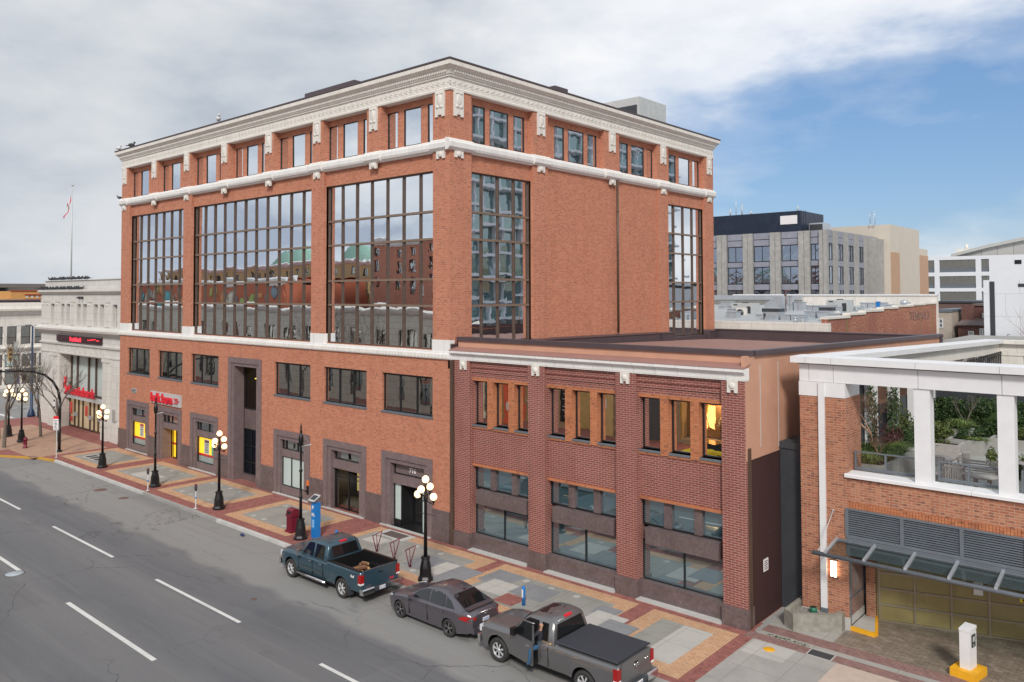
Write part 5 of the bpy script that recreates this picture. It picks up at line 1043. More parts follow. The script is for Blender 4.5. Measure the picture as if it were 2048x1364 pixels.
def slope(mb, x0, x1, y0, y1, z0, z1, sl=.0265): mb.add([(x, y, z - sl * (y - 2.45)) for z in (z0, z1) for y in (y0, y1) for x in (x0, x1)], [(0, 2, 3, 1), (4, 5, 7, 6), (0, 1, 5, 4), (2, 6, 7, 3), (0, 4, 6, 2), (1, 3, 7, 5)])
m = MB(); slope(m, 16.03, 17.3, 3.455, 37.0, 9.56, 9.79); K(m, 'beam_cap', M['white'])
m = MB(); slope(m, 16.28, 17.02, 3.21, 36.0, 8.87, 9.56); K(m, 'side_beam', M['terra_c'])
m = MB(); m.box(17.31, XR, 35.6, 36.9, 8.65, 8.88); m.box(17.03, XR, 35.9, 36.5, 7.85, 8.65); m.box(16.3, 18.4, 35.95, 36.4, 6.9, 7.85); K(m, 'back_beam', M['terra_c'])
for k in range(9):
    y = 6.2 + k * 3.3; m = MB(); m.box(16.4, 16.85, y, y + .4, 5, 8.9); K(m, 'column', M['white'])
for a, b in ((20.26, 20.77), (22.76, 23.24), (25.3, 25.8), (28, 28.5), (30.6, 31.1)): m = MB(); m.box(a, b, 2.5, 3.0, 5.64, 8.87); K(m, 'column', M['white'])
# louvres
m = MB(); m.box(17.93, XR, 2.38, 2.5, 4.32, 4.39); m.box(17.93, XR, 2.38, 2.5, 3.34, 3.44); m.box(17.93, XR, 2.40, 2.48, 2.7, 3.34)
LX = [17.96, 19.82, 21.67, 23.5, 25.4, 27.2, 29, XR]
for x in LX: m.box(x - .05, x + .07, 2.38, 2.5, 3.44, 4.32)
K(m, 'louvre_frame', M['grey'])
for a, b in zip(LX, LX[1:]):
    m = MB()
    for k in range(11): z = 3.47 + k * .078; m.add([(a + .07, 2.40, z), (b - .05, 2.40, z), (b - .05, 2.5, z + .06), (a + .07, 2.5, z + .06), (a + .07, 2.40, z + .012), (b - .05, 2.40, z + .012), (b - .05, 2.5, z + .072), (a + .07, 2.5, z + .072)], [(0, 1, 2, 3), (4, 5, 6, 7), (0, 1, 5, 4)])
    m.k = 1; m.box(a + .02, b - .02, 2.56, 2.58, 3.44, 4.32); K(m, 'louvre', [M['grey'], M['black']])
# gate recess, garage door (set askew)
DS = Fr((18.45, 4.05, 0), (.955, .297, 0), (-.297, .955, 0))
M['doorpane'] = plain('inside_lit_door_panel', (.32, .25, .105), .35, 0, .12, 2); M['doorframe'] = plain('champagne_frame', (.33, .27, .20), .45, .3, .08, 3)  # pane colour carries the warm light from inside the garage
gd = MB(); gd.fb(DS, 0, 12, -.1, .06, -.05, .05)
for r_ in (.62, 1.2, 1.78, 2.36): gd.fb(DS, .1, 12, r_ - .035, r_ + .035, -.03, .03)
for c in range(11): gd.fb(DS, .1 + c * 1.18 - .035, .1 + c * 1.18 + .035, .06, 3.1, -.035, .03)
gdo = K(gd, 'garage_door', M['doorframe'])
m = MB(); m.fq(DS, 0, 12, 0, 3.1, .02); m.build('door_panel', M['doorpane'], gdo)
m = MB(); m.fb(DS, -.35, -.02, -.1, 3.1, -.1, .15); m.box(18.0, 18.2, 4.25, 4.6, -.1, 3.1); K(m, 'jamb', M['brick_park'])
m = MB(); m.box(18.0, 18.55, 4.6, 4.8, -.1, 3.2); K(m, 'niche_wall', M['brick_park'])
m = MB(); m.box(17.9, 34, 2.5, 9, 2.86, 3.0); K(m, 'soffit', M['concl'])
m = MB(); 
for k in range(14): m.cyl((18.0, 2.6 + k * .13, .1), (18.0, 2.6 + k * .13, 2.35), .015, n=5)
for z in (.12, 1.1, 2.3): m.box(17.97, 18.03, 2.5, 4.3, z, z + .05)
m.box(17.96, 18.04, 2.5, 2.58, .0, 2.4); m.box(17.96, 18.04, 4.2, 4.28, 0, 2.4); setp(m.build('security_gate', M['grey'], loc=(18, 3.4, 0)), 'grey barred security gate in the recess left of the garage door', 'gate')
m = MB(); m.prism([(17.85, 2.5), (18.86, 2.42), (18.9, 2.62), (18.32, 4.55), (17.85, 4.45)], .0, .13); m.k = 1; m.prism([(17.83, 2.47), (18.88, 2.39), (18.92, 2.62), (18.8, 2.66), (18.76, 2.52), (17.83, 2.6)], .0, .135); m.prism([(18.8, 2.67), (18.92, 2.63), (18.34, 4.55), (18.24, 4.53)], 0, .134)
setp(m.build('step_pad', [M['pave_pale'], M['yellow']], loc=(18.3, 3, 0)), 'concrete step with yellow painted edge below the barred gate', 'step')
m = MB(); m.box(18.2, 18.45, 4.57, 4.6, 1.65, 1.9); setp(m.build('wall_notice', M['paper'], loc=(18.3, 4.55, 1.65)), 'small white notice on the brick niche beside the garage door', 'sign')
m = MB(); m.fb(DS, 3.15, 3.45, 1.42, 1.95, -.06, -.035); m.k = 1; m.fb(DS, 3.15, 3.45, 1.88, 1.95, -.065, -.06); m.k = 2; m.fb(DS, 3.22, 3.38, 1.62, 1.80, -.065, -.06); setp(m.build('door_notice', [M['paper'], M['red'], M['dgrey']], loc=tuple(DS.p(3.3, 1.42, -.06))), 'white warning notice with red top hanging on the garage door', 'sign')
t = thing('clearance_sign', 'yellow maximum height bar with black stripes hanging before the garage door', 'sign', tuple(DS.p(5.5, 1.6, -.5)))
m = MB(); m.fb(DS, 4.5, 7.5, 1.52, 1.80, -.5, -.46)
for k in range(5): u = 4.53 + k * .09; m.k = 1; m.quad(DS.p(u + .06, 1.53, -.503), DS.p(u + .10, 1.53, -.503), DS.p(u + .04, 1.79, -.503), DS.p(u, 1.79, -.503))
m.build('bar', [plain('sign_yellow', (.9, .72, .02), .5), M['black']], t); text('Maximum', .17, DS, 5.1, 1.60, -.505, M['black'], t, .003, .002)
m = MB(); [m.cyl(DS.p(u, 1.8, -.48), DS.p(u, 2.85, -.48), .01, n=5) for u in (4.7, 7.2)]; m.build('chain', M['steel'], t)
# wall lamp
t = thing('wall_lamp', 'glowing vertical tube wall lamp on the brick corner pier', 'wall lamp', (17.5, 2.4, 1.85)); m = MB(); m.box(17.38, 17.62, 2.33, 2.42, 2.40, 2.46); m.box(17.38, 17.62, 2.33, 2.42, 1.8, 1.84); m.build('bracket', M['bronze'], t)
for x in (17.44, 17.56): m = MB(); m.cyl((x, 2.32, 1.84), (x, 2.32, 2.40), .045, n=10); m.build('tube', emit('tube_lamp', (1, .72, .5), 3.5, (1, .9, .8)), t)
# glass canopy
t = thing('glass_canopy', 'sloping glass canopy on grey steel ribs above the garage entrance', 'canopy', (22, 1.8, 3.1))
m = MB(); m.cyl((17.15, 1.22, 2.92), (XR, 1.22, 2.92), .075, n=10); m.box(17.6, XR, 2.33, 2.40, 3.14, 3.24); m.build('rail', M['grey'], t)
for k in range(10):
    x = 17.62 + k * 1.31; m = MB(); m.add([(x + a, y, z + c) for c in (0, .07) for a in (-.045, .045) for y, z in ((1.18, 2.98), (2.45, 3.21))], [(0, 1, 3, 2), (4, 5, 7, 6), (0, 1, 5, 4), (2, 3, 7, 6), (0, 2, 6, 4), (1, 3, 7, 5)]); m.build('rib', M['steel'], t)
M['canopyglass'] = clear('canopy_glass', .10, (.60, .70, .68))
m = MB(); m.add([(17.62, 1.2, 2.985), (XR, 1.2, 2.985), (XR, 2.36, 3.19), (17.62, 2.36, 3.19)], [(0, 1, 2, 3)]); m.build('glass', M['canopyglass'], t)
for x in (17.4, 25.3): m = MB(); m.cyl((x - .05, 1.3, 3.0), (x + .1, 2.4, 4.25), .016, n=6); m.sph((x - .05, 1.3, 3.02), .04, 6, 4); m.sph((x + .1, 2.38, 4.23), .04, 6, 4); m.build('tie_rod', M['steelp'], t)
# concrete planter with green pipe
t = thing('concrete_planter', 'low stained concrete planter with gravel at the base of the garage pier', 'planter', (16.8, 2, 0))
O = [(16.0, 1.35), (16.42, 1.12), (17.72, 2.05), (17.95, 2.38), (16.2, 3.4), (15.98, 3.4)]; 
O = [(16.05, 1.3), (16.5, 1.02), (17.62, 1.9), (17.86, 2.1), (17.86, 2.36), (16.3, 2.36), (16.3, 3.3), (16.05, 3.3)]
I = [(16.22, 1.42), (16.5, 1.24), (17.5, 2.02), (17.66, 2.14), (17.66, 2.34), (16.45, 2.34)]
m = MB()
for q in ([(16.05, 1.3), (16.5, 1.02), (16.5, 1.26), (16.24, 1.42)], [(16.5, 1.02), (17.72, 1.9), (17.60, 2.06), (16.5, 1.26)], [(17.72, 1.9), (17.86, 2.05), (17.86, 2.36), (17.62, 2.36), (17.60, 2.06)], [(16.05, 1.3), (16.24, 1.42), (16.24, 3.3), (16.05, 3.3)]): m.prism(q, 0, .62)
m.build('walls', plain('stained_concrete', (.29, .275, .235), .9, 0, .3, 3, bmp=.3), t)
m = MB(); m.prism([(16.22, 1.40), (16.5, 1.24), (17.6, 2.04), (17.64, 2.35), (16.22, 2.35)], .1, .44)
for k in range(260):
    x, y = random.uniform(16.3, 17.55), random.uniform(1.4, 2.3)
    if y > 1.3 + (x - 16.5) * .72: m.sph((x, y, .45), random.uniform(.015, .032), 5, 3)
m.build('gravel', plain('gravel', (.30, .29, .27), .9, 0, .5, 30), t)
m = MB(); m.cyl((16.85, 2.05, .44), (16.85, 2.05, .66), .13, n=14); m.k = 1; m.cyl((16.85, 2.05, .66), (16.85, 2.05, .664), .1, n=14); setp(m.build('vent_pipe', [plain('green_pipe', (.02, .16, .10), .5), M['black']], loc=(16.85, 2.05, .44)), 'short green capped pipe standing in the gravel of the concrete planter', 'pipe')
# card reader pillar
t = thing('entry_pillar', 'white access pillar with card reader on a yellow kerb block', 'access pillar', (22.0, 1.45, 0)); m = MB(); m.box(-.38, .38, -.45, .45, 0, .26); lb(m, 'block', M['yellow'], t)
m = MB(); m.box(-.16, .16, -.24, .24, .26, 1.42); m.add([(-.17, -.25, 1.42), (.17, -.25, 1.42), (.17, .25, 1.46), (-.17, .25, 1.46), (-.17, -.25, 1.50), (.17, -.25, 1.50), (.17, .25, 1.56), (-.17, .25, 1.56)], [(4, 5, 6, 7), (0, 1, 5, 4), (1, 2, 6, 5), (2, 3, 7, 6), (3, 0, 4, 7)]); lb(m, 'post', M['white'], t)
m = MB(); m.box(.16, .185, -.14, .12, .95, 1.34); m.k = 1; m.box(.185, .19, -.09, .05, 1.12, 1.28); m.k = 2; m.box(.185, .192, -.08, .0, .98, 1.05); lb(m, 'card_reader', [M['dgrey'], M['steelp'], M['steel']], t)
t.rotation_euler.z = R(-10)
# terrace
m = MB(); m.box(16.3, XR, 2.7, 36.0, 4.85, 5.0); K(m, 'terrace_floor', stone('terrace_flags', (.38, .39, .36), .6, .6, .012, rough=.6, var=.3, streak=.5))
m = MB(); m.box(XR - .1, XR, 2.5, 36, -.1, 8.8); K(m, 'east_wall', M['brick_park'])
for a, b, pk in ((18.05, 20.2, 0), (20.85, 22.7, 1), (23.3, 25.25, 1), (25.9, 27.9, 1)):
    t = thing('glass_railing', ['low frameless glass railing nearest the brick pier, topped by a grey rail', 'low glass railing between the two white columns', 'low glass railing right of the second white column', 'low glass railing hidden past the frame edge'][[18.05, 20.85, 23.3, 25.9].index(a)], 'railing', ((a + b) / 2, 3.2, 5.65), 'glass railings along the terrace edge')
    m = MB(); m.box(a, b, 3.1, 3.16, 6.32, 6.36); m.box(a, b, 3.1, 3.16, 5.68, 5.78)
    for x in (a, (a + b) / 2 - .03, b - .06): m.box(x, x + .06, 3.09, 3.17, 5.64, 6.34)
    m.build('frame', M['grey'], t); m = MB(); m.fq(Fr((0, 3.13, 0), (1, 0, 0), (0, 1, 0)), a, b, 5.78, 6.32, 0); m.build('glass', clear('rail_glass', .05, (.8, .88, .88)), t)
# planters
def box_planter(x0, x1, y0, y1, z1, label):
    m = MB(); w = .12; z0 = 5.0
    for q in ((x0, x1, y0, y0 + w), (x0, x1, y1 - w, y1), (x0, x0 + w, y0 + w, y1 - w), (x1 - w, x1, y0 + w, y1 - w)): m.box(q[0], q[1], q[2], q[3], z0, z1)
    m.k = 1; m.box(x0 + w, x1 - w, y0 + w, y1 - w, z0, z1 - .1); return setp(m.build('terrace_planter', [plain('planter_concrete', (.36, .355, .33), .85, 0, .15, 2, bmp=.1), plain('soil', (.05, .035, .025), .95)], loc=((x0 + x1) / 2, (y0 + y1) / 2, z0)), label, 'planter', 'concrete terrace planters')
box_planter(16.9, 18.8, 4.0, 8.6, 5.73, 'concrete planter behind the first glass railing, full of grassy plants')
box_planter(17.3, 19.8, 10.8, 12.3, 5.58, 'concrete planter behind the first white column with a round shrub')
box_planter(19.0, 20.42, 12.5, 13.8, 5.62, 'middle concrete planter in front of the dark hedge'); box_planter(20.2, 24, 15.0, 16, 5.45, 'rearmost concrete planter at the foot of the hedge')
box_planter(18.8, 19.65, 13.9, 14.8, 5.85, 'raised pale concrete planter box holding spiky grass'); box_planter(22.4, 23.5, 12.2, 13.4, 5.6, 'concrete planter seen past the second white column')
def leafmat(name, c1, c2):
    mt, t, b = newmat(name); g = N(t, 'ShaderNodeNewGeometry'); c = mixc(t, g.outputs['Random Per Island'], c1, c2); L(t, c, b.inputs['Base Color']); b.inputs['Roughness'].default_value = .55; b.inputs['Specular IOR Level'].default_value = .3; return mt
M['lf_dark'] = leafmat('dark_foliage', (.014, .034, .012), (.06, .105, .03)); M['lf_olive'] = leafmat('olive_foliage', (.03, .05, .015), (.14, .17, .05)); M['lf_grass'] = leafmat('grass_foliage', (.045, .09, .02), (.20, .26, .07)); M['lf_brown'] = leafmat('brown_foliage', (.09, .04, .02), (.26, .14, .07)); M['lf_plum'] = leafmat('plum_foliage', (.05, .015, .02), (.14, .05, .05))
def leaves(mb, n, f, size, rn):
    for _ in range(n):
        c = Vector(f(rn)); a = Vector((rn.gauss(0, 1), rn.gauss(0, 1), rn.gauss(0, .7))).normalized(); b = a.orthogonal().normalized(); b.rotate(Matrix.Rotation(rn.random() * 6.28, 3, a)); s_ = size * rn.uniform(.6, 1.4)
        mb.quad(c - b * s_, c + a.cross(b) * s_ * .45, c + b * s_, c - a.cross(b) * s_ * .45)
def shrub(x, y, z, rx, ry, rz, n, size, mat, label, nm='shrub', cat='shrub', group=None, seed=1, stems=5, lumps=9):
    rn = random.Random(seed); t = thing(nm, label, cat, (x, y, z), group); cs = [(rn.uniform(-.6, .6) * rx, rn.uniform(-.6, .6) * ry, rz * rn.uniform(.3, 1.1), rn.uniform(.3, .5)) for _ in range(lumps)]
    def f(r_):
        c = r_.choice(cs); v = Vector((r_.gauss(0, 1), r_.gauss(0, 1), r_.gauss(0, 1))).normalized() * (r_.random() ** .4) * c[3]
        return (c[0] + v.x * rx, c[1] + v.y * ry, max(.02, c[2] + v.z * rz))
    m = MB(); leaves(m, n, f, size, rn); m.v = [tuple(v) for v in m.v]; lb(m, 'foliage', mat, t)
    m = MB()
    for c in cs[:stems]: m.tube([(c[0] * .2, c[1] * .2, 0), (c[0] * .6, c[1] * .6, c[2] * .6), c[:3]], .02, 4, .008)
    lb(m, 'stems', M['bark'], t); return t
def tuft(x, y, z, r, h, n, mat, label, seed=1, group=None):
    rn = random.Random(seed); t = thing('grass_clump', label, 'grass plant', (x, y, z), group); m = MB()
    for _ in range(n):
        a = rn.random() * 6.28; q = rn.random() ** .5 * r * .4; px, py = math.cos(a) * q, math.sin(a) * q; a += rn.gauss(0, .5); L1 = h * rn.uniform(.6, 1.1); o = rn.uniform(.2, 1) * r; w = .012; dx, dy = math.cos(a), math.sin(a)
        p0, p1, p2 = Vector((px, py, 0)), Vector((px + dx * o * .4, py + dy * o * .4, L1 * .8)), Vector((px + dx * o, py + dy * o, L1 * rn.uniform(.4, .9))); sd = Vector((-dy, dx, 0)) * w
        m.quad(p0 - sd, p0 + sd, p1 + sd, p1 - sd); m.add([p1 - sd, p1 + sd, p2], [(0, 1, 2)])
    lb(m, 'blades', mat, t); return t
k = 0; GLB = ['grass clump at the front left corner of the first terrace planter', 'grass clump at the front right corner of the first terrace planter', 'second row grass clump on the left in the first terrace planter', 'grass clump at the foot of the twisting bare shrub', 'green grass clump midway along the right edge of the first planter', 'green grass clump midway along the left edge of the first planter', 'rearmost grass clump of the first terrace planter']
for x, y in ((17.4, 4.4), (18.2, 4.4), (17.8, 5.3), (18.4, 5.6), (18.4, 6.6), (17.5, 6.4), (18.3, 7.6)):
    tuft(x, y, 5.6, .62, .55, 420, M['lf_grass'], GLB[k], k, 'grass clumps of the first planter'); k += 1
hg = thing('hedge', 'tall dense dark green evergreen hedge across the back of the terrace', 'hedge', (21.5, 16.9, 5))
rn = random.Random(9); m = MB(); lump = [(-4.2 + (k % 28) * .4 + rn.uniform(-.15, .15), rn.uniform(-.35, .8), .25 + (k // 28) * .42 + rn.uniform(-.12, .12), rn.uniform(.3, .5)) for k in range(112)]
def hf(r_):
    c = r_.choice(lump); v = Vector((r_.gauss(0, 1), r_.gauss(0, 1), r_.gauss(0, 1))).normalized() * c[3] * r_.uniform(.6, 1.05); return (c[0] + v.x, c[1] + v.y, max(.1, c[2] + v.z))
m.box(-4.0, 6.8, .0, .6, .05, 1.35); leaves(m, 36000, hf, .07, rn); lb(m, 'foliage', M['lf_dark'], hg); m = MB(); m.box(-3, 10, -.3, .6, 0, 3.0)
m = MB()
for c in lump[::4]: m.tube([(c[0], 0, 0), (c[0], c[1] * .5, c[2])], .05, 5, .02)
lb(m, 'stems', M['bark'], hg)
shrub(18.7, 11.4, 5.5, 1.2, .8, .75, 3000, .06, M['lf_olive'], 'rounded olive green shrub spilling over the planter behind the first column', seed=3)
shrub(17.2, 13.0, 5.0, .6, 1.0, 1.6, 1300, .06, M['lf_olive'], 'yellow green shrub by the grey fence, left of the first column', seed=8)
shrub(17.9, 8.0, 5.0, .6, .8, 1.2, 1500, .045, M['lf_plum'], 'dark plum leaved shrub left of the first column', seed=5)
shrub(21.6, 8.9, 5.0, .45, .45, .8, 700, .06, M['lf_olive'], 'small potted shrub with reddish leaves behind the bench', seed=6); shrub(22.35, 8.6, 5.0, .5, .4, .8, 700, .06, M['lf_olive'], 'small leafy shrub hiding behind the second white column', seed=7)
shrub(23.9, 8.2, 5.0, .5, .5, .7, 600, .06, M['lf_olive'], 'small shrub right of the second white column at the frame edge', seed=14)
shrub(19.7, 13.2, 5.5, .6, .5, .45, 1100, .05, M['lf_dark'], 'low dark green shrub filling the middle concrete planter', seed=71); shrub(21.6, 15.5, 5.35, 1.4, .4, .5, 2200, .05, M['lf_olive'], 'long low olive shrub in the rearmost planter before the hedge', seed=72); shrub(17.9, 9.8, 5.4, .9, .8, .9, 2200, .05, M['lf_dark'], 'dark green bush just left of the first white column', seed=73)
for i, (x, y, z, lab) in enumerate(((19.2, 14.3, 5.75, 'spiky pale green grass clump in the raised planter box'), (18.2, 13.2, 5.4, 'spreading green grass clump behind the rounded shrub'), (20.0, 13.1, 5.5, 'low green clump in the middle planter'))): tuft(x, y, z, .7, .6 if i < 2 else .22, 420, M['lf_grass'], lab, 20 + i)
bare_tree(18.0, 5.6, 4.0, 'twisting leafless shrub with tan branches behind the first glass railing', 31, 'shrub', 'bare_shrub', M['twig'], .055, None, .75, .22, 5, 5.6)
bare_tree(18.45, 4.7, 2.6, 'low spreading leafless shrub with tan twigs at the front of the first planter', 35, 'shrub', 'bare_shrub', M['twig'], .04, None, .95, .15, 5, 5.6)
bare_tree(17.3, 4.8, 4.0, 'upright leafless tan shrub hard against the garage corner pier', 36, 'shrub', 'bare_shrub', M['twig'], .05, None, .7, .2, 5, 5.6)
bare_tree(17.4, 7.4, 5.2, 'tangled leafless tan vine tree by the grey fence', 33, 'shrub', 'bare_shrub', M['twig'], .06, None, .8, .25, 5, 5.0)
bare_tree(19.2, 15.3, 3.0, 'small leafless tree in front of the dark hedge', 37, 'tree', 'bare_tree', M['bark'], .05, None, .6, .25, 4, 5.2)
bare_tree(19.9, 30.5, 6.5, 'small leafless tree in the far corner of the beam frame', 41, 'tree', 'bare_tree', M['twig'], .06, None, .5, .35, 4, 4.4)
for i, (x, y, lab) in enumerate(((16.75, 6.6, 'ivy covered post nearest the brick pier'), (16.75, 9.3, 'second ivy covered post along the grey fence'), (16.8, 12.2, 'third ivy covered post along the grey fence'))):
    t = shrub(x, y, 5, .25, .5, 2.7, 650, .07, M['lf_dark'], lab, 'ivy', 'ivy', 'ivy on the fence posts', 50 + i, 3, 14)
m = MB()
for k in range(150): y = 3.9 + k * .2; m.box(16.32, 16.36, y, y + .15, 5, 8.4 if k < 35 else 7.0)
setp(m.build('terrace_fence', M['dgrey'], loc=(16.34, 18, 5)), 'dark grey slatted fence along the left side of the terrace', 'fence')
m = MB(); m.box(16.9, 34, 19.6, 19.8, 5, 7.15); setp(m.build('terrace_wall', M['dgrey'], loc=(25, 19.7, 5)), 'plain dark grey wall behind the hedge', 'wall')
# terrace furniture
def bench(x, y, rz, label, w=1.5):
    t = thing('garden_bench', label, 'bench', (x, y, 5.0), 'slatted teak benches on the terrace'); s = MB()
    for k in range(5): s.box(-w / 2, w / 2, -.25 + k * .11, -.17 + k * .11, .42, .45)
    lb(s, 'seat', M['wood'], t); s = MB(); s.box(-w / 2, w / 2, .27, .31, .84, .92); s.box(-w / 2, w / 2, .27, .31, .5, .54)
    for k in range(3): s.box(-w / 2, w / 2, .28, .30, .58 + k * .085, .64 + k * .085)
    lb(s, 'backrest', M['wood'], t)
    for sx in (-1, 1):
        for sy, h in ((-.24, .62), (.28, .92)): s = MB(); s.box(*sorted((sx * w / 2, sx * (w / 2 - .06))), sy - .03, sy + .03, 0, h); lb(s, 'leg', M['wood'], t)
        s = MB(); s.box(*sorted((sx * w / 2, sx * (w / 2 - .06))), -.3, .3, .62, .66); lb(s, 'armrest', M['wood'], t)
    t.rotation_euler.z = rz
def chair(x, y, rz, label):
    t = thing('garden_chair', label, 'chair', (x, y, 5.0), 'slatted teak chairs on the terrace'); s = MB()
    for k in range(6): s.box(-.23, .23, -.22 + k * .08, -.165 + k * .08, .42, .45)
    lb(s, 'seat', M['wood'], t); s = MB()
    for k in range(6): s.box(-.22 + k * .08, -.18 + k * .08, .25, .28, .45, .95)
    s.box(-.25, .25, .24, .29, .93, 1.0); lb(s, 'backrest', M['wood'], t)
    for sx in (-1, 1):
        for sy in (-.2, .24): s = MB(); s.box(*sorted((sx * .25, sx * .21)), sy - .02, sy + .02, 0, .66 if sy < 0 else .95); lb(s, 'leg', M['wood'], t)
        s = MB(); s.tube([(sx * .24, -.24, .66), (sx * .24, 0, .70), (sx * .24, .24, .66)], .022, 5); lb(s, 'armrest', M['wood'], t)
    t.rotation_euler.z = rz
def table(x, y, r, label):
    t = thing('garden_table', label, 'table', (x, y, 5.0), 'teak tables on the terrace'); s = MB(); s.lathe([(r, .70), (r, .745)], 18); lb(s, 'tabletop', M['wood'], t)
    for k in range(4): a = k * 1.57 + .8; s = MB(); s.box(math.cos(a) * r * .6 - .03, math.cos(a) * r * .6 + .03, math.sin(a) * r * .6 - .03, math.sin(a) * r * .6 + .03, 0, .7); lb(s, 'leg', M['wood'], t)
bench(21.75, 6.2, 0, 'long teak bench behind the middle glass railing', 1.7); bench(23.9, 6.0, 0, 'teak bench past the second white column'); bench(19.6, 8.9, 0, 'teak bench against the planter, mostly behind the first column'); bench(23.6, 9.6, 0, 'teak bench farther back at the frame edge')
table(19.95, 7.0, .55, 'round teak table beside the first white column'); chair(20.55, 7.6, -1.9, 'teak armchair with curved arms facing the round table'); chair(20.2, 5.6, .1, 'teak chair turned away at the middle glass railing'); chair(21.0, 4.7, 3.0, 'teak chair closest to the middle glass railing'); table(21.9, 4.6, .5, 'round teak table right behind the middle railing'); table(22.9, 8.2, .6, 'teak table half hidden by the second column')
# banner and fence in the far opening
t = thing('address_banner', 'tall white banner with big black numerals hanging sideways behind the terrace', 'banner', (18, 37, 6.4)); BF = Fr((0, 37.2, 0), (1, 0, 0), (0, 1, 0))
m = MB(); m.fb(BF, 17.3, 19.3, 5.5, 7.95, 0, .05); m.k = 1; m.fb(BF, 17.25, 17.33, 5.5, 8, -.03, .06); m.fb(BF, 17.25, 19.3, 7.72, 7.76, -.03, 0); m.build('cloth', [M['white'], M['black']], t)
text('22', .95, BF, 18.3, 6.75, -.03, M['black'], t, .004, .02, rot=math.pi / 2); text('SON', .32, BF, 18.75, 6.9, -.03, M['black'], t, .004, .01, rot=math.pi / 2)
m = MB()
for k in range(22): m.cyl((17.3, 22 + k * .6, 5), (17.3, 22 + k * .6, 8.2), .05, n=5)
m.box(17.27, 17.33, 22, 35, 8.0, 8.1); setp(m.build('iron_fence', M['black'], loc=(17.3, 28, 5)), 'black iron bar fence seen between the far beams', 'fence')
# ================================================================== BANK BUILDING (left)
BK = thing('bank_building', 'weathered cream stone bank with pilasters, deep cornice and a big arched glass front', 'building', (-48, 12, 0))
BF_ = Fr((0, .4, 0), (1, 0, 0), (0, 1, 0)); M['bstone'] = stone('bank_limestone', (.66, .64, .60), 1.1, .62, .012, (.46, .44, .41), var=.14, streak=.3)
def B(mb, name, mat): return mb.build(name, mat, BK)
UW = [(-54.55, -53.6), (-51.95, -51.15), (-50.65, -49.83), (-48.2, -47.35), (-46.9, -46.02), (-44.5, -43.65), (-43.2, -42.35), (-40.6, -39.7)]
m = MB(); wall(m, BF_, -56.9, -38.15, -.1, 12.5, [(-52.1, -42.25, -.09, 6.74, 1.2)] + [(a, b, 9.42, 11.34, .4) for a, b in UW], 0)
m.quad((-56.9, .4, 0), (-56.9, 28, 0), (-56.9, 28, 12.5), (-56.9, .4, 12.5)); m.box(-56.6, -38.2, .7, 28, 12.45, 13.0)
B(m, 'facade', M['bstone'])
def bprof(name, pts, u0=-56.9, u1=-38.2): B(MB().prof(BF_, u0, u1, pts), name, M['bstone'])
bprof('main_cornice', [(.1, 8.6), (-.1, 8.62), (-.18, 8.8), (-.5, 8.92), (-.55, 9.1), (-.3, 9.2), (-.05, 9.35), (.1, 9.35)], -57.3); bprof('upper_cornice', [(.1, 12.2), (-.08, 12.22), (-.2, 12.38), (-.34, 12.45), (-.34, 12.6), (.1, 12.65)], -57.1)
bprof('parapet', [(.2, 12.6), (.2, 13.45), (.15, 13.47), (.7, 13.5), (.7, 12.6)], -56.6); bprof('string_course', [(.1, 7.6), (-.12, 7.62), (-.16, 7.78), (.1, 7.85)]); bprof('sill_course', [(.1, 9.3), (-.06, 9.3), (-.06, 9.42), (.1, 9.43)]); bprof('impost_course', [(.1, 6.78), (-.06, 6.8), (-.06, 6.95), (.1, 6.97)]); bprof('roof_edge', [(.1, 13.47), (.1, 13.53), (.75, 13.53), (.75, 13.47)], -56.65)
for a, b in ((-56.8, -55.9), (-55.6, -54.75), (-53.4, -52.1), (-49.7, -48.35), (-45.85, -44.65), (-42.2, -40.8)):
    c = (a + b) / 2; m = MB(); m.fb(BF_, c - .38, c + .38, 9.43, 11.5, -.07, .1); m.fb(BF_, c - .44, c + .44, 11.5, 11.75, -.12, .1); m.fb(BF_, c - .44, c + .44, 9.43, 9.6, -.11, .1); m.fb(BF_, c - .1, c + .1, 9.9, 11.2, -.1, -.07); m.sph(BF_.p(c, 11.3, -.09), .12, 6, 4); B(m, 'pilaster', M['bstone'])
for a, b in ((-54.2, -52.6), (-42.2, -41.15)): m = MB(); m.fb(BF_, a + .1, b, .0, 6.8, -.16, .1); m.fb(BF_, a, b + .1, 0, 1.7, -.24, .1); m.fb(BF_, a, b + .08, 6.5, 6.8, -.22, .1); B(m, 'pilaster', M['bstone'])
m = MB(); m.fb(BF_, -40.4, -39.2, 1.8, 5.6, -.05, .1); m.fb(BF_, -40.6, -38.9, 0, 1.6, -.12, .1); m.k = 1; m.fb(BF_, -40.2, -39.6, .0, 2.1, -.13, .12) if 0 else m.fb(BF_, -40.3, -39.7, 1.6, 2.7, -.06, -.05); B(m, 'side_panel', [M['bstone'], M['conc']])
for k in range(9): m = MB(); c = -52.3 + k * 1.25; m.fb(BF_, c - .16, c + .16, 7.05, 7.5, -.05, .05); B(m, 'frieze_block', M['bstone'])
for a, b in UW: window(BK, BF_, a, b, 9.42, 11.34, .4, [], [10.5], .05, .05, M['bronze'], M['glass_lo'], 'window')
window(BK, BF_, -52.1, -42.25, 3.05, 6.74, 1.1, [-50.6, -48.0, -46.4, -44.0], [], .16, .14, M['bronze'], M['frost'], 'window')
window(BK, BF_, -52.1, -42.25, .05, 2.75, 1.0, [-50.9, -50.0, -49.0, -47.4, -46.5, -45.6, -44.2, -43.3], [], .10, .12, M['bronze'], emit('lit_bank_lobby', (1, .74, .42), .13, (.34, .28, .19)), 'entrance_doors')
m = MB(); m.fb(BF_, -52.1, -42.25, 2.75, 3.05, .4, 1.2); B(m, 'entrance_canopy', M['steelp'])
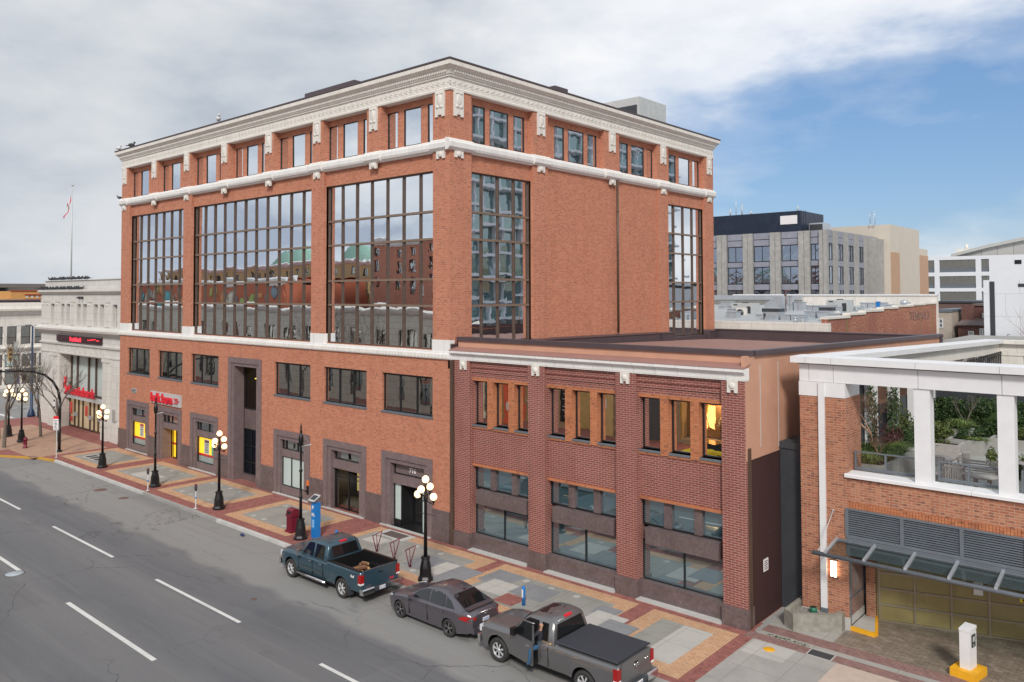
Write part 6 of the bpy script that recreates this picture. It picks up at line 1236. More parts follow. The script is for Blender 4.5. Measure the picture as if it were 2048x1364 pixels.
rp = plain('red_poster', (.6, .06, .05), .5)
for a, b, c in ((-51.8, 1.2, 2.3), (-48.3, 1.3, 2.2), (-44.9, 1.2, 2.3), (-51.7, .5, 1.0)): B(MB().fb(BF_, a, a + .55, b, c, .83, .85), 'door_poster', rp)
m = MB(); m.fb(BF_, -43.0, -42.3, .1, 2.6, .7, .75); B(m, 'red_banner', M['red'])
[B(MB().fb(BF_, a, a + .8, 1.05, 1.4, .84, .86), 'push_plate', M['steel']) for a in (-50.9, -47.6, -45.4)]
SI = thing('bank_sign', 'red three dimensional bank lettering above the lit entrance doors', 'sign', (-47, .6, 3.05)); text('Scotiabank', 1.15, BF_, -50.9, 3.12, .35, M['red'], SI, .05, .025, 'lettering', 1.18)
m = MB(); m.tube([BF_.p(-51.6, 3.1, .35), BF_.p(-51.2, 3.5, .35), BF_.p(-51.9, 3.9, .35), BF_.p(-51.5, 4.3, .35)], .13, 6); m.sph(BF_.p(-51.6, 4.5, .35), .16, 8, 5); m.build('emblem', M['red'], SI)
t = thing('led_sign', 'long dark display board with red glowing bank name on the stone frieze', 'sign', (-47.5, .3, 7.95)); m = MB(); m.fb(BF_, -52.4, -42.5, 7.93, 8.5, -.2, .0); m.build('board', plain('maroon_board', (.045, .012, .02), .3), t); text('Scotiabank', .52, BF_, -49.2, 8.03, -.21, emit('red_led', (1, .03, .05), 1.2), t, .01, .01, sx=1.15)
m = MB(); [m.fb(BF_, a, a + w, z, z + .06, -.215, -.2) for a, w, z in ((-45.2, .5, 8.2), (-44.6, .6, 8.25), (-43.9, .4, 8.3), (-43.3, .5, 8.22))]; m.build('symbols', emit('red_led2', (1, .03, .05), .9), t)
t = thing('notice_board', 'white notice panel on the stone left of the bank doors', 'sign', (-52.6, .2, 2.0)); m = MB(); m.fb(BF_, -52.75, -52.3, 1.6, 2.6, -.26, -.22); m.build('panel', M['paper'], t); m = MB(); m.fb(BF_, -52.7, -52.35, 2.3, 2.5, -.27, -.26); m.fb(BF_, -52.7, -52.35, 1.7, 1.9, -.27, -.26); m.build('print', M['dgrey'], t)
# pigeons
rn = random.Random(12); M['pigeon'] = plain('pigeon_grey', (.05, .05, .06), .8, 0, .3, 20)
def pigeon(x, y, z, label, group, sc=1, rz=None, mat=None):
    m = MB(); m.sph((0, 0, .12), 1, 8, 6, (.16, .08, .085)); m.sph((.14, 0, .22), .05, 6, 4); m.sph((-.2, 0, .1), 1, 5, 3, (.1, .045, .02)); m.cyl((.18, 0, .215), (.215, 0, .205), .012, .003, 4); m.cyl((.02, .03, 0), (.02, .03, .07), .01, n=4); m.cyl((.02, -.03, 0), (.02, -.03, .07), .01, n=4)
    m.v = [(v[0] * sc + x, v[1] * sc + y, v[2] * sc + z) for v in m.v]; o = setp(m.build('pigeon', mat or M['pigeon'], loc=(x, y, z)), label, 'bird', group); o.rotation_euler.z = rn.random() * 6.28 if rz is None else rz; return o
p0 = pigeon(-55.0, .65, 13.53, 'dark pigeon perched in the row on the bank roof edge', 'pigeons along the bank roof edge', 1.25)
for k in range(26):
    x = -55.4 + k * .36 + rn.uniform(-.12, .12)
    if k in (16, 22): x += .4
    c = p0.copy(); COL.objects.link(c); c.location = (x, .62, 13.53); c.rotation_euler.z = rn.random() * 6.28
p1 = pigeon(-56, .2, 12.65, 'dark pigeon perched in the long row on the bank cornice ledge', 'pigeons along the bank cornice', 1.25)
for k in range(34): c = p1.copy(); COL.objects.link(c); c.location = (-56.6 + k * .3 + rn.uniform(-.1, .1), .2, 12.63); c.rotation_euler.z = rn.random() * 6.28
for x, q_ in ((-47.4, 'left'), (-46.8, 'right')): pigeon(x, .28, 11.76, q_ + ' one of two dark pigeons sitting together above the bank upper windows', 'pair of pigeons above the bank windows', 1.3)
gl = plain('gull_white', (.65, .65, .66), .7)
pigeon(-38.3, -.2, 23.85, 'pale gull standing at the far left tip of the office cornice', None, 1.8, .2, gl); pigeon(-36.2, -.1, 23.85, 'dark bird with raised wings near the left end of the office roof', None, 1.8, .6); pigeon(-22.3, -.25, 23.85, 'white gull standing on the office roof edge before the penthouse', None, 2.0, -.4, gl); pigeon(-38.3, -.1, 19.9, 'dark pigeon on the left end of the office string course', None, 1.2)
# flagpole + flag
t = thing('flagpole', 'tall thin white flagpole with finial on the bank roof', 'flagpole', (-82.0, 12, 12)); m = MB(); m.cyl((0, 0, 0), (0, 0, 14.2), .12, .05, 8); m.sph((0, 0, 14.3), .16, 8, 5); m.box(-.4, .4, -.4, .4, 0, .5); lb(m, 'pole', M['steelp'], t)
t2 = thing('flag', 'limp red and white maple leaf flag hanging from the flagpole', 'flag', (-82.05, 12, 23)); m = MB(); n = 14
ps = []
for i in range(n + 1):
    f = i / n; row = []
    for j in range(5):
        g_ = j / 4; row.append((-.05 - f * 1.9 * (.35 + .65 * f) , -.1 + .25 * math.sin(f * 9 + j * .8) * f, 2.6 - f * 2.9 - g_ * (1.3 - f * .6)))
    ps += row
m.add(ps, [(i * 5 + j, i * 5 + j + 1, i * 5 + j + 6, i * 5 + j + 5) for i in range(n) for j in range(4)]); m.m = [1 if 4 <= i // 4 < 10 and i % 4 != 3 - 99 else 0 for i in range(len(m.f))]
m.add([(-.75, -.25, 1.15), (-.95, -.25, .9), (-1.05, -.25, .45), (-.8, -.25, .6)], [(0, 1, 2, 3)]); lb(m, 'cloth', [plain('flag_red', (.55, .03, .05), .8), plain('flag_white', (.7, .7, .7), .8)], t2)
# ================================================================== FAR LEFT BLOCK
FB = thing('corner_shop_building', 'two storey cream terracotta shop building across the side street', 'building', (-97, 10, 0)); WF = Fr((-90, 0, 0), (0, 1, 0), (-1, 0, 0))
hs = [(y, y + 1.15, 5.7, 8.06, .25) for y in [-9 + k * 1.62 for k in range(14)]]; gh = [(y, y + 1.75, .45, 2.5, .3) for y in [-9 + k * 2.0 for k in range(12)]] + [(y, y + 1.75, 2.75, 4.4, .5) for y in [-9 + k * 2.0 for k in range(12)]]
m = MB(); wall(m, WF, -10, 40, 0, 9.9, hs + gh, 0); m.fb(WF, -10, 40, 9.0, 9.1, 8, 9); m.box(-105, -90.5, -10, 40, 9.5, 9.9); m.quad((-90, -10, 0), (-105, -10, 0), (-105, -10, 9.9), (-90, -10, 9.9)); m.build('facade', M['terra_c'], FB)
m = MB(); m.prof(WF, -10, 40, [(.2, 9.5), (-.1, 9.55), (-.3, 9.9), (-.7, 10.1), (-.75, 10.35), (-.1, 10.4), (-.1, 11.1), (.2, 11.15)]); m.prof(WF, -10, 40, [(.1, 4.8), (-.15, 4.85), (-.4, 5.15), (-.4, 5.3), (.1, 5.5)]); m.build('cornice', M['terra_c'], FB)
for h in hs: window(FB, WF, h[0], h[1], h[2], h[3], .2, [], [6.6], .07, .05, M['dkframe'], M['glass_lo'], 'window')
for i, h in enumerate(gh): window(FB, WF, h[0], h[1], h[2], h[3], .25, [], [], .08, .05, plain('brown_shop_frame', (.10, .05, .04), .5) if i == 0 else bpy.data.materials['brown_shop_frame'], M['glass_lo'] if i % 5 else M['frost'], 'shop_window')
for k, c in ((9, (.5, .08, .1)), (8.55, (.1, .12, .3)), (9.2, (.6, .6, .6))): 
    m = MB(); m.fb(WF, k, k + .6, .6 + .3 * (k - 8.5), 1.6, .15, .18); m.build('window_poster', plain('poster_%d' % int(k * 10), c, .6), FB)
m = MB()
for k in range(60): m.fb(WF, -9.8 + k * .5, -9.55 + k * .5, 9.15, 9.4, -.05, 0)
m.build('dentils', M['terra_c'], FB)
OG = thing('orange_parapet_building', 'orange stucco building with red trimmed stepped parapet beyond the shops', 'building', (-150, 35, 0)); OF = Fr((-150, 0, 0), (0, 1, 0), (-1, 0, 0))
m = MB(); m.fb(OF, 25.4, 60, 0, 12.9, 0, 15); m.fb(OF, 24.6, 25.4, 0, 11.5, 0, 15); m.build('wall', plain('orange_stucco', (.58, .30, .10), .85), OG); m = MB(); m.fb(OF, 25.3, 60, 12.9, 13.1, -.2, 1); m.fb(OF, 27.8, 60, 12.1, 12.3, -.3, 0); m.fb(OF, 27.8, 60, 11.2, 11.35, -.2, 0); m.build('trim', plain('red_trim', (.35, .06, .03), .7), OG)
m = MB(); [m.fb(OF, 28 + k * .9, 28.5 + k * .9, 11.55, 12.0, -.06, 0) for k in range(30)]; m.build('dentils', M['terra_c'], OG)
AR = thing('arena_roof_building', 'long low building with wide flat grey roof and glass wall on the left horizon', 'building', (-250, 60, 0)); m = MB(); m.box(-300, -250, -20, 160, 14.4, 15.6); m.build('roof', plain('grey_brown_roof', (.16, .14, .13), .8), AR); m = MB(); m.box(-298, -254, -15, 155, 0, 14.4); m.build('glass_wall', M['glass_lo'], AR)
RB = thing('red_roof_building', 'low dark red building beside the orange parapet building', 'building', (-130, 22, 0)); m = MB(); m.box(-140, -128, -30, 26, 0, 11.0); m.k = 1; m.box(-140.3, -127.7, -30.3, 26.3, 11.0, 11.3); m.build('walls', [plain('dull_red_wall', (.22, .10, .08), .85), M['cap']], RB)
# ================================================================== RIGHT BACKGROUND
OT = thing('concrete_office_block', 'grey concrete office block with tall ribs of dark glass and navy metal penthouse', 'building', (-30, 100, 0)); OFt = Fr((0, 90, 0), (1, 0, 0), (0, 1, 0)); OSd = Fr((-14.0, 0, 0), (0, 1, 0), (-1, 0, 0))
cg = plain('ribbed_concrete', (.39, .38, .365), .9, 0, .2, 1.5, bmp=.2); sp_ = plain('mauve_spandrel', (.29, .30, .36), .5, 0, .15, 1); M['glass_navy'] = glass('navy_glass', (.02, .03, .05), .42, (.7, .78, .9), .02)
m = MB(); m.box(-50, -14.6, 90.5, 115, 0, 21.3); m.build('core', M['dkframe'], OT)
for a, b in ((-49.2, -47.6), (-44.9, -43.2), (-40.3, -38.7), (-35.9, -34.2), (-31.4, -29.77), (-26.97, -25.4), (-22.59, -20.98), (-18.18, -16.52), (-15.13, -14.0)):
    m = MB(); m.fb(OFt, a, (a + b) / 2 - .06, 0, 21.35, -.1, .6); m.fb(OFt, (a + b) / 2 + .06, b, 0, 21.35, -.1, .7); m.fb(OFt, (a + b) / 2 - .06, (a + b) / 2 + .06, 0, 21.3, 0, .7); m.build('pier', cg, OT)
PX_ = [(-47.6, -44.9), (-43.2, -40.3), (-38.7, -35.9), (-34.2, -31.4), (-29.77, -26.97), (-25.4, -22.59), (-20.98, -18.18), (-16.52, -15.13)]
for a, b in PX_:
    for z0, z1 in ((12.6, 13.45), (16.15, 16.9), (19.4, 20.3), (20.4, 21.35)): m = MB(); m.fb(OFt, a + .1, b - .15, z0, z1, .25, .5); m.build('spandrel', sp_, OT)
    for z0, z1 in ((9.5, 12.55), (13.5, 16.1), (16.95, 19.35)): window(OT, OFt, a, b, z0, z1, .42, [(a + b) / 2], [], .08, .04, M['dkframe'], M['glass_navy'], 'window')
SW = [(90.2, 92.5), (94.6, 97.1), (99.2, 101.7), (104, 106.45), (108.45, 111.2)]
pv = [(90.0, 90.2)] + [(SW[i][1], SW[i + 1][0]) for i in range(4)] + [(111.2, 115.1)]
for a, b in pv: m = MB(); m.fb(OSd, a, b, 0, 21.4, -.02, .5); m.build('pier', cg, OT)
for a, b in SW:
    for z0, z1 in ((12.5, 13.4), (16.1, 16.95), (19.45, 20.4), (20.45, 21.4)): m = MB(); m.fb(OSd, a + .1, b - .1, z0, z1, .02, .5); m.build('spandrel', sp_, OT)
    for z0, z1 in ((9.5, 12.5), (13.45, 16.05), (17.0, 19.4)): window(OT, OSd, a, b, z0, z1, .12, [(a + b) / 2], [], .08, .04, M['dkframe'], M['glass_navy'], 'window')
nv = plain('navy_cladding', (.022, .034, .062), .45, .2, .2, 1); m = MB(); m.box(-50, -17.9, 90.3, 99.6, 21.3, 24.45)
for k in range(110): m.box(-49.9 + k * .3, -49.82 + k * .3, 90.25, 90.3, 21.35, 24.4)
m.build('penthouse', nv, OT); m = MB(); m.box(-21.0, -18.4, 90.2, 90.26, 22.5, 23.8); m.build('louvre', M['paper'], OT)
for x, y, h in ((-29.5, 91, 1.2), (-26, 91, .6), (-19, 92, 1.0), (-28, 92, 1.8)): m = MB(); m.cyl((x, y, 24.4), (x, y, 24.4 + h), .12, n=6); m.build('roof_vent', M['steelp'], OT)
m = MB(); m.cyl((-29.0, 92, 24.4), (-29.0, 92, 27.5), .05, n=5); m.build('mast', M['steel'], OT)
m = MB(); m.box(-17.3, -15.2, 92, 95, 21.3, 22.6); m.k = 1; m.box(-17.2, -15.3, 91.95, 92, 21.4, 22.4); m.build('rooftop_unit', [M['steel'], M['dgrey']], OT)
CB = thing('cream_windowless_block', 'tall cream windowless block with peach panels behind the concrete offices', 'building', (-18, 124, 0)); m = MB(); m.box(-40, -12, 113.5, 131, 0, 23.5); m.k = 1; m.box(-11.98, -11.9, 108, 115.5, 0, 19.1) if 0 else m.box(-12.0, -11.93, 113.6, 118.5, 0, 18.9); m.k = 0; m.box(-30, -12.2, 131, 137.5, 0, 20.2); m.k = 1; m.box(-12.2, -12.1, 131.1, 137.4, 0, 19.0); m.build('wall', [plain('cream_render', (.62, .56, .48), .85, 0, .05, .5), plain('peach_panel', (.52, .33, .22), .85, 0, .05, .5)], CB)
m = MB(); m.box(-16, -13, 108.6, 113.4, 0, 21.0); m.build('stair_block', cg, CB); m = MB()
for a in (-15, -14.2): m.cyl((a, 113, 23.5), (a, 113, 26), .05, n=5)
for k in range(6): m.cyl((-15, 113, 23.7 + k * .4), (-14.2, 113, 23.7 + k * .4), .04, n=4)
m.build('ladder', M['steel'], CB)
# middle building
MD = thing('old_brick_building', 'old building with mottled red brick party wall and crowded grey flat roof', 'building', (-8, 42, 0)); ob = None
def oldb(t, p):
    uv = uvn(t); c = mixc(t, ramp(t, noise(t, uv, 7, 3, .7), [(.4, 0), (.6, 1)]), (.24, .075, .055), (.50, .22, .13)); c = mixc(t, mathn(t, 'MULTIPLY', ramp(t, noise(t, uv, 5.5, 5, .8), [(.54, 0), (.62, 1)]), .75), c, (.62, .54, .48))
    c = mixc(t, mathn(t, 'MULTIPLY', ramp(t, noise(t, uv, .22, 2, .5), [(.42, 0), (.58, 1)]), .55), c, (.26, .10, .08)); c = mixc(t, mathn(t, 'MULTIPLY', ramp(t, noise(t, uv, 1, 3, .5, 0, (1.1, .04, 1)), [(.66, 0), (.70, 1)]), .7), c, (.20, .19, .06)); return c
ob = tx('mottled_old_brick', oldb, .9, .4, 30)
m = MB(); XF = Fr((8, 0, 0), (0, 1, 0), (-1, 0, 0)); steps = [(28.5, 33, 10.32), (33, 36.5, 10.5), (36.5, 41, 10.66), (41, 45, 10.82), (45, 49.5, 10.92), (49.5, 53.5, 11.0), (53.5, 57.5, 11.05)]
for a, b, z in steps: m.fb(XF, a, b, 0, z, 0, .4)
m.box(-40, 8, 28.5, 28.9, 0, 9.45); m.build('party_wall', ob, MD)
m = MB(); 
for a, b, z in steps: m.fb(XF, a - .02, b + .02, z, z + .16, -.08, .5)
m.box(-40, 8.1, 28.4, 28.95, 9.45, 10.05); m.build('coping', M['terra_c'], MD)
m = MB(); m.add([(-40, 28.9, 9.55), (7.6, 28.9, 9.55), (7.6, 57.5, 10.85), (-40, 57.5, 10.85)], [(0, 1, 2, 3)]); m.build('roof', plain('grey_roof', (.40, .42, .43), .8, 0, .12, .6), MD)
m = MB(); m.box(-14.0, 8.1, 57.5, 58, 0, 11.85); m.box(-40, -14, 57.5, 58, 0, 11.6); m.build('back_wall', M['terra_c'], MD); m = MB(); m.box(-13, 8.15, 57.4, 58.1, 11.85, 12.0); m.build('back_coping', M['white'], MD)
m = MB(); m.box(-30, -4.9, 56.9, 57.4, 11.4, 11.9); m.build('gutter_pipe', M['steel'], MD)
gs_ = plain('faded_sign_paint', (.40, .24, .20), .9, 0, .5, 6); text('TENABLE', 1.1, Fr((8.03, 0, 0), (0, 1, 0), (-1, 0, 0)), 48.4, 9.75, -.02, gs_, MD, .004, .0, 'faded_lettering', 1.5)
RU = [('condA', -6.2, -4.2, 43.1, 10.2, 11.2, 'pale rooftop air handler with red label at the left'), ('mini', -5.0, -4.1, 41.6, 10.1, 10.8, 'small white fan condenser in front of the pale air handler'), ('unit', -.5, .9, 37.1, 9.9, 10.9, 'grey rooftop unit with dark louvred top band, nearest left'), ('duct', 1.2, 3.0, 36.8, 9.9, 10.4, 'low galvanised duct box near the front roof edge'), ('tower', -4.6, -3.4, 48.2, 10.4, 11.8, 'tall galvanised duct tower with sloping side'), ('duct', -3.0, -2.5, 48.5, 10.4, 11.9, 'narrow tall galvanised duct beside the antenna mast'), ('duct', -2.4, -1.5, 48.6, 10.4, 11.3, 'galvanised duct box right of the antenna mast'), ('duct', -2.3, -1.7, 39.7, 10.0, 10.3, 'low white skylight hood on the grey roof'), ('unit', 3.3, 4.3, 39.8, 10.0, 11.0, 'grey rooftop unit with dark band, nearest right'), ('mini', 3.8, 4.6, 40.7, 10.1, 10.6, 'white fan condenser beside the brick steps'), ('condA', 1.1, 3.0, 47.6, 10.4, 11.5, 'large pale rooftop air handler in the middle distance'), ('duct', 2.5, 3.3, 49.8, 10.5, 10.8, 'low grey pipe box behind the air handlers'), ('duct', 2.2, 3.7, 53.6, 10.7, 11.2, 'long galvanised duct near the cream back wall'), ('blue', 3.7, 4.0, 53.5, 10.7, 11.3, 'small bright blue fan housing at the end of the long duct'), ('dish', 5.1, 5.7, 56.6, 10.8, 11.4, 'round white exhaust fan by the cream back wall'), ('duct', 4.2, 5.1, 55.0, 10.7, 11.0, 'white peaked skylight near the back wall'), ('duct', 2.5, 3.5, 38.4, 9.9, 10.05, 'flat grey roof kerb near the brick steps'), ('duct', -3.6, -2.6, 50.5, 10.5, 11.2, 'galvanised duct elbow behind the tall tower'), ('duct', .2, 1.0, 45.5, 10.3, 11.0, 'square grey vent box between the air handlers'), ('mini', 5.6, 6.3, 45.5, 10.3, 10.8, 'far white fan condenser close to the party wall')]
for kd, x0, x1, y, z0, z1, lab in RU:
    m = MB(); y1 = y + (x1 - x0) * .9; z0 -= .35
    if kd in ('condA', 'unit'):
        m.box(x0, x1, y, y1, z0 + .2, z1); m.box(x0 + .1, x1 - .1, y + .05, y1, z0, z0 + .2); m.k = 1
        if kd == 'unit': m.box(x0 - .03, x1 + .03, y - .03, y1, z1 - .32, z1 - .05); m.box(x0 + .1, x0 + .3, y - .02, y, z0 + .3, z1 - .45)
        else: m.box(x0 + .2, x0 + .6, y - .02, y, z1 - .2, z1 - .1); m.box(x1 - .5, x1 - .1, y - .02, y, z0 + .4, z1 - .3); m.lathe([(.3, z1), (.3, z1 + .08)], 12, ((x0 + x1) / 2, (y + y1) / 2, 0))
    elif kd == 'mini': m.box(x0, x1, y, y + .4, z0 + .1, z1); m.k = 1; m.cyl((x0 + (x1 - x0) * .4, y - .02, (z0 + z1) / 2 + .05), (x0 + (x1 - x0) * .4, y, (z0 + z1) / 2 + .05), (z1 - z0) * .34, n=14); m.k = 0; m.box(x0, x0 + .1, y, y + .4, z0, z0 + .1); m.box(x1 - .1, x1, y, y + .4, z0, z0 + .1)
    elif kd == 'dish': m.lathe([(.28, z0), (.35, z0 + .3), (.38, z1 - .2), (.32, z1)], 14, ((x0 + x1) / 2, y, 0)); m.k = 1; m.lathe([(.2, z1), (.2, z1 + .02)], 12, ((x0 + x1) / 2, y, 0))
    elif kd == 'tower': m.box(x0 + .6, x1, y, y + 1, z0, z1); m.add([(x0 - .6, y, z0), (x0 + .6, y, z0), (x0 + .6, y, z1), (x0 - .6, y, z1 - .7), (x0 - .6, y + 1, z0), (x0 + .6, y + 1, z0), (x0 + .6, y + 1, z1), (x0 - .6, y + 1, z1 - .7)], [(0, 1, 2, 3), (4, 5, 6, 7), (0, 3, 7, 4), (3, 2, 6, 7)]); m.k = 1; m.box(x0, x1, y - .01, y, z0 + .5, z0 + .54)
    else:
        m.box(x0, x1, y, y1, z0, z1 - .06); m.box(x0 - .04, x1 + .04, y - .04, y1 + .04, z1 - .06, z1); m.k = 1; m.box(x0 + (x1 - x0) * .45, x0 + (x1 - x0) * .48, y - .012, y, z0, z1 - .06)
    setp(m.build('rooftop_unit' if kd != 'blue' else 'fan_housing', [{'condA': M['steelp'], 'mini': M['terra_c'], 'blue': M['blue']}.get(kd, M['steel']), M['dgrey']], loc=((x0 + x1) / 2, y, z0)), lab, 'roof unit', 'equipment on the grey roof')
m = MB(); m.cyl((-2.4, 46.7, 10.0), (-2.4, 46.7, 12.4), .05, n=6); m.sph((-2.4, 46.6, 12.0), .12, 8, 5); m.box(-2.5, -1.9, 46.65, 46.7, 12.35, 12.45); setp(m.build('antenna_mast', plain('rust_mast', (.16, .08, .07), .7), loc=(-2.4, 46.7, 10)), 'thin rusty antenna mast among the roof ducts', 'antenna')
pr_ = random.Random(5)
for k in range(64):
    y = pr_.uniform(31, 55); x = pr_.uniform(-14, 6.5); z = 9.55 + .0455 * (y - 28.9); m = MB(); q = pr_.random()
    if q < .5: m.cyl((x, y, z), (x, y, z + pr_.uniform(.2, .5)), .09, n=8); m.cyl((x, y, z + .35), (x, y, z + .42), .15, n=8)
    else: w = pr_.uniform(.4, 1.1); m.box(x, x + w, y, y + w, z, z + w * .6); m.box(x - .04, x + w + .04, y - .04, y + w + .04, z + w * .6, z + w * .65)
    setp(m.build('roof_vent', M['steel'] if q > .25 else M['steelp'], loc=(x, y, z)), 'small metal vent on the crowded grey roof', 'roof vent', 'small vents on the grey roof')
# white blocks
WB = thing('white_office_block', 'white modern office block with rows of dark ribbon windows', 'building', (-12, 186, 0)); WFr = Fr((0, 180, 0), (1, 0, 0), (0, 1, 0)); wh = plain('white_cladding', (.74, .76, .80), .6, 0, .03, .5)
rows = [(16.8, 19.7), (13.1, 15.9), (9.3, 12.3), (5.5, 8.5)]; cols = [(-32, -29.5), (-28.3, -21.2), (-20.15, -12.6), (-11.5, -9.9)]
m = MB(); wall(m, WFr, -34, 8, 0, 20.5, [(a, b, c, d_, .5) for a, b in cols for c, d_ in rows], 0); m.box(-34, 8, 181, 200, 20.2, 20.5); m.quad((8, 180, 0), (8, 200, 0), (8, 200, 20.5), (8, 180, 20.5)); m.build('facade', wh, WB)
for a, b in cols:
    for c, d_ in rows: window(WB, WFr, a, b, c + .9, d_, .4, [a + (b - a) * q for q in ((.2, .4, .6, .8) if b - a > 4 else (.5,))], [], .12, .05, M['grey'], M['glass_lo'], 'window'); m = MB(); m.fb(WFr, a, b, c, c + .9, .3, .5); m.build('spandrel', M['grey'], WB)
m = MB(); m.fb(WFr, -4.9, -3.6, 18.4, 19.3, -.1, .1); m.build('recess', M['dkframe'], WB); m = MB(); m.box(-27, -24, 182, 184, 20.5, 21.1); m.build('rooftop_unit', M['steelp'], WB)
AH = thing('arched_roof_hall', 'large hall with a shallow curved grey roof behind the white offices', 'building', (0, 200, 0)); m = MB(); pts = [(-22.5, 21.2), (-18, 22.4), (-14, 23.4), (-10, 24.2), (-6.4, 24.9), (0, 25.8), (10, 26.3), (22, 26)]
for (a, za), (b, zb_) in zip(pts, pts[1:]): m.add([(a, 203, 0), (b, 203, 0), (b, 203, zb_), (a, 203, za), (a, 230, 0), (b, 230, 0), (b, 230, zb_), (a, 230, za)], [(0, 1, 2, 3), (4, 5, 6, 7), (3, 2, 6, 7)])
m.build('hall', stone('panel_grey', (.46, .45, .43), 3.5, 30, .08), AH); m = MB()
for (a, za), (b, zb_) in zip(pts, pts[1:]): m.add([(a, 202, za - .05), (b, 202, zb_ - .05), (b, 202, zb_ + .75), (a, 202, za + .75), (a, 230, za - .05), (b, 230, zb_ - .05), (b, 230, zb_ + .75), (a, 230, za + .75)], [(0, 1, 2, 3), (4, 5, 6, 7), (3, 2, 6, 7), (0, 1, 5, 4)])
m.build('roof', plain('pale_roof_edge', (.42, .42, .40), .7), AH); m = MB(); m.box(-21.8, -15, 204, 210, 20, 23.3); m.cyl((-19.5, 205, 23), (-19.5, 205, 24.5), .4, n=8); m.build('plant_room', M['terra_c'], AH)
WP = thing('white_panel_block', 'plain white panelled block with a dark vertical strip at the right edge', 'building', (16, 76, 0)); m = MB(); m.box(9.68, 30, 70, 84, 0, 13.45); m.build('walls', stone('white_panels', (.76, .78, .82), 2.6, 2.4, .02, (.5, .52, .56), var=.04, streak=.04), WP); m = MB(); m.box(10.26, 10.72, 69.95, 70.02, 0, 13.3); m.box(12.86, 30, 69.96, 70.02, 12.7, 13.05); m.build('dark_strip', M['dgrey'], WP); m = MB(); m.tube([(11.8, 69.9, 7.5), (11.9, 69.6, 7.75), (12.1, 69.4, 7.7)], .03, 5); m.build('wall_lamp', M['dgrey'], WP)
HB = thing('beige_rear_house', 'beige rendered house with white sash window between the brick wall and white block', 'building', (3.5, 84, 0)); m = MB(); m.box(2.7, 4.35, 80, 90, 0, 9.75); m.build('walls', plain('beige_render', (.42, .36, .30), .85), HB); window(HB, Fr((0, 80, 0), (1, 0, 0), (0, 1, 0)), 2.95, 3.42, 7.85, 8.95, -.02, [], [8.4], .08, .04, M['white'], M['glass_lo']); m = MB(); m.box(2.6, 4.4, 79.9, 90, 9.75, 10.1); m.build('roof', M['grey'], HB)
HR = thing('dark_brick_house', 'dark red brick house with brown roofs and white framed windows beside the white block', 'building', (6.5, 86, 0)); m = MB(); m.box(4.8, 10, 81, 92, 0, 8.3); m.box(5.9, 10, 84, 92, 8.3, 10.5); m.box(4.8, 6.1, 83, 84, 8.3, 10.6); m.build('walls', brick('dark_old_brick', (.13, .05, .045), (.19, .08, .06), (.2, .15, .13)), HR)
m = MB(); m.add([(4.6, 80.6, 8.15), (10, 80.6, 8.15), (10, 84, 8.85), (4.9, 84, 8.85), (4.6, 80.6, 8.28), (10, 80.6, 8.28), (10, 84, 8.98), (4.9, 84, 8.98)], [(0, 1, 2, 3), (4, 5, 6, 7), (0, 1, 5, 4), (0, 3, 7, 4)]); m.box(5.8, 10, 83.8, 92, 10.5, 10.75); m.build('roof', plain('brown_roof', (.16, .125, .12), .85), HR)
HF = Fr((0, 81, 0), (1, 0, 0), (0, 1, 0)); window(HR, HF, 7.1, 7.75, 7.0, 7.85, -.02, [7.42], [], .09, .05, M['white'], M['glass_lo']); window(HR, HF, 5.9, 6.5, 7.0, 7.5, -.02, [], [], .09, .05, M['white'], M['glass_lo']); window(HR, Fr((0, 84, 0), (1, 0, 0), (0, 1, 0)), 6.85, 7.85, 9.05, 9.6, -.02, [7.2, 7.5], [], .07, .05, M['white'], M['glass_lo'])
DR = thing('brown_terrace_roofs', 'cluster of low brown roofs and pipes below the white offices', 'building', (2, 120, 0)); m = MB(); m.box(-6, 9, 118, 140, 0, 10.4); m.k = 1; m.box(-6.2, 9.2, 117.8, 140, 10.4, 10.7); m.k = 0; m.box(3, 5, 119, 122, 10.7, 11.3); m.build('walls', [plain('brown_wall', (.16, .10, .09), .85), M['dgrey']], DR)
m = MB(); m.cyl((6.2, 60, 8.0), (6.2, 60, 9.0), .3, n=10); m.cyl((6.2, 60, 9.0), (6.5, 59.5, 9.2), .35, n=10); m.box(4.9, 5.9, 60, 61, 8, 8.8); setp(m.build('duct_elbow', M['steel'], loc=(6, 60, 8)), 'curved galvanised duct elbow and dark box by the beige house', 'duct')
# low roofs filling between
LR = thing('low_rear_buildings', 'low pale flat roof beyond the annex back parapet', 'building', (20, 60, 0)); m = MB(); m.box(8.6, 34, 45, 69, 0, 7.6); m.k = 1; m.box(8.5, 34, 44.9, 45.2, 7.6, 7.9); m.build('walls', [M['conc'], M['terra_c']], LR)
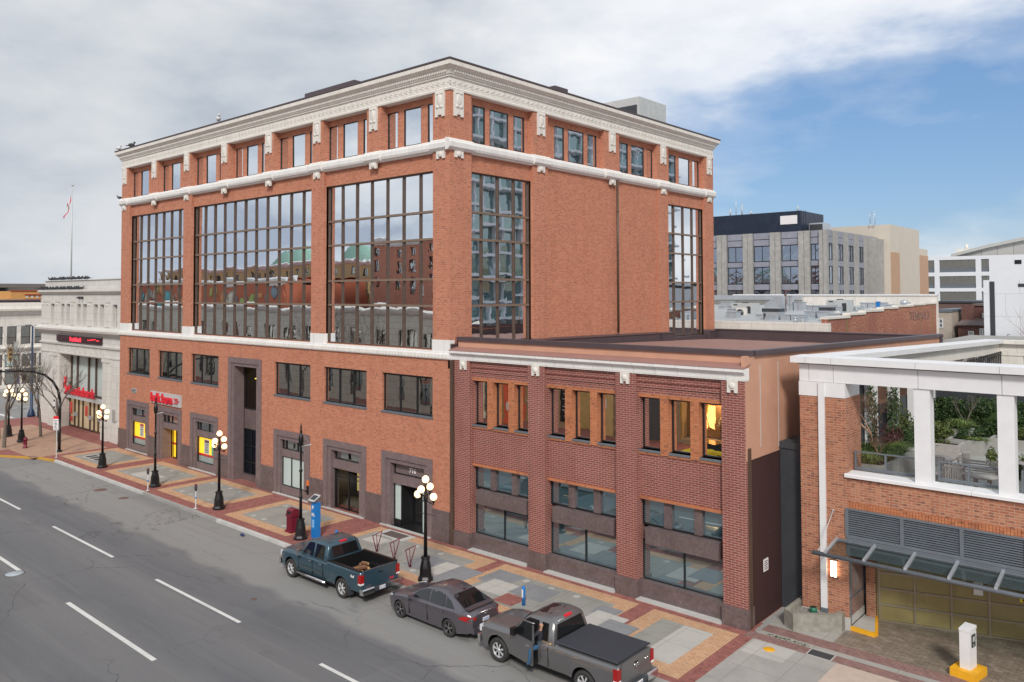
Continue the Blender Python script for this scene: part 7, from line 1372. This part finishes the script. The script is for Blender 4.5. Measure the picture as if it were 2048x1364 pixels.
# ================================================================== ACROSS THE STREET (seen mirrored in the glass)
def block(name, label, x0, x1, y, h, mat, rows, pitch, ww, trim=None, cor=True, shop=None, depth=14, extra=()):
    t = thing(name, label, 'building', ((x0 + x1) / 2, y - depth / 2, 0)); F = Fr((0, y, 0), (1, 0, 0), (0, -1, 0)); n = int((x1 - x0) / pitch); hs = []
    for r0, r1 in rows:
        for k in range(n): c = x0 + (k + .5) * (x1 - x0) / n; hs.append((c - ww / 2, c + ww / 2, r0, r1, .3))
    m = MB(); wall(m, F, x0, x1, 0, h, hs + list(extra), 0); m.box(x0, x1, y - depth, y - .4, h - .4, h - .1)
    for x in (x0, x1): m.quad((x, y, 0), (x, y - depth, 0), (x, y - depth, h), (x, y, h))
    m.build('facade', mat, t)
    for h_ in hs: window(t, F, *h_[:4], .25, [(h_[0] + h_[1]) / 2], [], .08, .05, M['dkframe'], M['glass_lo'], 'window')
    if cor: m = MB(); m.prof(F, x0, x1, [(.2, h - .6), (-.15, h - .55), (-.5, h - .15), (-.6, h + .1), (.2, h + .3)]); m.prof(F, x0, x1, [(.1, 4.4), (-.2, 4.45), (-.25, 4.8), (.1, 4.9)]); m.build('cornice', trim or M['terra_c'], t)
    return t, F
O1, F1 = block('shop_row_building', 'two storey tan building across the street, seen only as a reflection', -30, 6, -29, 9.5, plain('tan_render', (.42, .30, .17), .85), [(5.4, 8.2)], 4, 1.8, extra=[(-5.2, 2.5, .3, 3.8, 1.0)])
shopc = [(-29.5, -27.6, (.02, .06, .35)), (-27.4, -24.6, (.55, .50, .36)), (-24.4, -23.6, (.03, .05, .05)), (-23.5, -22.9, (.32, .20, .04)), (-22.7, -21.4, (.42, .07, .03)), (-21.3, -20.3, (.20, .13, .06)), (-20.2, -19.5, (.36, .06, .02)), (-19.2, -16.2, (.42, .03, .04)), (-13.9, -12.6, (.28, .19, .07)), (-12.5, -12.0, (.03, .03, .03)), (-11.9, -10.4, (.34, .24, .10)), (-10.2, -9.5, (.04, .04, .04)), (-7.5, -5.6, (.05, .05, .05))]
for a, b, c in shopc: m = MB(); m.fb(F1, a, b, .1, 3.9, -.06, 0); m.build('shopfront_panel', plain('shop_%d' % int(-a * 10), [min(.9, q * 1.9) for q in c], .6), O1)
m = MB(); [m.fb(F1, u, u + .6, z, z + .8, -.1, -.06) for u, z in ((-22.3, 1.2), (-20.9, 2.2), (-26.6, .6), (-11.6, 2.4))]; m.build('shop_notice', M['paper'], O1)
m = MB(); m.fb(F1, -18.4, -17.0, 1.3, 3.3, -.1, -.06); m.build('shop_poster', plain('yellow_poster', (.75, .5, .03), .5), O1)
m = MB(); m.fb(F1, -15.8, -14.1, .6, 3.6, -.08, 0); m.k = 1
for k in range(40): z = random.uniform(.8, 3.4); x = random.uniform(-15.6, -14.3); m.fb(F1, x, x + .28, z, z + .06, -.09, -.08)
m.build('shop_poster', [M['black'], M['paper']], O1)
m = MB(); m.fb(F1, -5.2, 2.5, .4, 3.8, .9, .95); m.fb(F1, -5.2, 2.5, 3.8, 3.85, -.05, .95); m.build('display_room', [plain('display_brown', (.25, .14, .06), .8)], O1)
m = MB(); [m.fb(F1, a, a + .9, 1.0, 2.9, .86, .9) for a in (-3.3, -.3, 1.0)]; m.build('display_glow_panel', emit('display_glow', (1, .42, .12), 1.6), O1)  # emissive orange panels at the back of the display
m = MB(); [m.fb(F1, a, a + .05, .3, 3.7, -.02, .1) for a in (-5.2, -2.6, 0, 2.5)]; m.build('display_frame', plain('gilt_frame', (.5, .33, .05), .4, .5), O1)
JM = {'hip': ((0, 0, .9), None), 'chest': ((0, 0, 1.25), 'hip'), 'neck': ((0, 0, 1.45), 'chest'), 'head': ((0, 0, 1.62), 'neck'), 'sl': ((.19, 0, 1.38), 'chest'), 'el': ((.28, 0, 1.1), 'sl'), 'hl': ((.2, .14, .9), 'el'), 'sr': ((-.19, 0, 1.38), 'chest'), 'er': ((-.3, 0, 1.12), 'sr'), 'hr': ((-.24, .1, .88), 'er'), 'kl': ((.1, .02, .48), 'hip'), 'al': ((.1, 0, .08), 'kl'), 'kr': ((-.1, .02, .48), 'hip'), 'ar': ((-.1, 0, .08), 'kr')}
for x, c, lab in ((-3.9, (.6, .05, .05), 'mannequin in red top lit warmly in the shop display across the street'), (-1.6, (.75, .6, .35), 'mannequin in pale jacket in the lit shop display across the street'), (-.6, (.25, .1, .12), 'mannequin in dark red clothes in the shop display across the street')):
    figure('mannequin', lab, (x, -29.5, .6), JM, RA, [plain('garb_%d' % int(-x * 10), c, .8), M['terra_c'], M['black'], M['black']], 'mannequins in the shop display', 'mannequin')
spl = bpy.data.lights.new('display_lamp', 'POINT'); spl.energy = 160; spl.color = (1, .65, .3); so = bpy.data.objects.new('display_lamp', spl); COL.objects.link(so); so.location = (-1.6, -29.2, 3.4)
ya = thing('yellow_taxi', 'small yellow car parked before the lit shop display across the street', 'car', (-1.2, -24.0, -.15)); vehicle(ya, [(-.8, .7, .6, .7, .3), (-.4, .85, .75, .85, .25), (.6, .98, .88, .88, .22), (2.5, 1.0, .9, .88, .22), (3.4, .98, .85, .75, .3)], 2.6, .3, .35, .32, plain('taxi_yellow', (.85, .62, .03), .3), .9)
m = MB(); m.add([(x, s_, z) for s_ in (-.72, .72) for x, z in ((.4, .95), (1.1, 1.42), (2.3, 1.42), (3.0, 1.0))], [(0, 1, 2, 3), (4, 5, 6, 7), (0, 1, 5, 4), (1, 2, 6, 5), (2, 3, 7, 6)]); lb(m, 'cabin', M['glass_dk'], ya); [wheel(ya, x, s_ * .78, .31, .31, .2, .2, 5, s_, M['steelp']) for x in (0, 2.6) for s_ in (-1, 1)]
block('cream_stone_building', 'long cream classical stone building across the street, seen only as a reflection', -125, -30.5, -29, 10.4, stone('opp_stone', (.60, .56, .48), 1.2, .7, .02, var=.15), [(5.4, 8.2), (.8, 4.0)], 4.4, 1.7)
block('ornate_red_building', 'tall red brick building with white trim behind the cream one, seen only as a reflection', -70, -53, -50, 20, brick('opp_red', (.46, .14, .08), (.52, .18, .10), (.45, .35, .3), dark=.2), [(12.5, 14.6), (15.4, 17.2), (17.8, 19)], 2.6, 1.1, M['white'])
_, RF_ = block('red_brick_hall', 'red brick hall with painted shapes across the street, seen only as a reflection', -150, -76, -40, 14.4, plain('red_mural_wall', (.44, .12, .06), .8), [], 5, 1.8, M['white'])
rq = random.Random(3); pal = [plain('mural_%d' % k, cc, .7) for k, cc in enumerate(((.12, .38, .42), (.6, .55, .45), (.2, .25, .3), (.35, .42, .12), (.6, .25, .1)))]
for k in range(34):
    u = -148 + k * 2.1; q = MB(); q.lathe([(rq.uniform(.5, 1.1), 0), (.4, .05)], 12); z = rq.uniform(10.6, 12.8); sx_, sz_ = rq.uniform(.7, 1.3), rq.uniform(.8, 1.7); q.v = [(u + v[0] * sx_, -39.95 + v[2], z + v[1] * sz_) for v in q.v]; q.build('mural_patch', pal[k % 5], bpy.data.objects['red_brick_hall'])
block('ochre_corner_building', 'ochre building with pale cornice across the street, seen only as a reflection', -150, -78, -56, 17.5, plain('ochre_wall', (.50, .36, .18), .85), [(13.2, 14.2), (15, 16.4)], 3.0, 1.2, M['white'])
block('pink_parapet_building', 'low pale pink building across the street, seen only as a reflection', -95, -50, -62, 16.6, plain('pink_render', (.5, .33, .28), .85), [], 4, 1.4, M['conc'])
bare_tree(-36, -24.5, 11, 'leafless street tree across the street, seen only as a reflection', 61, grp='reflected street trees'); bare_tree(-48, -24.5, 12, 'second leafless street tree across the street, mirrored in the glass', 62, grp='reflected street trees')
for x, r_, lab in ((-88, 4.6, 'pale green copper dome, left of two reflected in the glass'), (-108, 5.2, 'pale green copper dome, larger of two reflected in the glass')):
    m = MB(); m.lathe([(r_, 16.2), (r_ * .95, 17.3), (r_ * .72, 18.9), (r_ * .4, 20.2), (r_ * .1, 21), (.05, 21.6)], 18, (x, -62, 0)); setp(m.build('copper_dome', plain('verdigris', (.25, .42, .34), .7), loc=(x, -62, 15.5)), lab, 'dome')
CT = thing('condo_tower', 'white balconied glass apartment tower, seen only mirrored in the side windows', 'building', (52, 60, 0)); TF = Fr((44, 0, 0), (0, 1, 0), (1, 0, 0))
M['teal'] = glass('condo_glass', (.06, .12, .12), .35, (.7, .85, .85), .01)
m = MB(); m.box(44.5, 60, 38, 100, 0, 44); m.build('core', M['teal'], CT); m = MB()
for k in range(15): m.fb(TF, 38, 100, 2.6 + k * 3, 2.95 + k * 3, -.3 if k % 2 else -1.3, .6)
for k in range(20): m.fb(TF, 38 + k * 3.2, 38.35 + k * 3.2, 0, 44, -.15, .6)
m.build('frame', wh, CT); m = MB()
for k in range(15):
    for j in range(9): m.fb(TF, 39 + j * 7, 42.4 + j * 7, 2.95 + k * 3, 3.9 + k * 3, -1.3, -1.27) if k % 2 == 0 else None
m.build('balcony_glass', M['clear'], CT)
# distant tree line
hz = MB(); rn = random.Random(77)
for k in range(220):
    a = rn.uniform(-.2, 1.75); d_ = rn.uniform(380, 460); x = 28 - math.sin(a) * d_; y = -27 + math.cos(a) * d_; hz.sph((x, y, 0), 1, 8, 5, (rn.uniform(10, 22), rn.uniform(10, 22), rn.uniform(7, 12.2)))
setp(hz.build('distant_trees', plain('far_woods', (.06, .08, .07), 1, 0, .3, .2)), kind='stuff')
